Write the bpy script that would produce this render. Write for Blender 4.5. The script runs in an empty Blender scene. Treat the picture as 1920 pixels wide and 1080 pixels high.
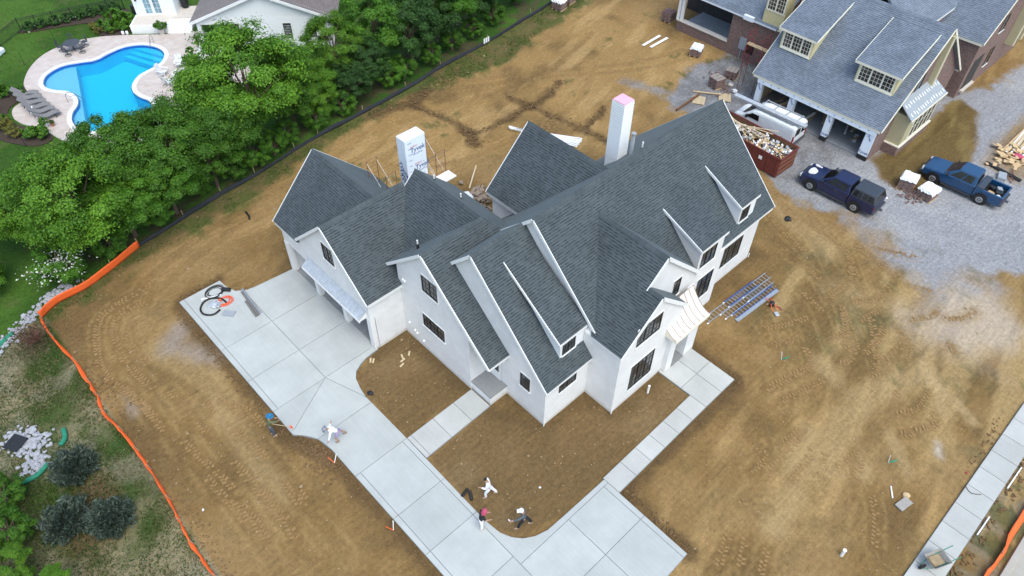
import bpy, bmesh, math, random
import numpy as np
from mathutils import Vector, Matrix, Euler

sc = bpy.context.scene
COL = sc.collection
R = math.radians
rnd = random.Random(7)

# ------------------------------------------------------------------ camera
cam_d = bpy.data.cameras.new("camera")
cam_d.sensor_width = 36.0
cam_d.lens = 36.0 * 1381.17 / 1920.0
cam_d.clip_end = 3000.0
cam = bpy.data.objects.new("camera", cam_d)
COL.objects.link(cam)
_yaw, _pitch, _roll = 0.767985, 0.816037, 0.014857
_fw = Vector((math.sin(_yaw) * math.cos(_pitch), math.cos(_yaw) * math.cos(_pitch), -math.sin(_pitch)))
_rt = Vector((math.cos(_yaw), -math.sin(_yaw), 0))
_up = _rt.cross(_fw)
_r2 = _rt * math.cos(_roll) + _up * math.sin(_roll)
_u2 = _up * math.cos(_roll) - _rt * math.sin(_roll)
_m = Matrix((_r2, _u2, -_fw)).transposed().to_4x4()
_m.translation = Vector((-25.922, -24.097, 35.0))
cam.matrix_world = _m
sc.camera = cam

# ------------------------------------------------------------------ light
SUN_EL, SUN_AZ = R(62), R(196)          # azimuth measured from +Y clockwise (towards +X)
w = bpy.data.worlds.new("World"); sc.world = w; w.use_nodes = True
nt = w.node_tree; nt.nodes.clear()
wo = nt.nodes.new("ShaderNodeOutputWorld"); bg = nt.nodes.new("ShaderNodeBackground")
sky = nt.nodes.new("ShaderNodeTexSky"); sky.sky_type = 'NISHITA'; sky.sun_disc = False
sky.sun_elevation = SUN_EL; sky.sun_rotation = SUN_AZ; sky.air_density = 1.0; sky.dust_density = 4.0; sky.ozone_density = 2.0
bg.inputs[1].default_value = 0.15
tint = nt.nodes.new("ShaderNodeMix"); tint.data_type = 'RGBA'; tint.blend_type = 'MULTIPLY'; tint.inputs[0].default_value = 1.0; tint.inputs[7].default_value = (.92,1.0,1.0,1)   # even overcast tint of the whole sky
nt.links.new(sky.outputs[0], tint.inputs[6]); nt.links.new(tint.outputs[2], bg.inputs[0]); nt.links.new(bg.outputs[0], wo.inputs[0])
sd = bpy.data.lights.new("sun", 'SUN'); sd.energy = 0.45; sd.angle = R(50); sd.color = (1.0, 0.985, 0.94)
so = bpy.data.objects.new("sun", sd); COL.objects.link(so)
_sdir = Vector((math.sin(SUN_AZ) * math.cos(SUN_EL), math.cos(SUN_AZ) * math.cos(SUN_EL), math.sin(SUN_EL)))
so.rotation_euler = _sdir.to_track_quat('Z', 'Y').to_euler(); so.location = (0, 0, 60)
vs = sc.view_settings; vs.view_transform = 'Standard'; vs.look = 'None'; vs.gamma = 1.0; vs.use_curve_mapping = False
vs.exposure = 0.97

# ------------------------------------------------------------------ helpers
class MB:
    def __init__(s): s.v = []; s.f = []; s.uv = []
    def add(s, vs, fs):
        o = len(s.v); s.v += [tuple(v) for v in vs]; s.f += [tuple(i + o for i in f) for f in fs]; return s
    def box(s, x0, y0, z0, x1, y1, z1):
        return s.add([(x0,y0,z0),(x1,y0,z0),(x1,y1,z0),(x0,y1,z0),(x0,y0,z1),(x1,y0,z1),(x1,y1,z1),(x0,y1,z1)],
                     [(0,3,2,1),(4,5,6,7),(0,1,5,4),(1,2,6,5),(2,3,7,6),(3,0,4,7)])
    def obox(s, c, size, rot=(0,0,0)):
        m = Euler(rot).to_matrix(); c = Vector(c); a,b,d = size[0]/2,size[1]/2,size[2]/2
        vs = [c + m @ Vector(p) for p in ((-a,-b,-d),(a,-b,-d),(a,b,-d),(-a,b,-d),(-a,-b,d),(a,-b,d),(a,b,d),(-a,b,d))]
        return s.add(vs, [(0,3,2,1),(4,5,6,7),(0,1,5,4),(1,2,6,5),(2,3,7,6),(3,0,4,7)])
    def frus(s, b, t):
        """b,t: (x0,y0,x1,y1,z)"""
        return s.add([(b[0],b[1],b[4]),(b[2],b[1],b[4]),(b[2],b[3],b[4]),(b[0],b[3],b[4]),(t[0],t[1],t[4]),(t[2],t[1],t[4]),(t[2],t[3],t[4]),(t[0],t[3],t[4])],
                     [(0,3,2,1),(4,5,6,7),(0,1,5,4),(1,2,6,5),(2,3,7,6),(3,0,4,7)])
    def bar(s, p0, p1, w, h, up=(0,0,1)):
        p0 = Vector(p0); p1 = Vector(p1); d = (p1-p0).normalized(); u = Vector(up)
        x = d.cross(u)
        if x.length < 1e-4: x = d.cross(Vector((1,0,0)))
        x.normalize(); y = x.cross(d).normalized(); x *= w/2; y *= h/2
        vs = [p0-x-y, p0+x-y, p0+x+y, p0-x+y, p1-x-y, p1+x-y, p1+x+y, p1-x+y]
        return s.add(vs, [(0,1,2,3),(7,6,5,4),(1,0,4,5),(2,1,5,6),(3,2,6,7),(0,3,7,4)])
    def tube(s, p0, p1, r0, r1=None, n=8):
        if r1 is None: r1 = r0
        return s.path([p0,p1], [r0,r1], n)
    def path(s, pts, rs, n=6, closed=False):
        pts = [Vector(p) for p in pts]
        if not isinstance(rs, (list,tuple)): rs = [rs]*len(pts)
        rings = []; N = len(pts)
        ref = None
        for i,p in enumerate(pts):
            if closed: d = pts[(i+1)%N]-pts[i-1]
            else: d = pts[min(i+1,N-1)]-pts[max(i-1,0)]
            d.normalize()
            if ref is None:
                ref = d.cross(Vector((0,0,1)))
                if ref.length < 1e-3: ref = d.cross(Vector((1,0,0)))
            else: ref = ref - d*ref.dot(d)
            ref.normalize(); b = d.cross(ref)
            rings.append([p + (ref*math.cos(2*math.pi*k/n)+b*math.sin(2*math.pi*k/n))*rs[i] for k in range(n)])
        vs = [v for r_ in rings for v in r_]; fs = []
        for i in range(N if closed else N-1):
            j = (i+1) % N
            for k in range(n): fs.append((i*n+k, i*n+(k+1)%n, j*n+(k+1)%n, j*n+k))
        if not closed:
            fs.append(tuple(reversed(range(n)))); fs.append(tuple((N-1)*n+k for k in range(n)))
        return s.add(vs, fs)
    def prism(s, pts, z0, z1):
        n = len(pts); a = sum(pts[i][0]*pts[(i+1)%n][1]-pts[(i+1)%n][0]*pts[i][1] for i in range(n))
        if a < 0: pts = pts[::-1]
        return s.add([(x,y,z0) for x,y in pts]+[(x,y,z1) for x,y in pts],
                     [tuple(reversed(range(n))), tuple(range(n,2*n))]+[(i,(i+1)%n,n+(i+1)%n,n+i) for i in range(n)])
    def extr(s, poly, vec):
        """3D polygon extruded by vec"""
        n = len(poly); v = Vector(vec); P = [Vector(p) for p in poly]
        return s.add([tuple(p) for p in P]+[tuple(p+v) for p in P],
                     [tuple(reversed(range(n))), tuple(range(n,2*n))]+[(i,(i+1)%n,n+(i+1)%n,n+i) for i in range(n)])
    def lathe(s, prof, n=16, c=(0,0,0), axis='z'):
        vs = []
        for r_, h in prof:
            for k in range(n):
                a = 2*math.pi*k/n
                if axis == 'z': p = (c[0]+r_*math.cos(a), c[1]+r_*math.sin(a), c[2]+h)
                elif axis == 'x': p = (c[0]+h, c[1]+r_*math.cos(a), c[2]+r_*math.sin(a))
                else: p = (c[0]+r_*math.sin(a), c[1]+h, c[2]+r_*math.cos(a))
                vs.append(p)
        fs = []; m = len(prof)
        for i in range(m-1):
            for k in range(n): fs.append((i*n+k, i*n+(k+1)%n, (i+1)*n+(k+1)%n, (i+1)*n+k))
        fs.append(tuple(reversed(range(n)))); fs.append(tuple((m-1)*n+k for k in range(n)))
        return s.add(vs, fs)
    def loft(s, rings, cap=True):
        n = len(rings[0]); vs = [p for r_ in rings for p in r_]; fs = []
        for i in range(len(rings)-1):
            for k in range(n): fs.append((i*n+k, i*n+(k+1)%n, (i+1)*n+(k+1)%n, (i+1)*n+k))
        if cap: fs.append(tuple(reversed(range(n)))); fs.append(tuple((len(rings)-1)*n+k for k in range(n)))
        return s.add(vs, fs)
    def build(s, name, mat, parent=None, smooth=False, bevel=0.0, loc=None, rz=0.0, fixn=False):
        me = bpy.data.meshes.new(name); me.from_pydata(s.v, [], s.f)
        if s.uv:
            uvl = me.uv_layers.new(name="UVMap"); uvl.data.foreach_set("uv", np.array(s.uv, dtype=np.float32).ravel())
        if fixn:
            b = bmesh.new(); b.from_mesh(me); bmesh.ops.recalc_face_normals(b, faces=b.faces); b.to_mesh(me); b.free()
        if mat: me.materials.append(mat)
        if smooth: me.polygons.foreach_set("use_smooth", [True]*len(me.polygons))
        o = bpy.data.objects.new(name, me); COL.objects.link(o)
        if parent: o.parent = parent
        if loc: o.location = loc
        if rz: o.rotation_euler = (0,0,rz)
        if bevel:
            md = o.modifiers.new("bevel", 'BEVEL'); md.width = bevel; md.segments = 2; md.limit_method = 'ANGLE'; md.angle_limit = R(35)
        return o

def tag(o, label=None, cat=None, group=None, kind=None):
    if label: o["label"] = label
    if cat: o["category"] = cat
    if group: o["group"] = group
    if kind: o["kind"] = kind
    return o
def thing(name, label, cat, loc=(0,0,0), rz=0.0, group=None):
    o = bpy.data.objects.new(name, None); o.empty_display_size = .3; COL.objects.link(o)
    o.location = loc; o.rotation_euler = (0,0,rz)
    return tag(o, label, cat, group)
def copy_tree(o, parent=None):
    c = o.copy(); COL.objects.link(c)
    if parent: c.parent = parent
    for ch in list(o.children): copy_tree(ch, c)
    return c
def inst(mesh_obj, parent=None, loc=(0,0,0), rot=(0,0,0), scale=(1,1,1)):
    c = bpy.data.objects.new(mesh_obj.name.split('.')[0], mesh_obj.data); COL.objects.link(c)
    if parent: c.parent = parent
    c.location = loc; c.rotation_euler = rot; c.scale = scale
    return c
def ring(hw, z0, z1, r, y, n=3, x0=0.0):
    """rounded rectangle ring in the XZ plane at y"""
    pts = []
    for cx, cz, a0 in ((hw-r,z1-r,0),(-hw+r,z1-r,90),(-hw+r,z0+r,180),(hw-r,z0+r,270)):
        for k in range(n+1):
            a = R(a0+90*k/n); pts.append((x0+cx+r*math.cos(a), y, cz+r*math.sin(a)))
    return pts

# ------------------------------------------------------------------ materials
M = {}
def newmat(name):
    m = bpy.data.materials.new(name); m.use_nodes = True; M[name] = m
    n = m.node_tree; b = n.nodes["Principled BSDF"]; return m, n, b
def pm(name, col, rough=.7, var=.12, scale=4.0, bump=0.0, metal=0.0, coord='pos', spec=None, dist=.02, detail=5, coat=0.0):
    """plain material: colour varied by noise, optional bump"""
    m, n, b = newmat(name)
    b.inputs["Roughness"].default_value = rough; b.inputs["Metallic"].default_value = metal
    if spec is not None: b.inputs["Specular IOR Level"].default_value = spec
    if coat: b.inputs["Coat Weight"].default_value = coat; b.inputs["Coat Roughness"].default_value = .08
    if coord == 'pos': c = n.nodes.new("ShaderNodeNewGeometry").outputs["Position"]
    else: c = n.nodes.new("ShaderNodeTexCoord").outputs["Object"]
    t = n.nodes.new("ShaderNodeTexNoise"); t.inputs["Scale"].default_value = scale; t.inputs["Detail"].default_value = detail; t.inputs["Roughness"].default_value = .65
    n.links.new(c, t.inputs["Vector"])
    mx = n.nodes.new("ShaderNodeMix"); mx.data_type = 'RGBA'
    mx.inputs[6].default_value = tuple(max(0,x*(1-var*1.6)) for x in col)+(1,)
    mx.inputs[7].default_value = tuple(min(1,x*(1+var*1.6)) for x in col)+(1,)
    n.links.new(t.outputs["Fac"], mx.inputs[0]); n.links.new(mx.outputs[2], b.inputs["Base Color"])
    if bump:
        bp = n.nodes.new("ShaderNodeBump"); bp.inputs["Strength"].default_value = bump; bp.inputs["Distance"].default_value = dist
        n.links.new(t.outputs["Fac"], bp.inputs["Height"]); n.links.new(bp.outputs[0], b.inputs["Normal"])
    return m
def mixc(n, fac, a, bcol, blend='MIX'):
    mx = n.nodes.new("ShaderNodeMix"); mx.data_type = 'RGBA'; mx.blend_type = blend
    for sock, v in ((0,fac),(6,a),(7,bcol)):
        if hasattr(v, 'is_linked') or hasattr(v, 'links'): n.links.new(v, mx.inputs[sock])
        elif sock == 0: mx.inputs[0].default_value = v
        else: mx.inputs[sock].default_value = tuple(v)+((1,) if len(v) == 3 else ())
    return mx.outputs[2]
def noise(n, vec, scale, detail=4, rough=.6):
    t = n.nodes.new("ShaderNodeTexNoise"); t.inputs["Scale"].default_value = scale; t.inputs["Detail"].default_value = detail; t.inputs["Roughness"].default_value = rough
    n.links.new(vec, t.inputs["Vector"]); return t.outputs["Fac"]
def ramp(n, fac, stops):
    r_ = n.nodes.new("ShaderNodeValToRGB"); e = r_.color_ramp.elements
    while len(e) < len(stops): e.new(.5)
    for k,(p,c) in enumerate(stops):
        e[k].position = p; e[k].color = (c,c,c,1) if not isinstance(c,(tuple,list)) else tuple(c)+(1,)
    n.links.new(fac, r_.inputs[0]); return r_.outputs[0]
def mapping(n, vec, scale=(1,1,1), rot=(0,0,0)):
    mp = n.nodes.new("ShaderNodeMapping"); mp.inputs["Scale"].default_value = scale; mp.inputs["Rotation"].default_value = rot
    n.links.new(vec, mp.inputs["Vector"]); return mp.outputs[0]
def bump(n, b, h, strength, dist):
    bp = n.nodes.new("ShaderNodeBump"); bp.inputs["Strength"].default_value = strength; bp.inputs["Distance"].default_value = dist
    n.links.new(h, bp.inputs["Height"]); n.links.new(bp.outputs[0], b.inputs["Normal"])
def brickvec(n):
    """(x+y, z) so that one node set suits walls along either axis"""
    g = n.nodes.new("ShaderNodeNewGeometry"); s = n.nodes.new("ShaderNodeSeparateXYZ"); n.links.new(g.outputs["Position"], s.inputs[0])
    a = n.nodes.new("ShaderNodeMath"); n.links.new(s.outputs[0], a.inputs[0]); n.links.new(s.outputs[1], a.inputs[1])
    c = n.nodes.new("ShaderNodeCombineXYZ"); n.links.new(a.outputs[0], c.inputs[0]); n.links.new(s.outputs[2], c.inputs[1])
    return c.outputs[0], g.outputs["Position"]
def bricktex(n, vec, c1, c2, cm, bw, rh, ms, offset=.5, bias=0.0):
    t = n.nodes.new("ShaderNodeTexBrick"); t.inputs["Color1"].default_value = tuple(c1)+(1,); t.inputs["Color2"].default_value = tuple(c2)+(1,); t.inputs["Mortar"].default_value = tuple(cm)+(1,)
    t.inputs["Scale"].default_value = 1.0; t.inputs["Mortar Size"].default_value = ms; t.inputs["Mortar Smooth"].default_value = .2; t.inputs["Bias"].default_value = bias
    t.inputs["Brick Width"].default_value = bw; t.inputs["Row Height"].default_value = rh; t.offset = offset
    n.links.new(vec, t.inputs["Vector"]); return t
def shingle_mat(name, dark, mid, light):
    m, n, b = newmat(name); b.inputs["Roughness"].default_value = .72; b.inputs["Specular IOR Level"].default_value = .35
    b.inputs["Sheen Weight"].default_value = .16; b.inputs["Sheen Roughness"].default_value = .45; b.inputs["Sheen Tint"].default_value = (.80,.95,1.0,1)
    uv = n.nodes.new("ShaderNodeUVMap").outputs[0]; pos = n.nodes.new("ShaderNodeNewGeometry").outputs["Position"]
    t = bricktex(n, uv, mid, light, mid, .26, .15, .0, .37)
    t2 = bricktex(n, uv, (0,0,0), (1,1,1), (.5,.5,.5), .17, .15, .0, .63, .0)     # laminated tabs; set how dark each painted shadow dash is
    tabs = ramp(n, t2.outputs["Color"], [(.40,.38),(.60,1.0)])
    sep = n.nodes.new("ShaderNodeSeparateXYZ"); n.links.new(uv, sep.inputs[0])
    md = n.nodes.new("ShaderNodeMath"); md.operation = 'FRACT'; dv = n.nodes.new("ShaderNodeMath"); dv.operation = 'DIVIDE'; dv.inputs[1].default_value = .15
    n.links.new(sep.outputs[1], dv.inputs[0]); n.links.new(dv.outputs[0], md.inputs[0])
    upper = ramp(n, md.outputs[0], [(.55,0.0),(.70,1.0)])
    shadow_band = n.nodes.new("ShaderNodeMath"); shadow_band.operation = 'MULTIPLY'; n.links.new(tabs, shadow_band.inputs[0]); n.links.new(upper, shadow_band.inputs[1])
    c = mixc(n, shadow_band.outputs[0], t.outputs["Color"], dark)  # shadow below each course edge painted into the colour
    g = noise(n, pos, 90, 2); c = mixc(n, .35, c, ramp(n, g, [(.3,.35),(.7,1.0)]), 'MULTIPLY')
    bl = noise(n, pos, .7, 4); c = mixc(n, 1.0, c, ramp(n, bl, [(.3,.82),(.7,1.12)]), 'MULTIPLY')
    n.links.new(c, b.inputs["Base Color"])
    bump(n, b, t.outputs["Color"], .35, .012)
    return m
shingle_mat("shingle_charcoal", (.020,.027,.031), (.066,.083,.091), (.088,.108,.117))
shingle_mat("shingle_blue_grey", (.085,.105,.14), (.17,.205,.255), (.22,.26,.315))
shingle_mat("shingle_brown", (.13,.105,.095), (.19,.155,.14), (.235,.195,.18))
def wall_white():
    m, n, b = newmat("painted_brick"); b.inputs["Roughness"].default_value = .6
    v, pos = brickvec(n)
    t = bricktex(n, v, (.84,.84,.83), (.80,.805,.80), (.68,.68,.68), .21, .075, .009)
    lo = noise(n, pos, 1.3, 5); c = mixc(n, 1.0, t.outputs["Color"], ramp(n, lo, [(.25,.90),(.7,1.03)]), 'MULTIPLY')
    sx = n.nodes.new("ShaderNodeSeparateXYZ"); n.links.new(pos, sx.inputs[0])
    spl = n.nodes.new("ShaderNodeMath"); spl.operation = 'ADD'; n.links.new(sx.outputs[2], spl.inputs[0])
    nn = noise(n, pos, 3.5, 4); ms_ = n.nodes.new("ShaderNodeMath"); ms_.operation = 'MULTIPLY'; ms_.inputs[1].default_value = -.36; n.links.new(nn, ms_.inputs[0]); n.links.new(ms_.outputs[0], spl.inputs[1])
    mud = ramp(n, spl.outputs[0], [(-0.0,1.0),(.02,0.0)]); mud2 = n.nodes.new("ShaderNodeMath"); mud2.operation = 'MULTIPLY'; mud2.inputs[1].default_value = .35; n.links.new(mud, mud2.inputs[0])
    c = mixc(n, mud2.outputs[0], c, (.42,.33,.22))
    n.links.new(c, b.inputs["Base Color"]); bump(n, b, t.outputs["Fac"], -.7, .012)
wall_white()
def brick_red():
    m, n, b = newmat("red_brick"); b.inputs["Roughness"].default_value = .85
    v, pos = brickvec(n)
    t = bricktex(n, v, (.13,.060,.052), (.24,.135,.115), (.30,.26,.23), .22, .078, .010)
    t2 = bricktex(n, v, (0,0,0), (1,1,1), (0,0,0), .22, .078, .010, .5, -.45)
    c = mixc(n, ramp(n, t2.outputs["Color"], [(.6,0.0),(.9,.7)]), t.outputs["Color"], (.33,.25,.20))
    c = mixc(n, .6, c, ramp(n, noise(n, pos, 9, 3), [(.3,.6),(.7,1.2)]), 'MULTIPLY')
    n.links.new(c, b.inputs["Base Color"]); bump(n, b, t.outputs["Fac"], -.6, .012)
brick_red()
def concrete(name, base, tint=0.0):
    m, n, b = newmat(name); b.inputs["Roughness"].default_value = .75; b.inputs["Specular IOR Level"].default_value = .3
    pos = n.nodes.new("ShaderNodeNewGeometry").outputs["Position"]; oi = n.nodes.new("ShaderNodeObjectInfo")
    br = noise(n, mapping(n, pos, (9,.35,1)), 1.0, 4, .7); bl = noise(n, pos, .55, 5, .6); fi = noise(n, pos, 38, 3)
    c = mixc(n, ramp(n, br, [(.3,0.0),(.7,1.0)]), tuple(x*.955 for x in base), tuple(min(1,x*1.03) for x in base))
    c = mixc(n, 1.0, c, ramp(n, bl, [(.28,.86),(.72,1.06)]), 'MULTIPLY'); c = mixc(n, .5, c, ramp(n, fi, [(.3,.86),(.7,1.08)]), 'MULTIPLY')
    c = mixc(n, 1.0, c, ramp(n, oi.outputs["Random"], [(0,.93),(1,1.03)]), 'MULTIPLY')
    st = noise(n, pos, 2.3, 6, .75); c = mixc(n, ramp(n, st, [(.58,0.0),(.78,.40)]), c, (.36,.31,.25))
    n.links.new(c, b.inputs["Base Color"]); bump(n, b, br, .15, .004)
concrete("concrete", (.455,.475,.46)); concrete("concrete_walk", (.47,.475,.45)); concrete("concrete_street", (.42,.39,.34))
pm("concrete_joint", (.23,.235,.235), .9, .1, 6)
pm("concrete_side", (.32,.30,.27), .9, .25, 8, .3)
pm("white_trim", (.80,.81,.80), .55, .03, 3)
pm("white_siding", (.80,.82,.83), .55, .03, 3)
pm("black_frame", (.012,.013,.014), .35, .2, 5)
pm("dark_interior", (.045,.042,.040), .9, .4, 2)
pm("garage_floor", (.26,.27,.28), .8, .2, 2)
pm("cream_trim", (.78,.75,.62), .6, .05, 3)
pm("yellow_siding", (.62,.55,.31), .65, .06, 3)
pm("olive_soffit", (.47,.43,.27), .65, .06, 3)
pm("copper_sheet", (.80,.70,.64), .45, .04, 2, 0, 0.25)
pm("galvanised", (.52,.55,.58), .42, .25, 3, 0, .35)
pm("aluminium", (.42,.44,.46), .4, .12, 6, 0, .5)
pm("blue_fibreglass", (.02,.09,.36), .45, .12, 6)
pm("steel_rust", (.20,.085,.055), .8, .35, 9, .2)
pm("red_steel", (.33,.035,.04), .6, .25, 7)
pm("dumpster_red", (.145,.032,.026), .6, .3, 3, .15)
pm("rust_brown", (.16,.075,.035), .85, .35, 4, .2)
pm("wrap_white", (.80,.86,.93), .4, .05, 2)
pm("wrap_print", (.04,.09,.24), .5, .1, 3)
pm("wrap_print_red", (.55,.12,.16), .5, .1, 3)
pm("foam_pink", (.80,.42,.55), .7, .08, 4)
pm("black_membrane", (.018,.019,.021), .75, .3, 5)
pm("lumber", (.56,.40,.22), .75, .18, 6)
pm("lumber_pale", (.58,.46,.29), .75, .12, 6)
pm("plywood", (.50,.36,.20), .8, .2, 3)
pm("white_board", (.80,.80,.78), .6, .04, 4)
pm("pipe_grey", (.30,.33,.36), .5, .1, 4)
pm("plastic_black", (.012,.012,.013), .5, .3, 6)
pm("plastic_white", (.82,.83,.84), .4, .04, 5)
pm("pvc_white", (.80,.80,.77), .4, .05, 5)
pm("hose_orange", (.80,.12,.05), .5, .12, 6)
pm("orange_fabric", (.85,.125,.02), .7, .14, 3, .2)
pm("silt_fabric", (.014,.017,.022), .8, .4, 2.5, .3)
pm("green_sock", (.02,.22,.13), .8, .25, 6, .3)
pm("stake_wood", (.36,.27,.17), .85, .2, 8)
pm("rock", (.34,.345,.37), .9, .3, 5, .3)
pm("pebble", (.33,.25,.15), .95, .4, 9, .2)
pm("clod", (.15,.09,.038), .95, .4, 7, .4)
pm("track_lug", (.265,.165,.066), .97, .25, 6, .3)
pm("mulch_dark", (.05,.034,.024), .95, .4, 14, .6)
pm("skin", (.42,.24,.16), .55, .08, 6)
pm("hair_black", (.012,.010,.009), .6, .2, 9)
pm("cloth_white", (.78,.79,.83), .85, .06, 7)
pm("cloth_black", (.015,.015,.019), .85, .2, 7)
pm("cloth_grey", (.085,.10,.11), .85, .15, 7)
pm("cloth_denim", (.07,.08,.11), .85, .2, 7)
pm("cloth_green", (.13,.14,.07), .85, .25, 7)
pm("cloth_pink", (.45,.07,.13), .85, .12, 7)
pm("cloth_blue", (.02,.17,.34), .85, .15, 7)
pm("cloth_lilac", (.36,.28,.48), .85, .2, 9)
pm("straw_grey", (.26,.27,.31), .85, .15, 12)
pm("shoe_brown", (.14,.08,.055), .7, .2, 9)
pm("shoe_tan", (.45,.36,.27), .7, .2, 9)
def carpaint(name, col, metal=.45):
    m, n, b = newmat(name); b.inputs["Roughness"].default_value = .32; b.inputs["Metallic"].default_value = metal
    b.inputs["Coat Weight"].default_value = .8; b.inputs["Coat Roughness"].default_value = .06
    c = n.nodes.new("ShaderNodeTexCoord").outputs["Object"]; f = noise(n, c, 2.5, 5)
    n.links.new(mixc(n, f, tuple(x*.8 for x in col), tuple(min(1,x*1.2) for x in col)), b.inputs["Base Color"])
    n.links.new(ramp(n, noise(n, c, 6, 6), [(.3,.25),(.75,.5)]), b.inputs["Roughness"])
carpaint("paint_navy", (.001,.006,.050), .0); carpaint("paint_blue", (.003,.050,.135), .0); carpaint("paint_white", (.78,.80,.81), 0.0)
pm("paint_faded", (.62,.60,.60), .7, .2, 9, coord='obj')
pm("topper_grey", (.035,.042,.055), .4, .15, 5, coord='obj', coat=.4)
pm("tyre", (.014,.014,.015), .85, .2, 9)
pm("rim", (.42,.43,.45), .35, .1, 5, 0, .8)
pm("lamp_clear", (.6,.62,.65), .15, .05, 5)
pm("lamp_red", (.30,.01,.012), .25, .05, 5)
pm("chrome_dark", (.10,.10,.11), .4, .1, 5, 0, .6)
def glass_dark(name, col, rough=.06):
    m, n, b = newmat(name); b.inputs["Base Color"].default_value = tuple(col)+(1,); b.inputs["Roughness"].default_value = rough
    b.inputs["Specular IOR Level"].default_value = .6
    pos = n.nodes.new("ShaderNodeNewGeometry").outputs["Position"]
    n.links.new(mixc(n, ramp(n, noise(n, pos, 1.1, 3), [(.35,0.0),(.65,1.0)]), tuple(x*.5 for x in col), tuple(x*1.7 for x in col)), b.inputs["Base Color"])
glass_dark("window_glass", (.045,.050,.052)); glass_dark("car_glass", (.012,.014,.016)); glass_dark("door_glass", (.16,.27,.33))
def pool_mats():
    m, n, b = newmat("pool_plaster"); b.inputs["Roughness"].default_value = .6
    pos = n.nodes.new("ShaderNodeNewGeometry").outputs["Position"]
    f = noise(n, pos, 12, 4)
    n.links.new(mixc(n, f, (.0,.47,.72), (.01,.58,.84)), b.inputs["Base Color"])
    m, n, b = newmat("pool_shelf"); pos = n.nodes.new("ShaderNodeNewGeometry").outputs["Position"]
    n.links.new(mixc(n, noise(n, pos, 16, 4), (.14,.50,.72), (.24,.60,.80)), b.inputs["Base Color"])
    pm("pool_tile", (.01,.13,.50), .3, .2, 20)
    m, n, b = newmat("pool_water")
    out = n.nodes["Material Output"]; n.nodes.remove(b)
    tr = n.nodes.new("ShaderNodeBsdfTransparent"); tr.inputs[0].default_value = (.86,.96,.98,1)
    gl = n.nodes.new("ShaderNodeBsdfGlossy"); gl.inputs["Roughness"].default_value = .03
    fr = n.nodes.new("ShaderNodeFresnel"); fr.inputs[0].default_value = 1.33; mx = n.nodes.new("ShaderNodeMixShader")
    pos = n.nodes.new("ShaderNodeNewGeometry").outputs["Position"]; bp = n.nodes.new("ShaderNodeBump"); bp.inputs["Strength"].default_value = .25; bp.inputs["Distance"].default_value = .02
    n.links.new(noise(n, pos, 4, 3), bp.inputs["Height"]); n.links.new(bp.outputs[0], gl.inputs["Normal"]); n.links.new(bp.outputs[0], fr.inputs["Normal"])
    n.links.new(fr.outputs[0], mx.inputs[0]); n.links.new(tr.outputs[0], mx.inputs[1]); n.links.new(gl.outputs[0], mx.inputs[2]); n.links.new(mx.outputs[0], out.inputs[0])
pool_mats()
def paver():
    m, n, b = newmat("travertine_pavers"); b.inputs["Roughness"].default_value = .8
    pos = n.nodes.new("ShaderNodeNewGeometry").outputs["Position"]; v = mapping(n, pos, (1,1,1), (0,0,R(39)))
    t = bricktex(n, v, (.44,.36,.30), (.58,.51,.46), (.33,.28,.25), .46, .30, .008, .5)
    t2 = bricktex(n, v, (0,0,0), (1,1,1), (.5,.5,.5), .46, .30, .0, .5, .0)
    c = mixc(n, .5, t.outputs["Color"], ramp(n, noise(n, pos, 1.7, 4), [(.3,(.54,.43,.38)),(.7,(.58,.55,.53))]))
    c = mixc(n, .5, c, ramp(n, noise(n, pos, 22, 3), [(.3,.8),(.7,1.1)]), 'MULTIPLY')
    n.links.new(c, b.inputs["Base Color"]); bump(n, b, t.outputs["Fac"], -.4, .006)
paver()
pm("coping", (.70,.69,.66), .7, .06, 6)
pm("stone_pale", (.55,.50,.44), .8, .15, 5)
pm("lounger_mesh", (.20,.19,.185), .7, .1, 8)
pm("iron_dark", (.055,.06,.07), .5, .2, 8)
pm("black_metal", (.014,.015,.016), .45, .15, 8)
pm("steel_rail", (.25,.27,.30), .25, .1, 8, 0, .9)
pm("terracotta", (.42,.20,.12), .8, .12, 6)
pm("pot_white", (.70,.71,.72), .6, .06, 6)
pm("pot_stone", (.52,.50,.46), .8, .12, 6)
pm("cushion_tan", (.28,.22,.17), .85, .12, 6)
pm("bark", (.12,.085,.06), .9, .3, 8, .4)
def leafmat(name, dark, light, trans=.22):
    m, n, b = newmat(name); out = n.nodes["Material Output"]
    at = n.nodes.new("ShaderNodeAttribute"); at.attribute_name = "tone"
    oi = n.nodes.new("ShaderNodeObjectInfo")
    c = mixc(n, at.outputs["Fac"], dark, light)
    c = mixc(n, 1.0, c, ramp(n, oi.outputs["Random"], [(0,.84),(1,1.16)]), 'MULTIPLY')
    b.inputs["Roughness"].default_value = .55; b.inputs["Specular IOR Level"].default_value = .3
    n.links.new(c, b.inputs["Base Color"])
    tl = n.nodes.new("ShaderNodeBsdfTranslucent"); n.links.new(c, tl.inputs[0]); mx = n.nodes.new("ShaderNodeMixShader"); mx.inputs[0].default_value = trans
    n.links.new(b.outputs[0], mx.inputs[1]); n.links.new(tl.outputs[0], mx.inputs[2]); n.links.new(mx.outputs[0], out.inputs[0])
leafmat("leaf_bright", (.046,.135,.008), (.150,.320,.022)); leafmat("leaf_mid", (.030,.102,.008), (.108,.255,.020)); leafmat("leaf_dark", (.016,.050,.010), (.055,.135,.024))
leafmat("leaf_lime", (.060,.16,.010), (.16,.32,.025)); leafmat("leaf_juniper", (.045,.070,.052), (.13,.175,.13), .15); leafmat("leaf_shrub", (.03,.07,.01), (.10,.16,.03)); leafmat("leaf_ochre", (.08,.085,.015), (.20,.19,.04))
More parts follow.
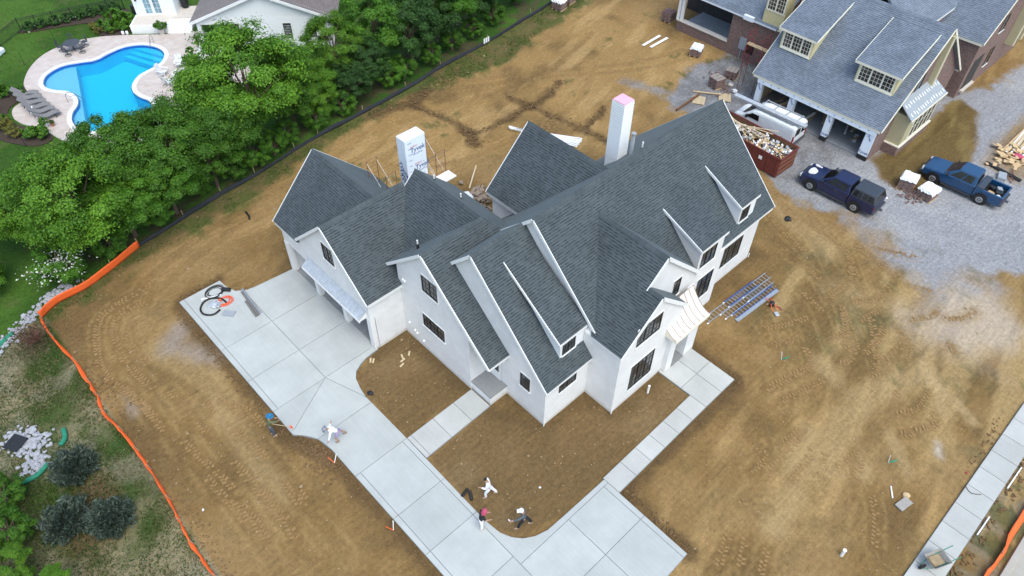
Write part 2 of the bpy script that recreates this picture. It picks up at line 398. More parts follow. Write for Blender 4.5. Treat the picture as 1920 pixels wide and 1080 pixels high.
leafmat("grass_blade", (.022,.060,.008), (.075,.135,.022)); leafmat("grass_dry", (.13,.115,.05), (.27,.235,.12)); leafmat("blossom", (.55,.58,.50), (.8,.8,.76)); leafmat("twig_leaf", (.05,.032,.02), (.11,.07,.045), .1)
# ================================================================== ground
def vnoise(x, y, seed):
    xi = np.floor(x).astype(np.int64); yi = np.floor(y).astype(np.int64); xf = x-xi; yf = y-yi
    xf = xf*xf*(3-2*xf); yf = yf*yf*(3-2*yf)
    def h(a, b):
        n_ = (a*374761393 + b*668265263 + seed*1274126177) & 0x7fffffff
        n_ = ((n_ ^ (n_ >> 13)) * 1274126177) & 0x7fffffff
        return ((n_ ^ (n_ >> 16)) & 0xffff) / 65535.0
    return (h(xi,yi)*(1-xf)+h(xi+1,yi)*xf)*(1-yf)+(h(xi,yi+1)*(1-xf)+h(xi+1,yi+1)*xf)*yf
def fbm(x, y, s, o=4, seed=1):
    t = 0; a = .5; tot = 0
    for k in range(o):
        t = t + a*vnoise(x*s, y*s, seed+k*17); tot += a; a *= .55; s *= 2.03
    return t/tot
def sstep(a, b, x):
    t = np.clip((x-a)/(b-a), 0, 1); return t*t*(3-2*t)
def dist_poly(X, Y, pts, lim=6.0):
    """distance to a polyline (only inside its padded bounding box)"""
    d = np.full(X.shape, 99.0); P = np.array(pts, float)
    m = (X > P[:,0].min()-lim) & (X < P[:,0].max()+lim) & (Y > P[:,1].min()-lim) & (Y < P[:,1].max()+lim)
    x = X[m]; y = Y[m]; dd = np.full(x.shape, 99.0)
    for (ax,ay),(bx,by) in zip(P[:-1], P[1:]):
        L2 = (bx-ax)**2+(by-ay)**2+1e-9; t = np.clip(((x-ax)*(bx-ax)+(y-ay)*(by-ay))/L2, 0, 1)
        dd = np.minimum(dd, np.hypot(x-ax-t*(bx-ax), y-ay-t*(by-ay)))
    d[m] = dd; return d
def inside(X, Y, pts):
    r_ = np.zeros(X.shape, bool); n = len(pts)
    for i in range(n):
        x0,y0 = pts[i]; x1,y1 = pts[(i+1)%n]
        c = ((y0 > Y) != (y1 > Y)) & (X < (x1-x0)*(Y-y0)/((y1-y0) if y1 != y0 else 1e-9)+x0)
        r_ ^= c
    return r_
def sdf(X, Y, pts, lim=6.0):
    d = dist_poly(X, Y, list(pts)+[pts[0]], lim); return np.where(inside(X, Y, pts), -d, d)
def smooth_pts(pts, n=6, closed=False):
    P = [Vector((p[0],p[1],p[2] if len(p) > 2 else 0)) for p in pts]; out = []; N = len(P)
    for i in range(N if closed else N-1):
        g = (lambda k: P[k % N]) if closed else (lambda k: P[max(0,min(N-1,k))])
        p0,p1,p2,p3 = g(i-1),g(i),g(i+1),g(i+2)
        for k in range(n):
            t = k/n; out.append(.5*((2*p1)+(-p0+p2)*t+(2*p0-5*p1+4*p2-p3)*t*t+(-p0+3*p1-3*p2+p3)*t*t*t))
    if not closed: out.append(P[-1])
    return out
def sp2(pts, n=6, closed=False): return [(p.x,p.y) for p in smooth_pts(pts, n, closed)]

FENCE = [(-26.3,17.65),(-25.0,18.2),(-23.2,18.25),(-21.25,18.85),(-19.05,19.65),(-15.4,20.25),(-12.2,20.8),(-9.2,21.15),(-5.3,21.85),(-2.9,22.2),(1.7,22.5),(6.6,23.0),(11.1,23.7),(17.4,24.3),(24.1,25.3),(27.8,25.9),(36,27.4),(60,31)]
GRAVEL = [(27,9),(21.5,6),(18.9,-4.5),(18.3,-8.6),(19.9,-12.3),(18.9,-13.6),(18.2,-15.6),(18.3,-18.5),(20.5,-21.5),(24.5,-22.8),(30,-21.8),(36.5,-19.5),(33.5,-17.4),(35.8,-15.7),(42,-15.3),(60,-15.0),(60,-11.8),(44.5,-11.6),(41.5,-10.5),(33,8)]
BROWN = [(27.2,-9.6),(41.0,-10.4),(40.2,-12.4),(37.2,-13.6),(33.0,-15.0),(29.8,-15.4),(26.6,-13.9),(25.3,-12.6),(25.4,-11.3)]
TRACKS = [[(-20.1,15.8),(-22.9,15.5),(-24.0,14.7),(-24.7,13.1),(-25.2,11.3),(-25.1,9.7),(-24.7,7.8),(-24.4,6.0)],[(-20.9,14.4),(-22.4,14.8),(-23.4,13.7),(-23.9,11.6),(-23.9,9.7),(-23.6,7.9)],[(-22.4,13.4),(-23.1,12.3),(-23.1,10.8),(-23.1,9.7)],
[(-24.0,3.4),(-23.6,.8),(-23.4,-.8)],[(-21.5,2.1),(-21.2,-.6)],[(-23.6,-1.8),(-23.5,-3.2),(-23.6,-4.6)],[(-22.4,-1.8),(-22.3,-3.5),(-22.5,-5.4)],[(-21.3,-2.5),(-21.4,-4.1)],[(-21.2,4.3),(-20.4,2.8),(-20.3,1.4)],[(-24.8,9.0),(-24.4,6.2)],[(-21.9,5.1),(-22.0,4.1)],
[(6.1,-13.6),(7.4,-14.4),(8.9,-15.0)],[(5.3,-14.7),(6.4,-15.2),(6.7,-15.6)],[(6.6,-16.2),(5.7,-17.1),(3.8,-16.7),(2.2,-16.3)],[(5.3,-18.2),(3.4,-17.8),(2.0,-17.3)],[(9.0,-18.9),(10.7,-18.9),(11.6,-18.7)],[(12.3,-19.3),(11.7,-20.0),(10.4,-20.1),(8.2,-19.9)],[(8.5,-17.9),(8.5,-18.4),(7.6,-18.5),(7.1,-18.2)],[(13.5,-19.5),(14.8,-20.3),(15.6,-20.3)],[(15.2,-21.0),(16.4,-21.9),(17.4,-21.9)],[(8.9,-22.9),(7.6,-23.0),(6.2,-22.4)],[(7.5,-24.2),(6.2,-23.8),(5.0,-23.1)],
[(-1.4,-18.2),(-1.7,-18.9),(-2.9,-18.7)],[(1.3,-19.2),(-.3,-19.0)],[(7.7,-20.0),(8.8,-20.5)],[(8.7,-16.9),(9.8,-17.5)],[(13.5,-22.1),(12.9,-22.7)],[(17.3,-7.8),(16.8,-11.0),(16.3,-13.3),(15.3,-14.5),(13.6,-15.0),(11.3,-15.0)],[(17.2,-13.9),(16.8,-15.9),(16.4,-16.9)],[(18.1,-14.9),(19.2,-17.0)],[(10.7,-13.4),(10.1,-15.2)],[(16.3,-17.9),(16.9,-19.3)],[(11.2,-17.4),(12.9,-17.8)],
[(-6.8,-20.0),(-8.4,-20.6)],[(-6.3,-20.7),(-7.6,-21.3)],[(-6.0,-21.7),(-7.2,-22.2)],[(.6,-23.8),(-.5,-24.6),(-2.0,-25.3)],[(-.5,-21.1),(-.5,-21.8)],[(14.2,-11.5),(14.9,-9.2),(15.9,-7.4)],[(12.2,-16.2),(13.6,-17.1),(15.0,-17.3)]]
SWEEPS = [[(-20.5,16.2),(-15,18),(-9,18.6),(-2,19.3)],[(-20.3,14.9),(-15,16.6),(-9,17.2),(-2,17.9)],[(-24.6,7),(-24.2,2),(-23.9,-3),(-24.2,-9)],[(-23.0,7),(-22.7,2),(-22.5,-3),(-22.7,-9)],[(-21.8,9),(-21.0,5),(-20.9,0),(-21.2,-8)],
[(17,-8),(14.5,-13),(10,-17),(4,-20),(-4,-22)],[(18.2,-8.5),(15.8,-13.8),(11.2,-18.2),(5,-21.5),(-3,-23.6)],[(15.5,-19),(10,-21),(4,-22.2),(-2,-21.0)],[(13,-11),(12,-15),(8,-19),(2,-21)],[(9.5,-14),(6,-17.5),(2,-19.2),(-5,-19.5)],[(11.5,-13.2),(7.5,-17.8),(3,-20),(-4,-20.6)],[(12.5,-24.5),(8,-23.8),(3,-24.8)],
[(9,22),(16,18),(24,13),(30,11)],[(9.5,20.6),(16.5,16.6),(24,11.6),(30,9.6)],[(3,19.5),(10,18),(18,17),(26,19)],[(8,8.5),(12,11),(17,12),(22,15)],[(-1,14),(4,12),(9,11.5)]]
TRENCH = [([(1.9,22.0),(5.2,21.4),(8.0,21.9)],.8),([(5.4,21.0),(6.0,18.3),(6.5,14.9)],.42),([(6.0,14.9),(7.3,14.0),(10.0,13.9),(12.8,13.9)],.38),([(12.8,13.9),(15.2,14.2),(17.3,15.0)],.42),([(12.3,16.4),(13.0,12.0),(13.6,8.0),(13.8,5.5)],.46),([(14.0,8.7),(15.9,9.0),(17.2,9.6)],.35),([(6.4,14.9),(5.7,13.0)],.6)]
def coords(a, b, st, far):
    c = np.arange(a, b+.001, st); o = []; d = st
    p = b
    while p < far: d *= 1.5; p += d; o.append(p)
    q = []; p = a; d = st
    while p > -far: d *= 1.5; p -= d; q.append(p)
    return np.array(q[::-1]+list(c)+o)
gx_ = coords(-40, 66, .23, 900); gy_ = coords(-33, 68, .23, 900)
X, Y = np.meshgrid(gx_, gy_)
fx = np.array([p[0] for p in FENCE]); fy = np.array([p[1] for p in FENCE])
dfence = Y - np.interp(X, fx, fy)
dfence = np.where(X < -26.3, np.where(Y > 17.65, np.hypot(X+26.3, 0)+.0, -26.3-X), dfence)         # >0 : beyond the fences
n1 = fbm(X,Y,.23,5,3); n2 = fbm(X,Y,1.1,4,11); n3 = fbm(X,Y,.08,3,23); n4 = fbm(X,Y,2.6,3,31)
ca, sa = math.cos(R(12)), math.sin(R(12))
st1 = fbm((X*ca+Y*sa)*.16, (-X*sa+Y*ca)*.75, 1.0, 4, 41)         # streaks dragged by machines
def lerp(c, d, t): return c*(1-t[...,None]) + np.array(d)*t[...,None]
C = np.ones(X.shape+(3,))*np.array((.215,.132,.050))
C = lerp(C, (.265,.170,.072), sstep(.40,.66,n1)); C = lerp(C, (.145,.092,.038), sstep(.52,.72,1-n1)*.8)
C = lerp(C, (.36,.235,.098), sstep(.54,.74,st1)*sstep(.35,.6,n3)*.9)
C = lerp(C, (.185,.125,.052), sstep(.55,.75,n2)*.5)
backlot = sstep(10,13,Y)*sstep(-14,-4,X) + sstep(3,8,Y)*sstep(4,12,X); backlot = np.clip(backlot,0,1)*sstep(36,30,X)
C = lerp(C, (.33,.205,.078), backlot*.6*sstep(.3,.55,n1+.1)); C = lerp(C, (.40,.265,.115), backlot*.6*sstep(.52,.7,st1))
rights = sstep(3,9,X)*sstep(-10.5,-13,Y)*sstep(24,17,X)
C = lerp(C, (.135,.095,.038), rights*sstep(.50,.66,1-n1)*.35); C = lerp(C, (.37,.255,.115), rights*sstep(.48,.66,st1)*.75); C = lerp(C, (.098,.092,.042), rights*sstep(.56,.68,fbm(X,Y,.35,4,91))*.55)
for pts,wd,am in (([(10.8,-21.6),(9.4,-23.2),(8.2,-24.2)],.35,.95),([(9.7,-23.6),(8.9,-25.5)],.4,.8),([(10.0,-22.0),(6,-20.5),(3.0,-20.6),(-.3,-21.2)],.9,.6),([(6.3,-17.3),(5.9,-18.2)],.7,.7),([(-1.2,-20),(1.5,-19.6)],.6,.6),([(-2,-21),(-4.6,-21.3)],.8,.6),([(2.2,-22.3),(1.2,-23)],.4,.7),([(3.2,-24.4),(4.6,-22.7)],.45,.6),([(12.5,-15),(14,-18)],1.1,.4),([(-22.4,10.5),(-20.9,6.0),(-21.4,2.5),(-22,-3.0)],.8,.45),([(16.8,-8.5),(15.6,-12.5)],1.2,.5)):
    C = lerp(C, (.385,.275,.135), sstep(wd*1.5,wd*.3,dist_poly(X,Y,pts)+(n2-.5)*.8)*am)
C = lerp(C, (.30,.27,.25), sstep(1.6,.4,dist_poly(X,Y,[(-20.4,11.0),(-21.5,10.0),(-19.9,7.5)])+n2*.8)*.55)
C = lerp(C, (.28,.25,.23), sstep(.9,.2,dist_poly(X,Y,[(-25.0,8.4),(-25.0,7.0)])+n2*.7)*.6)
C = lerp(C, (.52,.47,.42), np.clip(sstep(3.2,.6,dist_poly(X,Y,[(15.2,-21.5),(16.6,-24.0),(18.0,-21.0)])+(n1-.5)*5)*.45,0,1))
C = lerp(C, (.50,.46,.42), sstep(.6,.1,dist_poly(X,Y,[(5.3,-25.1),(6.0,-24.8)])+n2*.4)*.6)
for pts,wd in TRENCH: C = lerp(C, (.095,.060,.028), sstep(wd*1.5,wd*.3,dist_poly(X,Y,pts)+(n2-.5)*.9+(n4-.5)*.5)*.75)
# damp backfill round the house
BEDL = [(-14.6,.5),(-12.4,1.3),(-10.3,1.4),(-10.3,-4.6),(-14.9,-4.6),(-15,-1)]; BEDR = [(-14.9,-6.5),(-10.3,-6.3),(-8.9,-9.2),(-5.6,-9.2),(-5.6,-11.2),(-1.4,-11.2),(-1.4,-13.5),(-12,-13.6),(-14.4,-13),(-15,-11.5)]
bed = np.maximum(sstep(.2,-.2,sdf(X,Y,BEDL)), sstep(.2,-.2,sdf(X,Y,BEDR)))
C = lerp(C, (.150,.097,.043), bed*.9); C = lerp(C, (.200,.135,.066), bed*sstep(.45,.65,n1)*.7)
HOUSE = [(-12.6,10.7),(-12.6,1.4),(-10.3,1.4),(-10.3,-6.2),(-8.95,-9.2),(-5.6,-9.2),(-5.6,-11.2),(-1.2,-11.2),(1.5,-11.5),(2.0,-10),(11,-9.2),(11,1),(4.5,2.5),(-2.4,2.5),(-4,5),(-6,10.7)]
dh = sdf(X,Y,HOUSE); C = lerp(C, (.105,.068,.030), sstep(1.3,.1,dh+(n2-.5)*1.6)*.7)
DRV_EDGE = [[(-19.6,12.5),(-19.6,-.3)],[(-19.5,-.5),(-18.7,-2.4),(-18.6,-12)],[(-8.9,-15),(-8.9,-19.3)],[(-8.9,-14.95),(1.5,-14.85)],[(1.6,-14.6),(1.6,-11.6)],[(-19.4,13.2),(-16.6,13.2)]]
for e in DRV_EDGE: C = lerp(C, (.105,.066,.030), sstep(.75,.1,dist_poly(X,Y,e)+(n2-.45)*1.0)*.8)
# gravel
gsd = sdf(X,Y,GRAVEL,9)
soft = np.where((X < 21) & (Y < -11.5), 3.4, .8)
gv = sstep(.5,-.5,(gsd+(n1-.5)*4*np.minimum(soft,2.2)+(n2-.5)*1.2)/soft)
gv = np.maximum(gv, .75*sstep(1.6,.5,dist_poly(X,Y,[(21.6,11.0),(22.8,7.7),(24,5)])+n2))
bsd = sdf(X,Y,BROWN,9); brown = sstep(.35,-.35,bsd+(n2-.5)*.9); gv = gv*(1-brown)
gcol = np.ones_like(C)*np.array((.27,.272,.285)); gcol = lerp(gcol, (.32,.318,.32), sstep(.45,.7,n1)); gcol = lerp(gcol, (.165,.162,.160), sstep(.45,.65,n2)*.5*sstep(-12,-6,Y)+.45*sstep(-12,-6,Y))
C = C*(1-gv[...,None]) + gcol*gv[...,None]
C = lerp(C, (.120,.082,.030), brown*.9); C = lerp(C, (.20,.145,.055), brown*sstep(.5,.7,st1)*.7)
pile = sstep(.5,-.5,sdf(X,Y,[(33,-15.6),(40,-15.4),(50,-16),(50,-23),(36,-20.3),(32,-18.5)],9)+(n1-.5)*2.5)*(1-brown)
C = lerp(C, (.27,.20,.125), pile*.85); gv = gv*(1-pile)
# grass : beyond the fences, strip along the silt fence, left verge
lawn = sstep(-.1,.5,dfence)*np.where(X < -26.3, 0, 1) + ((X < -26.3) & (Y > 17.6))
lawn = np.clip(lawn,0,1)*np.clip(sstep(-60,-40,X)+1,0,1)
lc = np.ones_like(C)*np.array((.036,.088,.012)); lc = lerp(lc, (.060,.128,.018), sstep(.4,.65,n1)); lc = lerp(lc, (.10,.105,.04), sstep(.60,.74,n2)*.45)
under = sstep(9,3,np.abs(dfence-2.5))*sstep(-26,-22,X); lc = lerp(lc, (.075,.060,.032), under*sstep(.42,.6,n2)*.8)
lc = lerp(lc, (.33,.25,.14), sstep(1.1,.5,np.hypot((X+24.6)*.8,(Y-22.3)*1.3)+n2*.5)*.9)
C = C*(1-lawn[...,None]) + lc*lawn[...,None]
strip_w = np.interp(X,[-27,-21,-16,-10,-5,0,6,10,16,22,28,34],[.7,.9,1.7,1.9,1.3,.9,.5,2.2,3.6,2.6,2.6,2.0])
strip = sstep(.9,-.5,(-dfence-strip_w)+(n2-.5)*2.6)*(dfence < .3)*np.where((X < -26.3),0,1)*np.where(X > 36, 0, 1)
sc_ = np.ones_like(C)*np.array((.055,.082,.020)); sc_ = lerp(sc_, (.10,.085,.036), sstep(.45,.62,n2))
C = C*(1-.85*strip[...,None]) + sc_*.85*strip[...,None]
verge = ((X < -26.15) & (Y < 17.8)).astype(float)
vc = np.ones_like(C)*np.array((.085,.100,.036)); vc = lerp(vc, (.235,.200,.115), sstep(.34,.56,n2*.6+n1*.4)); vc = lerp(vc, (.040,.075,.015), sstep(.55,.72,1-n1)*.9); vc = lerp(vc, (.25,.22,.15), sstep(.52,.68,fbm(X,Y,.5,4,77))*.6)
vc = lerp(vc, (.12,.075,.040), sstep(1.9,.7,dist_poly(X,Y,[(-28.6,4.0),(-29.2,1.5),(-30.0,1.6)])+n2*.7)*.85)
vc = lerp(vc, (.13,.09,.06), sstep(1.5,.5,np.hypot(X+27.3,Y-15.3)+n2*.7)*.8)
C = C*(1-verge[...,None]) + vc*verge[...,None]
street_v = ((Y < -28.35) & (Y > -30.1)).astype(float); C = lerp(C, (.22,.19,.13), street_v*sstep(.45,.6,n2)*.7); C = lerp(C, (.075,.085,.03), street_v*sstep(.5,.62,fbm(X,Y,.9,3,5))*.7)
C = lerp(C, (.10,.105,.04), rights*sstep(.66,.78,n2)*.55); C = lerp(C, (.08,.09,.03), backlot*sstep(.63,.72,n2)*sstep(.5,.6,n1)*.7)
# wheel ruts: darker floor under the lugs
rut = np.zeros(X.shape); rutd = np.full(X.shape,9.0)
for t in TRACKS+SWEEPS:
    d_ = dist_poly(X,Y,sp2(t,5),2); rutd = np.minimum(rutd,d_); rut = np.maximum(rut, sstep(.42,.18,d_)*(.55 if t in SWEEPS else 1.0))
C = lerp(C, (.190,.118,.045), rut*.45*(1-gv*.7)); C = lerp(C, (.36,.24,.10), sstep(.40,.46,rutd)*sstep(.62,.5,rutd)*.35)
# displacement
Z = (n1-.5)*.10 + (n2-.5)*.07 + (n4-.5)*.035 - rut*.03
for pts,wd in TRENCH: Z -= .05*sstep(wd*1.2,wd*.4,dist_poly(X,Y,pts))
Z += brown*sstep(.1,-1.2,bsd)*.10
flat = [(-19.9,13.4),(-16.4,13.4),(-12.6,11),(-6,11),(-4,5.2),(4.8,3),(11.2,1.2),(11.2,-9.8),(2,-15.1),(-8.7,-15.1),(-8.7,-20),(-18.9,-20),(-18.9,-3),(-19.9,-.8)]
fl = np.minimum(sdf(X,Y,flat,9), np.minimum(np.abs(Y+27.65)-.9, np.where(Y < -29.9, -1, 9)))
brk = np.minimum(np.where((X > 26.2) & (X < 56) & (Y > -11.2) & (Y < 16), -1.0, 9.0), np.where((dfence > 1.5), -1.0, 9.0))
k_ = sstep(0,.6,np.minimum(fl, brk)); Z = Z*k_ + (-.03)*(1-k_)
far_ = (np.abs(X) > 75) | (np.abs(Y) > 75); Z[far_] = -.05
C = np.where(far_[...,None], np.array((.06,.09,.025)), C)
POOL = [(-16.15,45.3),(-15.38,46.38),(-13.94,46.9),(-12.53,46.45),(-11.29,45.94),(-9.82,46.32),(-8.42,46.45),(-7.14,45.86),(-6.31,44.66),(-6.13,43.4),(-6.44,42.38),(-7.3,41.47),(-8.48,41.09),(-9.63,40.73),(-10.66,39.69),(-11.09,38.55),(-11.0,37.34),(-10.69,36.31),(-10.94,35.27),(-11.73,34.74),(-13.46,34.93),(-14.94,34.92),(-16.0,35.15),(-16.62,36.12),(-16.65,37.5),(-16.15,38.79),(-15.31,39.81),(-14.94,40.94),(-15.11,42.23),(-15.9,43.33),(-16.3,44.27)]
psd = sdf(X,Y,POOL,5); Z = np.where(psd < .1, -2.2, Z)
ny, nx = X.shape
me = bpy.data.meshes.new("ground"); me.vertices.add(nx*ny)
me.vertices.foreach_set("co", np.stack([X,Y,Z],-1).astype(np.float32).ravel())
idx = np.arange(nx*ny).reshape(ny,nx)
q = np.stack([idx[:-1,:-1],idx[:-1,1:],idx[1:,1:],idx[1:,:-1]],-1).reshape(-1,4)
me.loops.add(q.size); me.polygons.add(len(q))
me.loops.foreach_set("vertex_index", q.ravel().astype(np.int32)); me.polygons.foreach_set("loop_start", np.arange(0,q.size,4,dtype=np.int32))
me.update(calc_edges=True); me.polygons.foreach_set("use_smooth", np.ones(len(q),bool))
ca_ = me.color_attributes.new("soil", 'FLOAT_COLOR', 'POINT'); ca_.data.foreach_set("color", np.concatenate([C, np.ones(X.shape+(1,))],-1).astype(np.float32).ravel())
ga_ = me.attributes.new("gravel", 'FLOAT', 'POINT'); ga_.data.foreach_set("value", gv.astype(np.float32).ravel())
gr_ = me.attributes.new("turf", 'FLOAT', 'POINT'); gr_.data.foreach_set("value", np.clip(lawn+verge+.6*strip,0,1).astype(np.float32).ravel())
def ground_mat():
    m, n, b = newmat("ground_soil"); b.inputs["Roughness"].default_value = .97; b.inputs["Specular IOR Level"].default_value = .15
    at = n.nodes.new("ShaderNodeAttribute"); at.attribute_name = "soil"; ag = n.nodes.new("ShaderNodeAttribute"); ag.attribute_name = "gravel"; ar = n.nodes.new("ShaderNodeAttribute"); ar.attribute_name = "turf"
    pos = n.nodes.new("ShaderNodeNewGeometry").outputs["Position"]
    a = noise(n, pos, 4.0, 7, .75); bnz = noise(n, pos, 26, 4, .7)
    c = mixc(n, 1.0, at.outputs["Color"], ramp(n, a, [(.28,.68),(.5,1.0),(.75,1.32)]), 'MULTIPLY')
    c = mixc(n, .8, c, ramp(n, bnz, [(.3,.62),(.7,1.4)]), 'MULTIPLY')
    s1 = noise(n, mapping(n, pos, (.55,6,1), (0,0,R(-35))), 1.0, 5, .7); s2 = noise(n, mapping(n, pos, (.6,7,1), (0,0,R(58))), 1.0, 5, .7); pk = noise(n, pos, .16, 3)
    dirt_only = n.nodes.new("ShaderNodeMath"); dirt_only.operation = 'SUBTRACT'; dirt_only.inputs[0].default_value = .75; n.links.new(ar.outputs["Fac"], dirt_only.inputs[1]); dirt_only.use_clamp = True
    strk = mixc(n, ramp(n, pk, [(.42,0.0),(.58,1.0)]), s1, s2); c = mixc(n, dirt_only.outputs[0], c, mixc(n, 1.0, c, ramp(n, strk, [(.30,.78),(.5,1.0),(.72,1.26)]), 'MULTIPLY'))
    vo = n.nodes.new("ShaderNodeTexVoronoi"); vo.inputs["Scale"].default_value = 13; n.links.new(pos, vo.inputs["Vector"])
    sg = ramp(n, vo.outputs["Color"], [(.1,.76),(.9,1.24)]); gm = n.nodes.new("ShaderNodeMath"); gm.operation = 'MULTIPLY'; gm.inputs[1].default_value = .75; n.links.new(ag.outputs["Fac"], gm.inputs[0])
    c = mixc(n, gm.outputs[0], c, mixc(n, 1.0, c, sg, 'MULTIPLY'))
    tn = noise(n, mapping(n, pos, (1,1,1)), 17, 5, .75); tm = n.nodes.new("ShaderNodeMath"); tm.operation = 'MULTIPLY'; tm.inputs[1].default_value = .85; n.links.new(ar.outputs["Fac"], tm.inputs[0])
    c = mixc(n, tm.outputs[0], c, mixc(n, 1.0, c, ramp(n, tn, [(.3,.45),(.7,1.5)]), 'MULTIPLY'))
    n.links.new(c, b.inputs["Base Color"])
    ad = n.nodes.new("ShaderNodeMath"); n.links.new(a, ad.inputs[0]); n.links.new(bnz, ad.inputs[1]); bump(n, b, ad.outputs[0], .7, .05)
    return m
me.materials.append(ground_mat())
ground = bpy.data.objects.new("ground", me); COL.objects.link(ground); tag(ground, kind="structure", label="bare brown earth of the building lot with lawn and gravel around it")

# ------------------------------------------------------------------ paving
def clip(poly, a, b):
    """part of poly left of the line a->b"""
    out = []; n = len(poly); s_ = lambda p: (b[0]-a[0])*(p[1]-a[1])-(b[1]-a[1])*(p[0]-a[0])
    for i in range(n):
        p, q_ = poly[i], poly[(i+1)%n]; sp, sq = s_(p), s_(q_)
        if sp >= 0: out.append(p)
        if (sp > 0 and sq < 0) or (sp < 0 and sq > 0):
            t = sp/(sp-sq); out.append((p[0]+t*(q_[0]-p[0]), p[1]+t*(q_[1]-p[1])))
    return out
def split(polys, a, b):
    r_ = []
    for p in polys:
        for q_ in (clip(p,a,b), clip(p,b,a)):
            ar = abs(sum(q_[i][0]*q_[(i+1)%len(q_)][1]-q_[(i+1)%len(q_)][0]*q_[i][1] for i in range(len(q_))))/2 if len(q_) > 2 else 0
            if ar > .02: r_.append(q_)
    return r_
def hx(y): return (-99,y),(99,y)
def vx(x): return (x,-99),(x,99)
def slab_panel(poly, z0, z1, mat, parent, name="concrete_panel", gap=.017):
    b = bmesh.new(); f = b.faces.new([b.verts.new((x,y,z1)) for x,y in poly])
    f.normal_update()
    if sum(poly[i][0]*poly[(i+1)%len(poly)][1]-poly[(i+1)%len(poly)][0]*poly[i][1] for i in range(len(poly))) < 0: bmesh.ops.reverse_faces(b, faces=[f])
    rr = bmesh.ops.inset_region(b, faces=[f], thickness=gap, use_even_offset=True, use_boundary=True)
    bmesh.ops.delete(b, geom=rr["faces"], context='FACES')
    b.faces.ensure_lookup_table(); f = b.faces[0]
    e = bmesh.ops.extrude_face_region(b, geom=[f]); vs_ = [v for v in e["geom"] if isinstance(v, bmesh.types.BMVert)]
    bmesh.ops.translate(b, verts=vs_, vec=(0,0,z0-z1)); bmesh.ops.recalc_face_normals(b, faces=b.faces)
    m_ = bpy.data.meshes.new(name); b.to_mesh(m_); b.free(); m_.materials.append(mat)
    o = bpy.data.objects.new(name, m_); COL.objects.link(o); o.parent = parent; return o
def paving(name, polys, outline, z1, mat, label):
    base = MB()
    for p in outline: base.prism(p, -.06, z1-.03)
    root = base.build(name, M["concrete_joint"]); tag(root, label, kind="structure")
    for p in polys: slab_panel(p, -.05, z1, mat, root)
    return root
D1 = [(-19.47,13.0),(-19.45,1.7),(-12.45,1.7),(-12.45,10.5),(-12.1,10.66),(-15.3,10.95),(-15.74,11.05),(-16.36,11.45),(-16.6,12.2),(-16.65,13.0)]
p1 = split(split(split([D1], *hx(7.6)), *hx(4.5)), *vx(-16.0)); p1 = split(p1, *vx(-19.14))
cv = [(-12.45,1.36),(-13.39,1.28),(-13.95,1.1),(-14.41,.86),(-14.72,.45),(-14.95,-.33),(-15.06,-1.05)]
p2 = [[(-19.45,1.7),(-16,1.7),(-19.2,-.1),(-19.45,-.1)],
      [(-16,1.7),(-15.06,-1.05),(-15.05,-1.5),(-18.6,-1.5),(-18.8,-1.12),(-19.1,-.71),(-19.42,-.38),(-19.45,-.1),(-19.2,-.1)],
      [(-16,1.7),(-12.45,1.7)]+cv,
      [(-18.6,-1.5),(-15.05,-1.5),(-15.03,-4.75),(-18.42,-4.75),(-18.42,-2.6),(-18.5,-1.9)]]
p3 = split(split(split([[(-18.42,-4.75),(-15.03,-4.75),(-15.08,-10.55),(-18.4,-10.55)]], *hx(-8.0)), *vx(-18.1)), *vx(-15.34))
CB = [(-15.08,-10.55),(-15.06,-11.45),(-14.97,-12.16),(-14.72,-12.72),(-14.35,-13.16),(-13.82,-13.49),(-13.15,-13.68),(-12.0,-13.71)]
D4 = [(-18.4,-10.55)]+CB+[(-9.02,-13.75),(-9.05,-19.2),(-18.4,-19.4)]
p4 = []
for q_ in split(split([D4], *vx(-15.34)), *vx(-18.1)): 
    cx_ = sum(p[0] for p in q_)/len(q_)
    if cx_ < -15.34: p4 += split(split([q_], *hx(-13.5)), *hx(-16.5))
    else:
        for r_ in split([q_], *hx(-14.02)):
            if sum(p[1] for p in r_)/len(r_) > -14.0: p4.append(r_)
            else: p4 += split(split(split([r_], *vx(-12.0)), *hx(-16.5)), *vx(-9.35))
drive_outline = [D1, [(-19.45,1.7),(-12.45,1.7)]+cv+[(-15.05,-4.75),(-18.42,-4.75),(-18.42,-2.6),(-18.6,-1.5),(-19.1,-.71),(-19.45,-.35)], [(-18.42,-4.75),(-15.03,-4.75),(-15.08,-10.55),(-18.4,-10.55)], D4]
driveway = paving("driveway", p1+p2+p3+p4, drive_outline, .10, M["concrete"], "new pale concrete driveway sweeping to the garage")
pw = [[(-15.02,-4.74),(-10.3,-4.68),(-10.3,-6.28),(-15.02,-6.42)]]
paving("porch_walk", split(split(split(pw, *vx(-11.7)), *vx(-13.2)), *vx(-14.75)), pw, .09, M["concrete_walk"], "short concrete path from the driveway to the side porch")
fw_ = [[(-9.02,-13.66),(-1.41,-13.56),(-1.41,-14.68),(-9.02,-14.80)]]; ps = fw_
for x_ in (-2.68,-3.93,-5.18,-6.37,-7.62): ps = split(ps, *vx(x_))
pad = [[(-1.41,-11.2),(1.42,-11.2),(1.40,-14.66),(-1.41,-14.68)]]
paving("front_walk", ps+split(split(pad, *vx(.1)), *hx(-12.9)), fw_+pad, .095, M["concrete_walk"], "straight concrete front walk and entry pad")
sw = [[(-30,-26.95),(34,-26.95),(34,-28.35),(-30,-28.35)]]; ps = sw
for k in range(-17, 24): ps = split(ps, *vx(.25+1.49*k))
paving("sidewalk", ps, sw, .10, M["concrete_walk"], "concrete street sidewalk at the lower right")
kb = MB().box(-40,-30.42,-.05,40,-30.12,.14); tag(kb.build("kerb", M["concrete_street"], bevel=.02), kind="structure", label="concrete kerb")
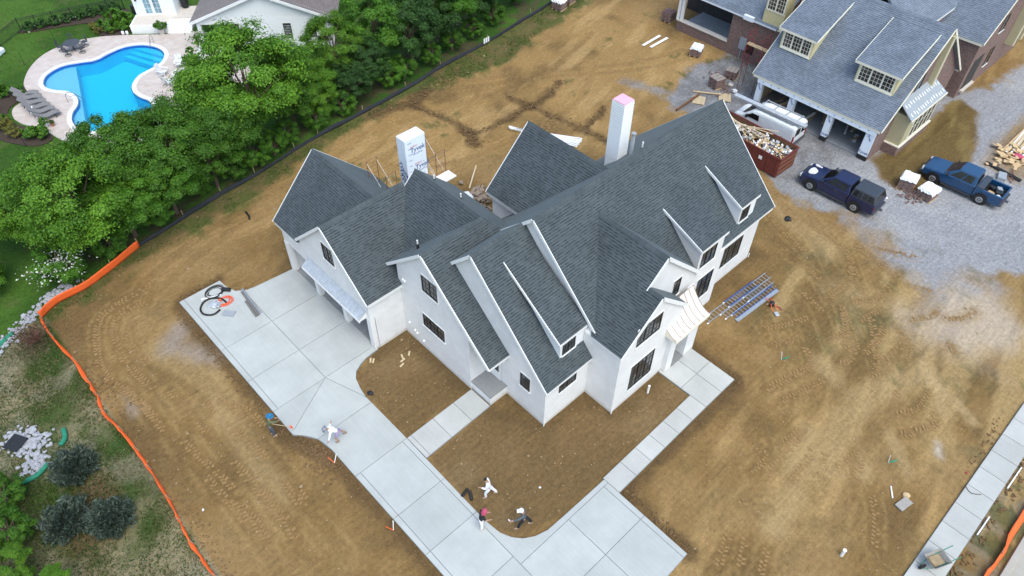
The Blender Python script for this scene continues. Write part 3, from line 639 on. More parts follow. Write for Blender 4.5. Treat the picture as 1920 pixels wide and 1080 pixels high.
stt = MB().box(-40,-44,-.08,40,-30.42,.03); tag(stt.build("street", M["concrete_street"]), kind="structure", label="pale concrete street")
# pool deck, coping and pool (part of the setting)
DECK = [(-17.3,32.4),(-17.94,34.54),(-18.45,36.6),(-18.9,38.5),(-19.7,40.0),(-19.95,41.4),(-19.5,42.8),(-18.3,43.6),(-17.75,44.8),(-17.45,46.29),(-16.43,48.14),(-15.2,49.5),(-13.76,50.35),(-11.69,50.68),(-9.33,49.89),(-7.21,48.43),(-4.52,46.22),(-1.5,44.0),(-2.6,39.5),(-1.5,36),(-4,32.5),(-9,30.5),(-14,30.5)]
def ringband(inner, outer, z0, z1):
    n = len(inner); mb = MB(); vs_ = [(x,y,z1) for x,y in inner]+[(x,y,z1) for x,y in outer]+[(x,y,z0) for x,y in inner]+[(x,y,z0) for x,y in outer]
    fs = []
    for i in range(n):
        j = (i+1)%n
        fs += [(i,j,n+j,n+i),(2*n+i,2*n+j,j,i),(n+i,n+j,3*n+j,3*n+i)]
    return mb.add(vs_, fs)
poolc = sp2(POOL, 5, True)
def offset(poly, d):
    n = len(poly); out = []
    a = sum(poly[i][0]*poly[(i+1)%n][1]-poly[(i+1)%n][0]*poly[i][1] for i in range(n)); sg = 1 if a > 0 else -1
    for i in range(n):
        t = Vector((poly[(i+1)%n][0]-poly[i-1][0], poly[(i+1)%n][1]-poly[i-1][1])).normalized()
        out.append((poly[i][0]+t.y*d*sg, poly[i][1]-t.x*d*sg))
    return out
cop = offset(poolc, .38)
b = bmesh.new()
dpts = sp2(DECK, 5, True)
ov = [b.verts.new((x,y,.06)) for x,y in dpts]; iv = [b.verts.new((x,y,.06)) for x,y in cop]
es = [b.edges.new((ov[i], ov[(i+1)%len(ov)])) for i in range(len(ov))]+[b.edges.new((iv[i], iv[(i+1)%len(iv)])) for i in range(len(iv))]
bmesh.ops.triangle_fill(b, use_beauty=True, use_dissolve=False, edges=es, normal=(0,0,1))
m_ = bpy.data.meshes.new("pool_deck"); b.to_mesh(m_); b.free(); m_.materials.append(M["travertine_pavers"])
dk = bpy.data.objects.new("pool_deck", m_); COL.objects.link(dk); tag(dk, "pinkish travertine paver terrace around the pool", kind="structure")
n = len(dpts); MB().add([(x,y,.062) for x,y in dpts]+[(x,y,-.1) for x,y in dpts], [(i,(i+1)%n,n+(i+1)%n,n+i) for i in range(n)]).build("deck_edge", M["coping"], dk)
ringband(poolc, cop, -.1, .085).build("coping", M["coping"], dk, fixn=True)
poolb = offset(poolc, -.02)
pb = MB(); n = len(poolb); pb.add([(x,y,.0) for x,y in poolb]+[(x,y,-1.3) for x,y in poolb], [((i+1)%n,i,n+i,n+(i+1)%n) for i in range(n)]); pb.add([(x,y,-1.3) for x,y in poolb], [tuple(range(n))])
basin = pb.build("pool_basin", M["pool_plaster"]); tag(basin, "blue plastered basin of the freeform swimming pool", kind="structure")
tb = offset(poolc, -.05); n = len(tb)
MB().add([(x,y,.02) for x,y in tb]+[(x,y,-.20) for x,y in tb], [((i+1)%n,i,n+i,n+(i+1)%n) for i in range(n)]).build("tile_band", M["pool_tile"], basin)
shelf = clip(poolb, (-14.7,40.9), (-12.9,46.8)) ; shelf = shelf if sum(p[0] for p in shelf)/len(shelf) < -14 else clip(poolb, (-12.9,46.8), (-14.7,40.9))
MB().prism(shelf, -1.28, -.28).build("sun_shelf", M["pool_shelf"], basin)
for k in range(3):
    off = .55*k; a_ = (-5.8-off*.35, 40.6); st_ = clip(poolb, (-8.0-off*.8,46.9-off*.1), (-5.9-off*.9,41.9-off*.5)); 
    if len(st_) > 2 and sum(p[0] for p in st_)/len(st_) < -8.5: st_ = clip(poolb, (-5.9-off*.9,41.9-off*.5), (-8.0-off*.8,46.9-off*.1))
    if len(st_) > 2: MB().prism(st_, -1.27+.005*k, -.25-.28*k).build("pool_step", M["pool_plaster"], basin)
wt = MB().add([(x,y,-.07) for x,y in poolc], [tuple(range(len(poolc))) if sum(poolc[i-1][0]*poolc[i][1]-poolc[i][0]*poolc[i-1][1] for i in range(len(poolc))) > 0 else tuple(reversed(range(len(poolc))))]); tag(wt.build("water", M["pool_water"]), "clear turquoise pool water", kind="structure")
def bed_mesh(pts, z, label):
    p_ = sp2(pts, 4, True); tag(MB().prism(p_, -.02, z).build("mulch_bed", M["mulch_dark"]), label, kind="structure")
bed_mesh([(-9.15,50.2),(-8.6,53.0),(-13.9,55.3),(-14.3,56.0),(-9.8,55.0),(-5.2,53.9),(-5.6,51.5),(-6.9,48.8)], .07, "dark mulch bed along the picket fence")
bed_mesh([(-17.6,45.6),(-19.1,45.9),(-21,44.5),(-22.2,41),(-21.6,38.5),(-20.0,36.2),(-18.6,36.4),(-19.0,38.4),(-20.0,40.0),(-20.2,41.4),(-19.8,43.0),(-18.5,43.9)], .05, "dark mulch bed behind the sun loungers")
# ================================================================== white house
house = thing("white_house", "large white painted brick house with steep charcoal shingle gables", "house", (0,0,0))
def clip_t(poly, t0, t1):
    def c(poly, lim, keep_ge):
        out = []
        for i in range(len(poly)):
            p, q_ = poly[i], poly[(i+1)%len(poly)]; a = (p[1]-lim)*(1 if keep_ge else -1); b_ = (q_[1]-lim)*(1 if keep_ge else -1)
            if a >= 0: out.append(p)
            if (a > 0 and b_ < 0) or (a < 0 and b_ > 0):
                t = a/(a-b_); out.append((p[0]+t*(q_[0]-p[0]), p[1]+t*(q_[1]-p[1])))
        return out
    poly = c(poly, t0, True)
    return c(poly, t1, False) if len(poly) > 2 else []
def slope(parent, P0, a, b_, poly, mat, name="roof_slope", h=.15, thick=.14):
    """courses of shingles: P0 origin, a along the eave, b_ up the slope (unit vectors), poly in (s,t)"""
    P0 = Vector(P0); a = Vector(a).normalized(); b_ = Vector(b_).normalized(); nrm = a.cross(b_).normalized()
    if nrm.z < 0: nrm = -nrm
    mb = MB(); tmax = max(p[1] for p in poly); k = 0
    area = sum(poly[i][0]*poly[(i+1)%len(poly)][1]-poly[(i+1)%len(poly)][0]*poly[i][1] for i in range(len(poly)))
    if area < 0: poly = poly[::-1]
    flip = a.cross(b_).z < 0
    while k*h < tmax-1e-6:
        t0, t1 = k*h, min((k+1)*h, tmax); pc = clip_t(poly, t0, t1); k += 1
        if len(pc) < 3: continue
        vs_ = []; 
        for s_, t_ in pc:
            lift = .020*(1-(t_-t0)/h)
            vs_.append(P0+a*s_+b_*t_+nrm*lift)
        o = len(mb.v); mb.v += [tuple(v) for v in vs_]; f = list(range(o, o+len(vs_)))
        if flip: f = f[::-1]
        mb.f.append(tuple(f)); mb.uv += [pc[i-o] for i in f]
        low = [p for p in pc if abs(p[1]-t0) < 1e-6]
        if len(low) >= 2:
            s0, s1 = min(p[0] for p in low), max(p[0] for p in low)
            q_ = [P0+a*s0+b_*t0+nrm*.020, P0+a*s1+b_*t0+nrm*.020, P0+a*s1+b_*t0-nrm*.002, P0+a*s0+b_*t0-nrm*.002]
            o = len(mb.v); mb.v += [tuple(v) for v in q_]; f = (o,o+3,o+2,o+1) if not flip else (o,o+1,o+2,o+3); mb.f.append(f); mb.uv += [(0,0)]*4
    bot = [P0+a*s_+b_*t_-nrm*thick for s_,t_ in poly]; top = [P0+a*s_+b_*t_-nrm*.001 for s_,t_ in poly]; n = len(poly); o = len(mb.v)
    mb.v += [tuple(v) for v in bot]+[tuple(v) for v in top]
    fs = [tuple(range(o,o+n))]+[(o+i,o+(i+1)%n,o+n+(i+1)%n,o+n+i) for i in range(n)]
    if not flip: fs[0] = fs[0][::-1]
    else: fs[1:] = [f[::-1] for f in fs[1:]]
    mb.f += fs; mb.uv += [(0,0)]*sum(len(f) for f in fs)
    return mb.build(name, mat, parent)
def ridge_cap(parent, p0, p1, side, s, mat, name="ridge_cap", w=.17):
    """side: horizontal unit vector across the ridge; s: roof slope"""
    p0 = Vector(p0); p1 = Vector(p1); L = (p1-p0).length; d = (p1-p0)/L; sv = Vector(side); mb = MB(); n = max(1,int(L/.2)); st = L/n
    for k in range(n):
        for sg in (1,-1):
            e = sv*sg*w - Vector((0,0,w*s)); up = Vector((0,0,.05)); nz = Vector((0,0,1))
            A_ = p0+d*(k*st)+up; B_ = p0+d*((k+1)*st+.02)+up-nz*.02
            q_ = [A_, B_, B_+e, A_+e, A_+e-nz*.06, B_+e-nz*.06]
            o = len(mb.v); mb.v += [tuple(v) for v in q_]; mb.f += [(o,o+1,o+2,o+3),(o+3,o+2,o+5,o+4)]; mb.uv += [(k*.37%3,.02),(k*.37%3+.2,.02),(k*.37%3+.2,.07),(k*.37%3,.07)]+[(0,.1)]*4
    return mb.build(name, mat, parent, fixn=False)
def gable_roof_x(parent, x0, x1, yr, zr, s, yf, yb, mat, cap=True, rake0=True, rake1=True, trim="white_trim", fas_f=True, fas_b=False):
    """ridge along X; front eave yf (< yr), back eave yb (> yr)"""
    L = x1-x0; k = math.hypot(1,s)
    if yf is not None: slope(parent, (x0,yf,zr-s*(yr-yf)), (1,0,0), (0,1,s), [(0,0),(L,0),(L,(yr-yf)*k),(0,(yr-yf)*k)], mat)
    if yb is not None: slope(parent, (x1,yb,zr-s*(yb-yr)), (-1,0,0), (0,-1,s), [(0,0),(L,0),(L,(yb-yr)*k),(0,(yb-yr)*k)], mat)
    if cap: ridge_cap(parent, (x0,yr,zr), (x1,yr,zr), (0,1,0), s, mat)
    tm = M[trim]; dz = .092
    for x, on in ((x0-.01,rake0),(x1+.01,rake1)):
        if not on: continue
        if yf is not None: MB().bar((x,yr,zr-dz), (x,yf+.01,zr-s*(yr-yf)-dz), .045, .18, (0,0,1)).build("rake_board", tm, parent)
        if yb is not None: MB().bar((x,yr+.01,zr-dz), (x,yb-.01,zr-s*(yb-yr)-dz), .045, .18, (0,0,1)).build("rake_board", tm, parent)
    if fas_f and yf is not None: z = zr-s*(yr-yf); MB().box(x0+.08,yf+.03,z-.26,x1-.08,yf+.07,z-.02).build("fascia", tm, parent)
    if fas_b and yb is not None: z = zr-s*(yb-yr); MB().box(x0+.08,yb-.07,z-.26,x1-.08,yb-.03,z-.02).build("fascia", tm, parent)
def gable_roof_y(parent, y0, y1, xr, zr, sl, xl, xrr, mat, cap=True, rake0=True, rake1=True, trim="white_trim", sr=None, fas=True):
    """ridge along Y from y0 to y1 (y0<y1); left eave xl, right eave xrr"""
    sr = sr or sl; L = y1-y0
    if xl is not None: slope(parent, (xl,y1,zr-sl*(xr-xl)), (0,-1,0), (1,0,sl), [(0,0),(L,0),(L,(xr-xl)*math.hypot(1,sl)),(0,(xr-xl)*math.hypot(1,sl))], mat)
    if xrr is not None: slope(parent, (xrr,y0,zr-sr*(xrr-xr)), (0,1,0), (-1,0,sr), [(0,0),(L,0),(L,(xrr-xr)*math.hypot(1,sr)),(0,(xrr-xr)*math.hypot(1,sr))], mat)
    if cap: ridge_cap(parent, (xr,y0,zr), (xr,y1,zr), (1,0,0), sl, mat)
    tm = M[trim]; dz = .092
    for y, on in ((y0-.01,rake0),(y1+.01,rake1)):
        if not on: continue
        if xl is not None: MB().bar((xr,y,zr-dz), (xl+.01,y,zr-sl*(xr-xl)-dz), .045, .18, (0,0,1)).build("rake_board", tm, parent)
        if xrr is not None: MB().bar((xr+.01,y,zr-dz), (xrr-.01,y,zr-sr*(xrr-xr)-dz), .045, .18, (0,0,1)).build("rake_board", tm, parent)
    if fas and xl is not None: z = zr-sl*(xr-xl); MB().box(xl+.03,y0+.08,z-.26,xl+.07,y1-.08,z-.02).build("fascia", tm, parent)
    if fas and xrr is not None: z = zr-sr*(xrr-xr); MB().box(xrr-.07,y0+.08,z-.26,xrr-.03,y1-.08,z-.02).build("fascia", tm, parent)
def wall_x(parent, x0, x1, prof, mat="painted_brick", name="wall"):
    """prism: profile in (y,z) extruded along X"""
    return MB().extr([(x0,y,z) for y,z in prof], (x1-x0,0,0)).build(name, M[mat], parent, fixn=True)
def wall_y(parent, y0, y1, prof, mat="painted_brick", name="wall"):
    return MB().extr([(x,y0,z) for x,z in prof], (0,y1-y0,0)).build(name, M[mat], parent, fixn=True)
def window(parent, ax, c, a0, a1, z0, z1, sash=2, cols=2, rows=3, frame="black_frame", glass="window_glass", sill="white_trim", fw=.06, name="window", bars=None, dirn=-1, level2=True):
    """ax 'x': wall faces -X at x=c, spans y a0..a1 ; ax 'y': wall faces -Y at y=c, spans x a0..a1"""
    d = dirn
    def bx(mb, u0, u1, w0, w1, d0, d1):
        p, q_ = sorted((c+d*d0, c+d*d1))
        if ax == 'x': mb.box(p,u0,w0,q_,u1,w1)
        else: mb.box(u0,p,w0,u1,q_,w1)
    f = MB(); bx(f,a0,a1,z1-fw,z1,-.02,.045); bx(f,a0,a1,z0,z0+fw,-.02,.045)
    W = (a1-a0)/sash
    for k in range(sash+1):
        u = a0+W*k; lo, hi = (u-fw/2, u+fw/2) if 0 < k < sash else ((u,u+fw) if k == 0 else (u-fw,u))
        bx(f,lo,hi,z0+fw,z1-fw,-.02,.045)
    o = f.build(name, M[frame], parent)
    sub = o if level2 else parent
    for k in range(sash):
        g = MB(); bx(g,a0+W*k+fw*.5,a0+W*(k+1)-fw*.5,z0+fw,z1-fw,-.01,.010); g.build("pane", M[glass], sub)
    if sill == 'white_trim' and ax in 'xy' and dirn == -1:
        g = MB(); bx(g,a0-.06,a0-.004,z0,z1+.06,-.01,.03); bx(g,a1+.004,a1+.06,z0,z1+.06,-.01,.03); bx(g,a0-.004,a1+.004,z1+.004,z1+.06,-.01,.03); g.build("casing", M['white_trim'], sub)
    if cols > 1 or rows > 1:
        g = MB()
        for k in range(sash):
            u0, u1 = a0+W*k+fw*.5, a0+W*(k+1)-fw*.5
            for j in range(1,cols): u = u0+(u1-u0)*j/cols; bx(g,u-.011,u+.011,z0+fw,z1-fw,.0,.026)
            for j in range(1,rows): v = z0+fw+(z1-z0-2*fw)*j/rows; bx(g,u0,u1,v-.011,v+.011,.0,.024)
        g.build("glazing_bars", M[bars or frame], sub)
    if sill: g = MB(); bx(g,a0-.05,a1+.05,z0-.10,z0-.004,-.02,.09); g.build("sill", M[sill], sub)
    return o
SH = M["shingle_charcoal"]; PB = "painted_brick"
# --- S4 main block (ridge along X)
yr, zr, s = -4.4, 10.0, .975
prof = lambda yr,zr,s,y0,y1,d=.20: [(y0,-.1),(y1,-.1),(y1,zr-s*(y1-yr)-d),(yr,zr-d),(y0,zr-s*(yr-y0)-d)]
wall_x(house, -5.32, 10.72, prof(yr,zr,s,-9.2,.9))
gable_roof_x(house, -5.5, 10.9, yr, zr, s, -9.78, 1.3, SH, rake0=False)
MB().bar((-5.51,yr,zr-.092), (-5.51,-9.40,zr-s*(9.40+yr)-.092), .045, .18).build("rake_board", M["white_trim"], house); MB().bar((-5.51,yr+.01,zr-.092), (-5.51,1.29,zr-s*(1.29-yr)-.092), .045, .18).build("rake_board", M["white_trim"], house)
# --- S3 (with shed dormer)
wall_x(house, -8.95, -5.34, prof(-3.62,9.25,1.02,-9.2,0.0,.24))
gable_roof_x(house, -9.12, -5.33, -3.62, 9.25, 1.02, -9.42, -.3, SH, rake1=False)
# --- S2 (catslide over the porch)
zf = lambda y: 8.4-.9*(-1.14-y)
wall_x(house, -10.27, -6.2, [(1.5,-.1),(-4.62,-.1),(-4.62,zf(-4.62)-.22),(-1.14,8.18),(1.5,8.4-.9*2.64-.22)])
gable_roof_x(house, -10.44, -6.15, -1.14, 8.4, .9, None, 3.2, SH, rake1=False)
slope(house, (-10.44,-6.4,zf(-6.4)), (1,0,0), (0,1,.9), [(0,0),(1.55,0),(1.55,1.6*1.345),(6.30,1.6*1.345),(6.37,4.036),(4.34,5.26*1.3454),(0,5.26*1.3454)], SH)
MB().bar((-10.45,-1.14,8.295), (-10.45,-6.39,zf(-6.4)-.105), .06, .22).build("rake_board", M["white_trim"], house)
MB().box(-10.36,-6.37,zf(-6.4)-.26,-8.95,-6.33,zf(-6.4)-.02).build("fascia", M["white_trim"], house)
# porch
MB().box(-10.22,-6.22,-.1,-8.96,-4.62,.68).build("porch_base", M[PB], house)
MB().box(-10.25,-6.26,.68,-8.955,-4.63,.74).build("porch_slab", M["concrete_joint"], house)
# --- W2 (ridge along Y)
wall_y(house, -1.0, 4.55, [(-10.0,-.1),(-3.6,-.1),(-3.6,5.6),(-6.1,8.1),(-10.0,4.3)])
gable_roof_y(house, -1.14, 4.75, -6.1, 8.35, .975, -9.9, None, SH, rake0=False)
slope(house, (-3.3,-3.4,8.35-.975*2.8), (0,1,0), (-1,0,.975), [(0,0),(8.15,0),(8.15,2.8*1.3966),(2.26,2.8*1.3966),(0,1.075)], SH)
MB().bar((-6.1,4.76,8.245), (-3.31,4.76,8.35-.975*2.8-.105), .05, .18).build("rake_board", M["white_trim"], house)
# --- C1 (garage gable facing the driveway)
C1z = lambda y: 7.75-.93*abs(y-4.92)
MB().extr([(-12.58,1.45,2.66),(-12.58,8.4,2.66),(-12.58,8.4,C1z(8.4)-.2),(-12.58,4.92,7.5),(-12.58,1.45,C1z(1.45)-.22)], (.3,0,0)).build("wall", M[PB], house, fixn=True)
gable_roof_x(house, -12.75, -7.0, 4.92, 7.75, .93, 1.18, 8.55, SH, rake1=False)
MB().box(-12.28,1.45,-.1,-10.2,1.75,4.25).build("wall", M[PB], house)
# --- G wing (ridge along Y, behind the garage doors)
gable_roof_y(house, 4.9, 11.25, -9.05, 7.73, 1.0, None, -5.4, SH, rake0=False)
slope(house, (-12.72,11.25,4.06), (0,-1,0), (1,0,1.0), [(0,0),(2.7,0),(2.7,.42),(6.35,.42),(6.35,3.67*1.41421),(0,3.67*1.41421)], SH)
MB().bar((-9.05,11.26,7.64), (-12.71,11.26,3.97), .05, .18).build("rake_board", M["white_trim"], house); MB().box(-12.69,8.6,3.80,-12.65,11.17,4.04).build("fascia", M["white_trim"], house)
wall_y(house, 10.45, 10.75, [(-12.5,-.1),(-5.7,-.1),(-5.7,4.1),(-9.05,7.45),(-12.5,4.05)])
MB().box(-12.56,8.4,2.66,-12.28,10.75,4.0).build("wall", M[PB], house)
MB().box(-6.0,4.6,-.1,-5.7,10.45,4.4).build("wall", M[PB], house)
for y0_, y1_ in ((10.36,10.75),(7.33,7.72),(4.25,4.64),(1.45,1.84)): MB().box(-12.60,y0_,.0,-12.25,y1_,2.66).build("garage_pier", M[PB], house)
MB().box(-12.45,1.75,-.05,-6.0,10.45,.105).build("garage_floor", M["garage_floor"], house)
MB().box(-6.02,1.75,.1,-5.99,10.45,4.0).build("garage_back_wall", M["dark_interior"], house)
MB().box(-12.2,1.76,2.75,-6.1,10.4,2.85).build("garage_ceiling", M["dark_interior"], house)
for k,(cx_,cy_,w_,d_,h_,mm) in enumerate(((-11.2,3.1,.9,1.2,.5,"plywood"),(-10.4,6.2,1.4,.8,.7,"cloth_grey"),(-11.7,6.6,.3,.3,.9,"black_frame"),(-11.6,2.3,.25,.9,.35,"lumber"),(-10.6,9.2,1.1,.9,.6,"white_board"))):
    o = MB().obox((cx_,cy_,.11+h_/2),(w_,d_,h_),(0,0,.3*k)).build(("plywood_stack","tarp_bundle","black_bin","lumber_stack","board_stack")[k], M[mm], bevel=.03)
    tag(o, ("plywood offcut stack inside the garage door nearest the walkway","grey tarp bundle deep inside the middle garage bay","black bin just inside the middle garage door","short lumber pieces at the right garage door edge","white board stack inside the far left garage bay")[k], ("plywood","tarp","bin","lumber","boards")[k])
# metal awning over the garage doors
aw = MB().extr([(-12.59,1.75,3.28),(-13.12,1.75,2.86),(-13.12,1.75,2.80),(-12.59,1.75,3.20)], (0,6.0,0)).build("metal_awning", M["galvanised"], house, fixn=True)
for k in range(16): MB().bar((-12.61,1.78+.396*k,3.285), (-13.12,1.78+.396*k,2.885), .025, .035).build("seam", M["galvanised"], aw)
MB().box(-13.15,1.72,2.66,-13.08,7.78,2.82).build("fascia", M["white_trim"], house)
for k in range(2): MB().extr([(-12.585,(1.75,7.71)[k],2.7),(-13.08,(1.75,7.71)[k],2.7),(-13.08,(1.75,7.71)[k],2.84),(-12.585,(1.75,7.71)[k],3.25)], (0,.05,0)).build("awning_bracket", M["white_trim"], house, fixn=True)
# --- B1 rear wing
wall_y(house, -1.0, 2.45, [(-2.1,-.1),(4.2,-.1),(4.2,6.1),(1.1,9.15),(-2.1,6.05)])
gable_roof_y(house, -3.8, 2.65, 1.1, 9.4, .98, -2.45, 4.6, SH, rake0=False)
# --- S5 entry gables: small front and large behind share one left slope
wall_y(house, -11.21, -7.6, [(-5.6,-.1),(-.45,-.1),(-.45,5.15),(-2.9,7.42),(-5.6,4.93)])
k5 = math.hypot(1,.93)
bx_, by_ = -5.7, 5.06
L1 = [(-11.32+11.32,0)]
# left slope polygon in (s along -Y ... use a=(0,-1,0) from y=-6.0 ; s = -6.0 - y)
slope(house, (bx_,-4.9,by_), (0,-1,0), (1,0,.93), [(4.3,0),(6.42,0),(6.42,2.8*k5),(5.45,2.8*k5),(5.45,4.15*k5),(.2,4.15*k5)], SH)
zs, zb = by_+.93*2.8, by_+.93*4.15
xs_, xb_ = bx_+2.8, bx_+4.15
slope(house, (-.15,-11.32,zs-.93*(-.15-xs_)), (0,1,0), (-1,0,.93), [(0,0),(1.2,0),(1.2,(-.15-xs_)*k5),(0,(-.15-xs_)*k5)], SH)
slope(house, (2.45,-10.35,zb-.96*(2.45-xb_)), (0,1,0), (-1,0,.96), [(0,0),(5.6,0),(5.6,(2.45-xb_)*math.hypot(1,.96)),(0,(2.45-xb_)*math.hypot(1,.96))], SH)
ridge_cap(house, (xb_,-10.33,zb), (xb_,-5.25,zb), (1,0,0), .93, SH); ridge_cap(house, (xs_,-11.3,zs), (xs_,-10.3,zs), (1,0,0), .93, SH)
for y_, xm, zm, xe, sl in ((-11.30,xs_,zs,bx_,.93),(-11.30,xs_,zs,-.15,.93),(-10.33,xb_,zb,xs_-.1,.93),(-10.33,xb_,zb,2.45,.96)):
    MB().bar((xm,y_-.02,zm-.105), (xe,y_-.02,zm-sl*abs(xe-xm)-.105), .05, .22).build("rake_board", M["white_trim"], house)
wall_y(house, -10.2, -7.0, [(-3.0,-.1),(2.1,-.1),(2.1,5.35),(xb_,zb-.2),(-3.0,7.4)])
MB().box(bx_+.03,-11.25,by_-.24,bx_+.07,-9.2,by_-.02).build("fascia", M["white_trim"], house)
# entry block with copper awning
for bx0,by0,bx1,by1,z0_,z1_ in ((-1.2,-11.5,-.62,-10.0,-.1,3.5),(.55,-11.5,1.5,-10.0,-.1,3.5),(-.62,-11.5,.55,-10.0,2.62,3.5),(-.62,-10.6,.55,-10.3,-.1,2.62)): MB().box(bx0,by0,z0_,bx1,by1,z1_).build("entry_wall", M[PB], house)
dr = MB().box(-.6,-10.66,.1,.53,-10.6,2.6).build("entry_door", M["black_frame"], house)
MB().box(-.48,-10.69,.45,.41,-10.665,2.45).build("pane", M["window_glass"], dr)
MB().box(-.62,-11.55,.02,.55,-10.6,.16).build("door_step", M["concrete_joint"], house)
ap = []
for k in range(9):
    t = k/8; ap.append((-11.98+1.45*t, 3.62+1.25*(t**1.9)))
mb = MB(); n = len(ap)
mb.add([(-1.62,y,z) for y,z in ap]+[(1.45,y,z) for y,z in ap], [(i,n+i,n+i+1,i+1) for i in range(n-1)])
mb.add([(-1.62,y,z-.05) for y,z in ap]+[(1.45,y,z-.05) for y,z in ap], [(i+1,n+i+1,n+i,i) for i in range(n-1)])
ca2 = mb.build("copper_awning", M["copper_sheet"], house)
for k in range(8):
    x_ = -1.6+.434*k; m2 = MB(); 
    for i in range(n-1): m2.bar((x_,ap[i][0],ap[i][1]+.02),(x_,ap[i+1][0],ap[i+1][1]+.02),.018,.03)
    m2.build("seam", M["cushion_tan"], ca2)
for x_ in (-1.63,1.43):
    MB().extr([(x_,ap[0][0]+.02,3.50)]+[(x_,y,z-.03) for y,z in ap]+[(x_,-10.5,3.5)], (.03,0,0)).build("awning_cheek", M["cream_trim"], house, fixn=True)
MB().box(-1.64,-12.0,3.42,1.47,-11.93,3.64).build("fascia", M["cream_trim"], house)
MB().box(-1.6,-11.92,3.44,1.44,-10.3,3.50).build("awning_soffit", M["white_trim"], house)
# --- bay with shed dormer D2, dormers D3 and D1
MB().box(2.0,-9.86,-.1,5.5,-8.0,4.62).build("wall", M[PB], house)
def shed(x0, x1, yf, zf_, yb, zb_, wall_y_, zw, left=True, right=True, wm=PB, ov=.18):
    s_ = (zb_-zf_)/(yb-yf); L = x1-x0; k = math.hypot(1,s_)
    slope(house, (x0,yf,zf_), (1,0,0), (0,1,s_), [(0,0),(L,0),(L,(yb-yf)*k),(0,(yb-yf)*k)], SH, name="dormer_roof", thick=.10)
    MB().extr([(x0+ov,wall_y_,zw),(x0+ov,yb-.1,zb_-.14),(x0+ov,wall_y_,zf_+s_*(wall_y_-yf)-.11)], (L-2*ov,0,0)).build("dormer_wall", M[wm], house, fixn=True)
    for x in (x0-.01,): MB().bar((x,yf+.02,zf_-.07),(x,yb,zb_-.07),.05,.16).build("rake_board", M["white_trim"], house)
    MB().box(x0,yf+.0,zf_-.22,x1,yf+.04,zf_-.03).build("fascia", M["white_trim"], house)
shed(2.55, 5.15, -9.99, 6.36, -6.9, 7.62, -9.865, 4.4, ov=.12)
shed(7.05, 9.05, -9.46, 6.62, -6.4, 8.05, -9.36, 4.6, wm="white_siding")
shed(-7.6, -5.45, -8.74, 5.48, -4.45, 8.4, -8.64, 3.5, wm="white_siding")
# windows
window(house,'x',-10.27,-2.16,-.84,5.40,6.66,2,2,3); window(house,'x',-10.27,-2.50,-.60,2.30,3.30,3,2,2)
window(house,'x',-12.58,4.35,5.42,4.92,6.18,2,2,3)
window(house,'x',-8.95,-8.04,-7.30,1.95,3.05,1,2,3); window(house,'y',-9.2,-7.95,-6.58,2.08,3.12,2,2,3)
window(house,'y',-11.21,-4.45,-2.48,4.85,6.25,3,2,4); window(house,'y',-11.21,-4.42,-2.42,1.02,3.14,3,2,4)
window(house,'y',-10.2,-.2,.46,4.75,6.05,1,2,3); window(house,'y',-10.2,1.52,2.0,3.7,4.25,1,1,2)
window(house,'y',-9.865,2.85,4.30,4.72,6.05,3,1,3); window(house,'y',-9.86,3.15,4.75,1.5,3.50,3,1,3)
window(house,'y',-9.2,6.8,8.98,1.45,3.20,3,2,4)
window(house,'y',-9.36,7.32,8.2,5.3,6.38,2,2,3); window(house,'y',-8.64,-7.3,-6.3,4.28,5.25,2,2,3)
pd = MB().box(-9.02,-5.75,.76,-8.99,-4.85,2.75).build("porch_door", M["white_trim"], house); MB().box(-9.04,-5.62,1.45,-9.02,-4.98,2.6).build("pane", M["window_glass"], pd)
# vents, pipes, chimneys
def vent(x, y, z, h=.35, r=.05): 
    o = MB().tube((x,y,z-.2),(x,y,z+h),r,r,8).build("vent_pipe", M["pvc_white"], house); MB().tube((x,y,z-.25),(x,y,z+.08),r*1.9,r*1.2,8).build("flashing", M["black_membrane"], o)
vent(-9.2,.75,7.0); vent(-5.55,3.7,7.86); vent(-5.3,1.6,7.6); vent(3.9,-3.9,9.5,.45)
MB().tube((3.3,-3.6,8.6),(3.3,-3.6,10.6),.11,.11,12).build("flue_pipe", M["galvanised"], house)
MB().lathe([(.15,0),(.15,.12),(.02,.16)],12,(3.3,-3.6,10.58)).build("flue_cap", M["aluminium"], house)
ch = MB().box(2.95,-2.95,5,3.8,-2.05,12.3).build("chimney", M["white_siding"], house)
for k in range(34): MB().box(2.93,-2.97,7.0+.155*k,3.82,-2.03,7.02+.155*k).build("siding_course", M["white_siding"], ch)
MB().box(2.97,-2.93,12.3,3.78,-2.07,12.36).build("chimney_cap", M["foam_pink"], ch)
MB().extr([(2.9,-3.0,8.15),(3.85,-3.0,8.15),(3.85,-3.0,8.55),(2.9,-3.0,8.55)], (0,.9,-.88)).build("flashing", M["black_membrane"], house, fixn=True)
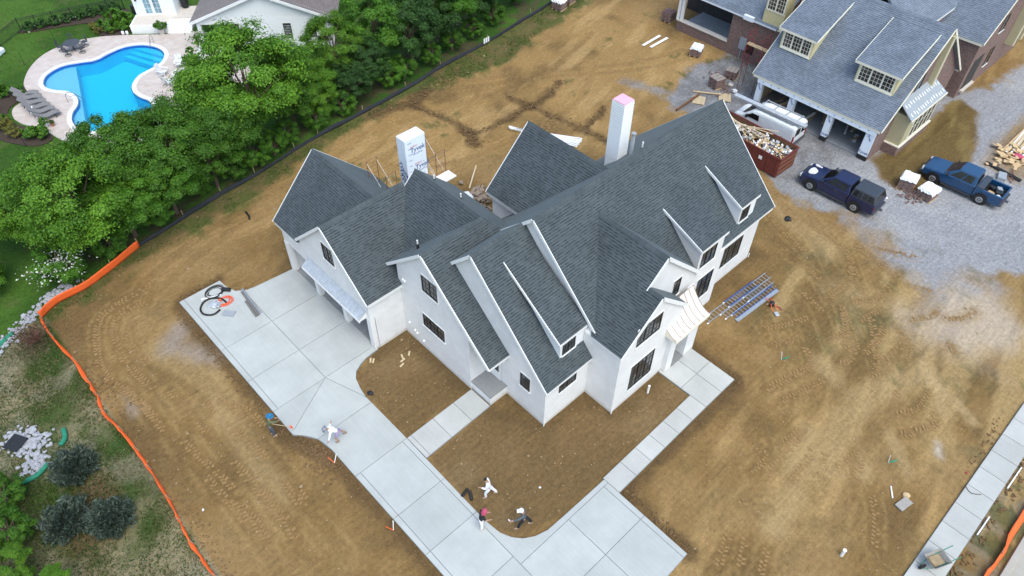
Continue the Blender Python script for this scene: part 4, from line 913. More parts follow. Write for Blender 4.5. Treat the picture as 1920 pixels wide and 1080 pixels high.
# wrapped chimney
wc = MB().box(-5.15,6.95,-.1,-3.6,7.8,8.6).build("wrapped_chimney", M["wrap_white"], house, bevel=.02)
def text_mesh(txt, size, mat, name, parent, loc, rot, shear=0.0):
    cu = bpy.data.curves.new(name, 'FONT'); cu.body = txt; cu.size = size; cu.shear = shear; cu.align_x = 'CENTER'; cu.align_y = 'CENTER'; cu.offset = size*.012
    tmp = bpy.data.objects.new(name, cu); COL.objects.link(tmp); dg = bpy.context.evaluated_depsgraph_get(); me_ = bpy.data.meshes.new_from_object(tmp.evaluated_get(dg))
    bpy.data.objects.remove(tmp); me_.materials.clear(); me_.materials.append(M[mat])
    o = bpy.data.objects.new(name, me_); COL.objects.link(o); o.parent = parent; o.location = loc; o.rotation_euler = rot; return o
FY = (R(90),0,0); FX = (R(90),0,R(-90))
for x_, z_ in ((-4.25,7.72),(-3.98,6.35)):
    text_mesh("Tyvek", .46, "wrap_print", "printed_word", wc, (x_,6.942,z_), FY, .12); text_mesh("DuPont", .17, "wrap_print_red", "printed_word", wc, (x_-.28,6.942,z_+.28), FY)
    text_mesh("HomeWrap", .15, "wrap_print", "printed_word", wc, (x_,6.942,z_-.32), FY)
for z_,a_ in ((6.9,1),(6.35,1),(5.95,1),(5.0,1)):
    text_mesh("Tyvek", .5, "wrap_print", "printed_word", wc, (-5.158,7.35,z_-.6), (R(90),R(50),R(-90)), .12)
for k in range(9):
    z_ = 8.3-.42*k; MB().box(-4.95,6.944,z_,-4.95+.22+.2*rnd.random(),6.948,z_+.03).build("print_line", M["wrap_print"], wc)
    MB().box(-3.9,6.944,z_-.9,-3.9+.25*rnd.random(),6.948,z_-.87).build("print_line", M["wrap_print"], wc)
# gutters, downspouts, small wall fittings
for x_,y_,z_ in ((-8.99,-9.24,3.0),(10.76,-9.24,3.7),(-5.64,-11.25,4.9),(-12.6,1.40,3.8)):
    MB().box(x_-.04,y_-.04,.0,x_+.04,y_+.0,.35).build("drain_boot", M["pvc_white"], house)
for y_,z_ in ((1.0,4.85),(.85,4.8),(.9,1.2),(.4,.9),(.2,.8),(-.4,.6)): MB().lathe([(.09,0),(.07,-.09)],8,(-10.28,y_,z_),'x').build("wall_vent", M["plastic_white"], house)
# ================================================================== trees, shrubs, grass
def leaves_mesh(name, centers, sizes, normals, tones, mat, aspect=.62):
    """one mesh of leaf-shaped quads (numpy)"""
    c = np.asarray(centers, np.float64); n = len(c); nr = np.asarray(normals, np.float64); nr /= np.linalg.norm(nr,axis=1,keepdims=True)+1e-9
    g = np.random.default_rng(n+5); t = g.normal(size=(n,3)); t -= nr*(t*nr).sum(1,keepdims=True); t /= np.linalg.norm(t,axis=1,keepdims=True)+1e-9
    u = np.cross(nr,t); s = np.asarray(sizes)[:,None]
    v = np.stack([c-t*s*.5, c+u*s*aspect*.5+nr*s*.06, c+t*s*.5-nr*s*.12, c-u*s*aspect*.5+nr*s*.06], 1).reshape(-1,3)
    me_ = bpy.data.meshes.new(name); me_.vertices.add(4*n); me_.vertices.foreach_set("co", v.astype(np.float32).ravel())
    me_.loops.add(4*n); me_.polygons.add(n); me_.loops.foreach_set("vertex_index", np.arange(4*n,dtype=np.int32)); me_.polygons.foreach_set("loop_start", np.arange(0,4*n,4,dtype=np.int32)); me_.update(calc_edges=True)
    a_ = me_.attributes.new("tone",'FLOAT','POINT'); a_.data.foreach_set("value", np.repeat(np.clip(tones,0,1),4).astype(np.float32)); me_.materials.append(mat); return me_
def crown_mesh(name, seed, r, h, zc, clumps, per, leaf, mat, low=.25, spread=1.0):
    g = np.random.default_rng(seed); P=[];N=[];S=[];T=[]; cl=[]
    for k in range(clumps):
        d = g.normal(size=3); d /= np.linalg.norm(d); d[2] = d[2]*.9+.15
        rad = g.uniform(.5,1.0)**.5*(.84+.32*g.random()); c = np.array([d[0]*r*rad, d[1]*r*rad, d[2]*h*rad])
        if c[2] < -h*(1-low): c[2] *= .6
        cr = g.uniform(.15,.25)*r*spread; cl.append((c,cr)); m = int(per*g.uniform(.6,1.4))
        q = g.normal(size=(m,3)); q /= np.linalg.norm(q,axis=1,keepdims=True); q *= (np.abs(g.normal(size=(m,1)))*.36+.42)*cr; q[:,2] *= .7
        nr = q/cr + np.array([0,0,.75]) + d*.5 + g.normal(size=(m,3))*.55
        P.append(c+q+np.array([0,0,zc])); N.append(nr); S.append(leaf*g.uniform(.6,1.35,m)); ct = g.uniform(.2,.75)
        T.append(ct+g.normal(size=m)*.17)
    return leaves_mesh(name, np.concatenate(P), np.concatenate(S), np.concatenate(N), np.concatenate(T), mat), cl
def tree_proto(name, seed, r, h, zc, clumps, per, leaf, mat, th=.22):
    me_, cl = crown_mesh("crown", seed, r, h, zc, clumps, per, leaf, mat)
    g = random.Random(seed); tr = MB(); top = (g.uniform(-.3,.3), g.uniform(-.3,.3), zc+h*.35)
    tr.path([(0,0,-.2),(0.05,0,zc*.35),(top[0]*.5,top[1]*.5,zc*.8),top],[th,th*.8,th*.5,th*.15],8)
    for c,_ in cl[:16]:
        z0 = zc*g.uniform(.35,.85); mid = (c[0]*.45,c[1]*.45,(z0+zc+c[2])/2+.2)
        tr.path([(top[0]*.3,top[1]*.3,z0),mid,(c[0],c[1],zc+c[2])],[th*.42,th*.25,th*.06],5)
    return me_, tr
PROTO = {}
for nm,a in {"broad":(11,4.0,3.4,5.6,130,560,.165,"leaf_mid"),"broad2":(23,4.0,3.3,5.4,130,560,.165,"leaf_bright"),"mid":(31,3.0,2.9,4.6,96,480,.145,"leaf_mid"),"lime":(41,2.8,3.0,4.4,84,440,.14,"leaf_lime"),"dark":(53,2.6,2.8,3.8,104,460,.14,"leaf_dark"),"bush":(61,1.8,1.5,1.6,62,330,.12,"leaf_mid"),"bright":(71,3.6,3.0,5.0,116,520,.155,"leaf_bright")}.items():
    me_, tr = tree_proto(nm, a[0],a[1],a[2],a[3],a[4],a[5],a[6],M[a[7]]); t0 = tr.build("trunk", M["bark"]); PROTO[nm] = (me_, t0.data); bpy.data.objects.remove(t0)
def tree(kind, name, x, y, s, label, cat="tree", group=None, sz=1.0):
    o = thing(name, label, cat, (x,y,0), rnd.uniform(0,6.28), group); o.scale = (s,s,s*sz)
    for part, me_ in zip(("crown","trunk"), PROTO[kind]):
        c = bpy.data.objects.new(part, me_); COL.objects.link(c); c.parent = o
    return o
GT = "trees along the silt fence"
for kind,x,y,s,lab,sz in (
 ("broad2",-6.9,24.4,1.06,"tallest broad green maple between the pool and the bare lot",1.0),("broad",-10.2,23.4,.74,"full green tree just left of the tallest maple",1.0),
 ("broad2",-2.0,25.6,.60,"bright green tree right of the tallest maple by the white house wall",.95),("broad",-14.2,22.9,.80,"dark green tree whose crown overlaps the pool's near end",.95),
 ("bright",-21.4,21.2,1.0,"bright green tree at the far left above the stone swale",.95),("mid",-17.6,23.6,.95,"mid green tree between the lounger terrace and the silt fence",1.0),
 ("mid",-18.8,20.9,.80,"low green tree over the orange fence end",.8),("mid",-15.6,21.2,.72,"small green tree hugging the black silt fence below the pool",.9),("bright",-24.2,25.0,.72,"bright green tree at the left edge below the lawn",.85),
 ("mid",-12.0,21.9,.70,"leafy tree in front of the dark crown by the fence",.9),("lime",2.6,27.6,.85,"lime green young tree in front of the neighbour's windows",1.0),("dark",4.3,25.4,.74,"dark evergreen at the trench's end by the silt fence",.9),
 ("mid",7.0,27.6,.95,"green tree left of the dark evergreens at the top edge",1.0),("dark",9.2,25.7,.95,"dark evergreen with the white tag fence in front",1.1),("dark",12.2,26.6,1.0,"tall dark evergreen at the top edge above the grass strip",1.1),
 ("mid",15.2,27.6,.9,"mid green tree among the dark evergreens at the top edge",1.0),("dark",18.4,27.6,.9,"dark evergreen near the brick pallets",1.0),("dark",21.8,28.4,.85,"last dark evergreen before the brick pallets",1.0),("mid",-3.6,24.6,.62,"small leafy tree squeezed right of the tallest maple",.9),("lime",-1.6,24.2,.55,"low lime green sapling beside the silt fence",.9),("dark",1.9,24.4,.66,"low dark evergreen below the lime green tree",.8)):
    tree(kind, "evergreen_tree" if kind == "dark" else "leafy_tree", x, y, s, lab, "tree", GT, sz)
for x,y,s,lab in ((-27.9,22.4,.9,"round green bush at the left edge above the stone swale"),(-20.6,20.1,.62,"low bush behind the orange fence"),(-23.0,21.4,.6,"low bush behind the blossoming shrub"),(-32.0,6.0,.55,"leafy bush at the left edge beside the drain stones"),(-32.5,3.8,.6,"leafy bush at the left edge beside the dark juniper"),(24.8,28.6,.9,"bush behind the brick pallets at the top edge"),(-8.6,22.4,.7,"low bush at the foot of the tallest maple"),(-5.2,23.2,.6,"low bush beside the silt fence right of the tallest maple"),(-13.4,22.2,.7,"low bush below the dark green tree by the fence"),(5.8,24.7,.7,"low bush between the evergreens at the silt fence"),(-16.9,20.9,.62,"low bush at the fence below the mid green tree"),(-10.6,21.9,.6,"low bush at the fence below the full green tree"),(-6.8,22.6,.62,"low bush at the fence under the tallest maple's right side"),(-2.4,23.3,.6,"low bush at the fence beside the lime sapling"),(.4,23.6,.62,"low bush at the fence left of the low evergreen"),(7.4,24.6,.66,"low bush at the fence right of the trench end"),(10.8,25.0,.6,"low bush at the fence under the tall evergreen"),(13.8,25.6,.66,"low bush at the fence left of the white tags"),(16.8,26.1,.6,"low bush behind the white fence tags"),(20.0,26.8,.66,"low bush at the fence near the last evergreen")):
    tree("bush", "leafy_bush", x, y, s, lab, "bush", "green bushes by the fences")
for x,y,s,lab in ((-33.2,1.4,.45,"lime green sapling crown at the left edge below the drain stones"),(-32.1,-.6,.42,"lime green sapling crown in the bottom left corner"),(-32.8,-2.0,.45,"lime green sapling half cut off by the bottom left corner")): tree("lime", "sapling", x, y, s*.9, lab, "tree", "saplings in the bottom left corner", .75)
# round junipers: tufts of stiff upright needles
def juniper(x, y, r, label, seed):
    g = np.random.default_rng(seed); n = 7600; d = g.normal(size=(n,3)); d[:,2] = np.abs(d[:,2])*.9+.05; d /= np.linalg.norm(d,axis=1,keepdims=True)
    lump = 1+.20*np.sin(d[:,0]*7+seed)*np.sin(d[:,1]*6+d[:,2]*5)+.14*g.normal(size=n); p = d*r*(lump*(g.random(n)**.25))[:,None]; p[:,2] = p[:,2]*.95+.15
    s_ = g.uniform(.12,.36,n); nr = np.cross(d+g.normal(size=(n,3))*.25, g.normal(size=(n,3)))
    me_ = leaves_mesh("foliage", p, s_, nr, .5*g.random(n)+.2+.2*g.normal(size=n), M["leaf_juniper"], .28)
    o = thing("juniper_shrub", label, "shrub", (x,y,0), 0, "three junipers on the verge"); c = bpy.data.objects.new("foliage", me_); COL.objects.link(c); c.parent = o
    MB().tube((0,0,-.05),(0,0,r*.7),.09,.04,6).build("trunk", M["bark"], o)
juniper(-28.8,5.6,.98,"round dark juniper nearest the drain stones",3); juniper(-30.3,2.9,1.02,"round dark juniper left of the pair on the verge",5); juniper(-28.6,1.5,.98,"round dark juniper right of the pair on the verge",9)
# bare twiggy shrub and blossoming shrub
tw = thing("twiggy_shrub", "brown leafless twiggy shrub beside the orange fence corner", "shrub", (-27.3,15.9,0))
mb = MB(); g = random.Random(4)
for k in range(46):
    a = g.uniform(0,6.28); l = g.uniform(.5,1.25); e = (math.cos(a)*l*.8, math.sin(a)*l*.8, g.uniform(.4,1.1)); mb.path([(0,0,0),(e[0]*.5,e[1]*.5,e[2]*.6),e],[.02,.014,.006],4)
    for j in range(2): mb.path([(e[0]*.6,e[1]*.6,e[2]*.7),(e[0]+g.uniform(-.4,.4),e[1]+g.uniform(-.4,.4),e[2]+g.uniform(-.1,.3))],[.01,.004],4)
mb.build("twigs", M["steel_rust"], tw)
gg = np.random.default_rng(8); n = 900; p = gg.normal(size=(n,3))*np.array([.6,.6,.25])+np.array([0,0,.7]); c = bpy.data.objects.new("dry_leaves", leaves_mesh("dry_leaves", p, gg.uniform(.06,.13,n), gg.normal(size=(n,3))+np.array([0,0,.6]), gg.random(n), M["twig_leaf"])); COL.objects.link(c); c.parent = tw
bs = tree("bush", "blossoming_shrub", -23.9, 19.7, .85, "shrub with white blossom behind the stones and orange fence", "shrub")
n = 420; p = gg.normal(size=(n,3))*np.array([1.0,.7,.45])+np.array([-.1,-.5,2.3]); c = bpy.data.objects.new("blossom", leaves_mesh("blossom", p, gg.uniform(.10,.2,n), gg.normal(size=(n,3))*.5+np.array([0,0,1.]), gg.random(n), M["blossom"], .9)); COL.objects.link(c); c.parent = bs
bs.rotation_euler = (0,0,0)
# small garden shrubs at the pool: one proto per tone
def garden(x, y, s, matn, label, grp):
    key = "g_"+matn
    if key not in PROTO:
        me_, _ = crown_mesh("foliage", len(PROTO)*7+3, .55, .42, .42, 26, 70, .14, M[matn], .4, 1.3); PROTO[key] = me_
    o = bpy.data.objects.new("garden_shrub", PROTO[key]); COL.objects.link(o); o.location = (x,y,0); o.scale = (s,s,s); o.rotation_euler = (0,0,rnd.uniform(0,6)); tag(o, label, "shrub", grp); return o
ORD = ("first","second","third","fourth","fifth","sixth","seventh","eighth")
for k,(x,y,s) in enumerate(((-7.0,51.6,1.5),(-6.6,50.2,1.6),(-8.4,51.4,1.0),(-7.9,50.1,1.2),(-6.9,49.6,1.0))): garden(x,y,s,"leaf_mid",("rounded green shrub against the pavilion wall","largest rounded green shrub in front of the porch corner","small green shrub left in the porch mulch bed","green shrub in the middle of the porch mulch bed","low green shrub beside the white buckets")[k],"green shrubs by the porch")
for k,(x,y,s) in enumerate(((-9.1,51.7,.8),(-9.0,50.6,.75),(-8.2,49.9,.7))): garden(x,y,s,"leaf_ochre",("yellow green shrub at the far end of the porch bed","yellow green shrub at the lawn corner of the porch bed","yellow green shrub nearest the pool terrace")[k],"yellow shrubs by the porch")
for k in range(8): t = k/7; garden(-13.6+7.6*t,55.6-1.6*t,1.0,"leaf_dark",ORD[k]+" dark clipped shrub from the left under the picket fence","dark shrubs along the picket fence")
for k,(x,y,s) in enumerate(((-21.2,43.4,1.3),(-21.6,42.0,1.2),(-21.0,40.2,1.2),(-20.7,38.6,1.0))): garden(x,y,s,"leaf_ochre",ORD[k]+" ochre shrub from the top behind the loungers","ochre shrubs behind the loungers")
for k,(x,y,s) in enumerate(((-19.3,45.3,1.1),(-18.4,45.1,.9),(-19.8,37.6,1.1),(-19.2,37.0,1.2),(-20.6,41.2,.8))): garden(x,y,s,"leaf_mid",("dark green shrub at the top of the lounger bed","small green shrub beside the topmost lounger","left green shrub at the lower end of the lounger bed","right green shrub at the lower end of the lounger bed","small green shrub between the ochre ones")[k],"green shrubs behind the loungers")
# grass blades (uncountable)
def grass(name, pts_fn, n, size, matn, label, seed):
    g = np.random.default_rng(seed); x,y = pts_fn(g,n); n = len(x); p = np.stack([x,y,np.full(n,size*.22)],1)
    nr = np.stack([g.normal(size=n),g.normal(size=n),g.normal(size=n)*.35+.25],1)
    me_ = leaves_mesh(name, p, size*g.uniform(.5,1.5,n), nr, g.random(n), M[matn], .22); o = bpy.data.objects.new(name, me_); COL.objects.link(o); tag(o, label, kind="stuff")
def dens(g, n, x0, x1, y0, y1, test, s=.8, th=.5):
    x = g.uniform(x0,x1,n*3); y = g.uniform(y0,y1,n*3); k = test(x,y) & (fbm(x,y,s,3,19) > th-.12+.24*g.random(n*3)); return x[k][:n], y[k][:n]
fyi = lambda x: np.interp(x, fx, fy)
grass("verge_grass", lambda g,n: dens(g,n,-36,-26.2,-6,17.4,lambda x,y: np.ones(x.shape,bool),.6,.44), 26000, .16, "grass_blade", "rough green grass on the left verge", 1)
grass("dry_grass", lambda g,n: dens(g,n,-36,-26.2,-6,17.4,lambda x,y: np.ones(x.shape,bool),.9,.5), 20000, .15, "grass_dry", "dry straw coloured grass on the left verge", 2)
grass("fence_grass", lambda g,n: dens(g,n,-26,34,16,27,lambda x,y: (y < fyi(x)-.05) & (y > fyi(x)-np.interp(x,[-27,-21,-16,-10,-5,0,6,10,16,22,28,34],[.7,.9,1.7,1.9,1.3,.9,.5,2.2,3.6,2.6,2.6,2.0])),.8,.42), 18000, .16, "grass_blade", "grass strip along the silt fence", 3)
grass("lawn_grass", lambda g,n: dens(g,n,-34,12,18,62,lambda x,y: (y > np.where(x < -26.3, 18, fyi(x))) & ~inside(x,y,dpts) ,1.2,.40), 26000, .13, "grass_blade", "mown lawn of the neighbouring garden", 4)
# ================================================================== fences
def fabric(name, pts, h, mat, label, cat, posts="stake_wood", lean=.0, sag=.0, wob=.06, pstep=2, pside=0.0, seed=1, curl=0.0):
    root = thing(name, label, cat, (0,0,0)); g = random.Random(seed); P = smooth_pts(pts, 7); mb = MB(); rows = 5; n = len(P)
    vs_ = []
    for i,p in enumerate(P):
        d = (P[min(i+1,n-1)]-P[max(i-1,0)]).normalized(); nn_ = Vector((-d.y,d.x,0)); hh = h*(1-sag*min(1,1.6*fbm(np.array([i*.21]),np.array([seed*1.7]),1.0,3,seed+9)[0]))
        for r_ in range(rows):
            t = r_/(rows-1); off = lean*t*t*(.5+fbm(np.array([i*.13]),np.array([seed*3.1]),1.0,2,seed)[0]) + wob*(fbm(np.array([i*.45]),np.array([r_*.3+seed]),1.0,3,seed+4)[0]-.5)*3*(.3+t*.7)
            vs_.append(p+nn_*off+Vector((0,0,.0+hh*t*(1-curl*t))))
    fs = [(i*rows+r_,(i+1)*rows+r_,(i+1)*rows+r_+1,i*rows+r_+1) for i in range(n-1) for r_ in range(rows-1)]
    mb.add(vs_, fs); c = mb.build("fabric", M[mat], root, smooth=True); md = c.modifiers.new("solid",'SOLIDIFY'); md.thickness = .012
    for i in range(0,n,pstep*7):
        p = P[i]; d = (P[min(i+1,n-1)]-P[max(i-1,0)]).normalized(); nn_ = Vector((-d.y,d.x,0)); q_ = p+nn_*(pside+.04)
        MB().bar((q_.x,q_.y,-.1),(q_.x+nn_.x*lean*.7,q_.y+nn_.y*lean*.7,h+.18),.04,.04,(1,0,0)).build("stake", M[posts], root)
    return root
fabric("orange_fence", [(-19.05,19.65),(-21.25,18.85),(-23.2,18.25),(-25.0,18.2),(-26.3,17.6)], .60, "orange_fabric", "tall orange safety fence run at the upper end by the stones", "fence", pstep=1, wob=.05, seed=2, pside=-.08)
fabric("orange_fence", [(-26.3,17.6),(-26.35,15.6),(-26.05,12.7),(-26.08,10.7),(-26.1,9.4),(-26.3,8.0),(-26.08,6.3),(-26.0,4.5),(-26.0,3.0),(-26.05,.7),(-26.2,-.8),(-26.3,-2.3),(-26.25,-4.6),(-26.3,-7)], .34, "orange_fabric", "slumped orange safety fence along the left verge", "fence", lean=-.14, sag=.5, wob=.07, pstep=1, seed=5)
fabric("orange_fence", [(-4,-29.78),(0,-29.75),(2,-29.85),(4,-29.8),(8,-29.9)], .5, "orange_fabric", "drooping orange fence beside the street kerb in the bottom right corner", "fence", lean=.25, sag=.4, wob=.07, seed=8)
sf = fabric("silt_fence", [(p[0],p[1]+.05) for p in FENCE[4:]], .46, "silt_fabric", "long black silt fence below the row of trees", "fence", lean=.12, sag=.5, wob=.05, pstep=1, seed=3, pside=.12)
for k in range(3): MB().box(0,0,0,.18,.02,.5).build("white_tag", M["plastic_white"], sf, loc=(16.4+.28*k,24.02+.03*k,.30))
# iron picket fence round the garden
pf = thing("picket_fence", "black metal picket fence round the neighbour's lawn", "fence", (0,0,0))
PF = [(-24.5,47.5),(-20.5,51.0),(-16.9,54.08),(-14.3,56.0),(-12.9,55.6),(-11.4,55.25),(-9.8,54.85),(-8.2,54.4),(-6.6,54.0),(-5.2,53.65)]
for i,(x,y) in enumerate(PF): MB().box(-.035,-.035,0,.035,.035,1.35).build("post", M["black_metal"], pf, loc=(x,y,0))
for (x0,y0),(x1,y1) in zip(PF[:-1],PF[1:]):
    L = math.hypot(x1-x0,y1-y0); n = int(L/.11); mb = MB()
    for k in range(1,n): t = k/n; mb.box(x0+(x1-x0)*t-.009,y0+(y1-y0)*t-.009,.08,x0+(x1-x0)*t+.009,y0+(y1-y0)*t+.009,1.28)
    mb.build("pickets", M["black_metal"], pf)
    for z in (.16,1.08,1.24): MB().bar((x0,y0,z),(x1,y1,z),.03,.03).build("rail", M["black_metal"], pf)
for k,(x,y,l) in enumerate(((-12.7,52.0,1.0),(-16.3,49.3,.9),(-20.1,46.1,.9),(-20.6,36.6,.9))):
    o = MB().tube((x,y,0),(x,y,1.25),.02,.02,6).build("thin_post", M["black_metal"]); tag(o, ("thin dark post in the lawn behind the iron dining set","thin dark post in the lawn left of the dining set","thin dark post at the left edge above the loungers","thin dark post below the lounger mulch bed")[k], "post", "thin safety fence posts on the lawn")
MB_edge = MB()
for (x0,y0),(x1,y1) in zip([(-13.9,55.1),(-13.2,55.9),(-11.0,55.4)],[(-13.2,55.9),(-11.0,55.4),(-5.4,54.0)]): MB_edge.bar((x0,y0+.1,.08),(x1,y1+.1,.08),.14,.16)
tag(MB_edge.build("stone_edging", M["stone_pale"]), "pale stone edging behind the dark clipped shrubs", "edging")
# green erosion socks
for k,(pts,lab) in enumerate((([(-29.4,16.6),(-28.8,17.1),(-28.0,17.5)],"green erosion sock below the stone swale at the left edge"),([(-28.9,7.6),(-28.55,7.9),(-28.4,8.5)],"green erosion sock right of the drain stones"),([(-31.2,6.7),(-30.5,6.6),(-29.8,6.9)],"green erosion sock below the drain stones"))):
    tag(MB().path([(p.x,p.y,.10) for p in smooth_pts(pts,5)],.13,8).build("erosion_sock", M["green_sock"], smooth=True), lab, "erosion sock", "green erosion socks")
# scattered stone, clods, pebbles : small irregular blocks
def rock_mesh(seed):
    g = np.random.default_rng(seed); b = bmesh.new(); bmesh.ops.create_icosphere(b, subdivisions=1, radius=1.0)
    for v in b.verts: v.co = Vector(v.co)*g.uniform(.72,1.2); v.co.z *= .65
    vs_ = [tuple(v.co) for v in b.verts]; fs = [tuple(x.index for x in f.verts) for f in b.faces]; b.free(); return np.array(vs_), np.array(fs)
RK = [rock_mesh(k) for k in range(6)]
def scatter(name, pts, sizes, mat, label, seed, parent=None, kind="stuff", z=.0):
    g = np.random.default_rng(seed); V=[];Fc=[];o=0
    for i,((x,y),s_) in enumerate(zip(pts,sizes)):
        v,f = RK[i%6]; a = g.uniform(0,6.28); c_,s2 = math.cos(a),math.sin(a)
        w_ = v*s_*np.array([1,g.uniform(.7,1.2),1]); w_ = np.stack([w_[:,0]*c_-w_[:,1]*s2+x, w_[:,0]*s2+w_[:,1]*c_+y, w_[:,2]+s_*.25+z],1); V.append(w_); Fc.append(f+o); o += len(v)
    me_ = bpy.data.meshes.new(name); me_.from_pydata(np.concatenate(V).tolist(), [], np.concatenate(Fc).tolist()); me_.materials.append(M[mat]); ob = bpy.data.objects.new(name, me_); COL.objects.link(ob); tag(ob, label, kind=kind); return ob
g = np.random.default_rng(77)
# riprap: singly placed stones
def riprap(name, path, width, n, label, grp, seed):
    g = np.random.default_rng(seed); protos = []
    for k in range(6):
        v,f = RK[k]; me_ = bpy.data.meshes.new("stone"); me_.from_pydata(v.tolist(), [], f.tolist()); me_.materials.append(M["rock"]); protos.append(me_)
    root = thing(name, label, "stones", (0,0,0)); P = [np.array((p.x,p.y)) for p in smooth_pts(path,12)]
    for k in range(n):
        p = P[g.integers(len(P))]; s_ = g.uniform(.06,.17); o = bpy.data.objects.new("stone", protos[k%6]); COL.objects.link(o); o.parent = root
        o.location = (p[0]+g.normal()*width*.5, p[1]+g.normal()*width*.5, s_*.3); o.rotation_euler = (g.uniform(-.3,.3),g.uniform(-.3,.3),g.uniform(0,6.28)); o.scale = (s_,s_*g.uniform(.7,1.2),s_)
riprap("stone_swale", [(-30.0,16.4),(-28.4,17.3),(-26.9,18.1),(-25.3,19.0),(-23.9,19.0)], .50, 300, "pale stone swale running beside the orange fence", None, 1)
riprap("drain_stones", [(-30.9,9.9),(-30.0,9.6),(-30.3,8.6),(-29.6,8.8),(-30.4,7.6),(-30.0,7.2)], .62, 300, "pale stones heaped round the storm drain", None, 2)
gt = MB().box(-.45,-.45,.12,.45,.45,.17).build("drain_cover", M["silt_fabric"]); gt.location = (-30.6,9.3,.05); gt.rotation_euler = (0,0,.5); tag(gt, "black fabric covered square drain cover among stones", "drain cover")
# ================================================================== brick house under construction
bh = thing("brick_house", "unfinished brick house with blue grey shingles and three open garage bays", "house", (0,0,0))
SB = M["shingle_blue_grey"]; RB = "red_brick"
BR = lambda x: 3.0+.865*(x-26.4)
gable_roof_y(bh, -9.65, 1.75, 33.2, BR(33.2), .865, 26.4, 40.2, SB, trim="cream_trim")
wall_y(bh, 1.25, 1.5, [(26.75,2.9),(39.6,-.1),(39.6,3.1),(33.2,8.6),(26.75,3.05)], RB)
wall_y(bh, -9.35, -9.05, [(26.75,-.1),(39.6,-.1),(39.6,3.1),(33.2,8.6),(26.75,3.05)], RB)
# open garage front: wrapped piers and header
for k,(y0_,y1_) in enumerate(((.75,1.2),(-2.35,-1.85),(-5.75,-5.25),(-9.3,-8.55))):
    p = MB().box(26.62,y0_,.35,27.05,y1_,2.38).build("garage_pier", M["wrap_white"], bh); MB().box(26.60,y0_-.02,-.05,27.07,y1_+.02,.36).build("pier_base", M["black_membrane"], p)
    text_mesh("Tyvek", .34, "wrap_print", "printed_word", p, (26.612,(y0_+y1_)/2,.62), FX, .1); text_mesh("Tyvek", .26, "wrap_print", "printed_word", p, (26.612,(y0_+y1_)/2,2.0), (R(90),R(60),R(-90)), .1)
hd = MB().box(26.46,-9.3,2.38,27.05,1.2,2.98).build("garage_header", M["wrap_white"], bh)
for k in range(14): MB().box(26.452,.6-.72*k,2.55+.05*(k%3),26.462,.6-.72*k+.12,2.60+.05*(k%3)).build("print_mark", M["wrap_print"], hd)
MB().box(26.8,-9.0,-.05,33,1.2,.09).build("garage_floor", M["garage_floor"], bh)
MB().box(33,-9.05,-.05,33.2,1.2,3.2).build("garage_back_wall", M["plywood"], bh); MB().box(27.2,1.2,-.05,33,1.4,3.0).build("garage_side_wall", M["lumber"], bh)
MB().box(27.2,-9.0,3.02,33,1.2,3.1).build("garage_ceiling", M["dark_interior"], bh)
for k in range(9): MB().box(27.6+.6*k,1.12,.1,27.66+.6*k,1.19,3.0).build("stud", M["lumber_pale"], bh)
g = random.Random(12)
for k in range(16):
    x_ = g.uniform(28.2,31.5); y_ = (-.4,-3.9,-7.2)[k%3]+g.uniform(-1,1); l = g.uniform(.8,2.6)
    o = MB().obox((0,0,0),(l,g.uniform(.08,.3),.06)).build("stored_board", M[("lumber","plywood","white_board","lumber_pale")[k%4]]); o.location = (x_,y_,.14+.08*(k//3)); o.rotation_euler = (0,g.uniform(-.08,.08),g.uniform(-.4,.4))
    tag(o, ("board on the floor of the left open garage bay","board on the floor of the middle open garage bay","board on the floor of the right open garage bay")[k%3], "board", ("boards in the left bay","boards in the middle bay","boards in the right bay")[k%3])
# shed dormers on the front slope
def bdormer(y0_, y1_, xw, zb, ze, xt):
    xe = xw-.28; zt = BR(xt); s_ = (zt-ze)/(xt-xe); k = math.hypot(1,s_); L = y1_-y0_
    slope(bh, (xe,y1_,ze), (0,-1,0), (1,0,s_), [(0,0),(L,0),(L,(xt-xe)*k),(0,(xt-xe)*k)], SB, name="dormer_roof", thick=.1)
    MB().extr([(xw,y0_+.3,BR(xw)-.5),(xt-.3,y0_+.3,BR(xt-.3)-.15),(xw,y0_+.3,ze+s_*(xw-xe)-.12)], (0,L-.6,0)).build("dormer_wall", M["yellow_siding"], bh, fixn=True)
    window(bh,'x',xw,y0_+.42,y1_-.42,zb,ze-.12,3,3,4,"cream_trim","window_glass","cream_trim",.12,bars="cream_trim")
    MB().box(xe-.02,y0_,ze-.2,xe+.03,y1_,ze-.02).build("fascia", M["cream_trim"], bh)
    for y_ in (y0_+.0,y1_-.0): MB().bar((xe,y_,ze-.06),(xt,y_,zt-.06),.05,.14).build("rake_board", M["cream_trim"], bh)
bdormer(-9.0,-5.25,28.45,4.85,6.45,32.6); bdormer(-1.95,1.45,28.45,4.95,6.55,32.6)
# tall cream frieze returns on the gable
MB().box(33.3,-9.75,3.1,33.62,-9.35,8.2).build("gable_bracket", M["olive_soffit"], bh); MB().box(33.62,-9.78,3.0,33.70,-9.33,8.3).build("bracket_trim", M["cream_trim"], bh)
window(bh,'y',-9.35,31.0,31.9,4.2,5.7,1,1,2,"black_frame","window_glass","white_board",.05)
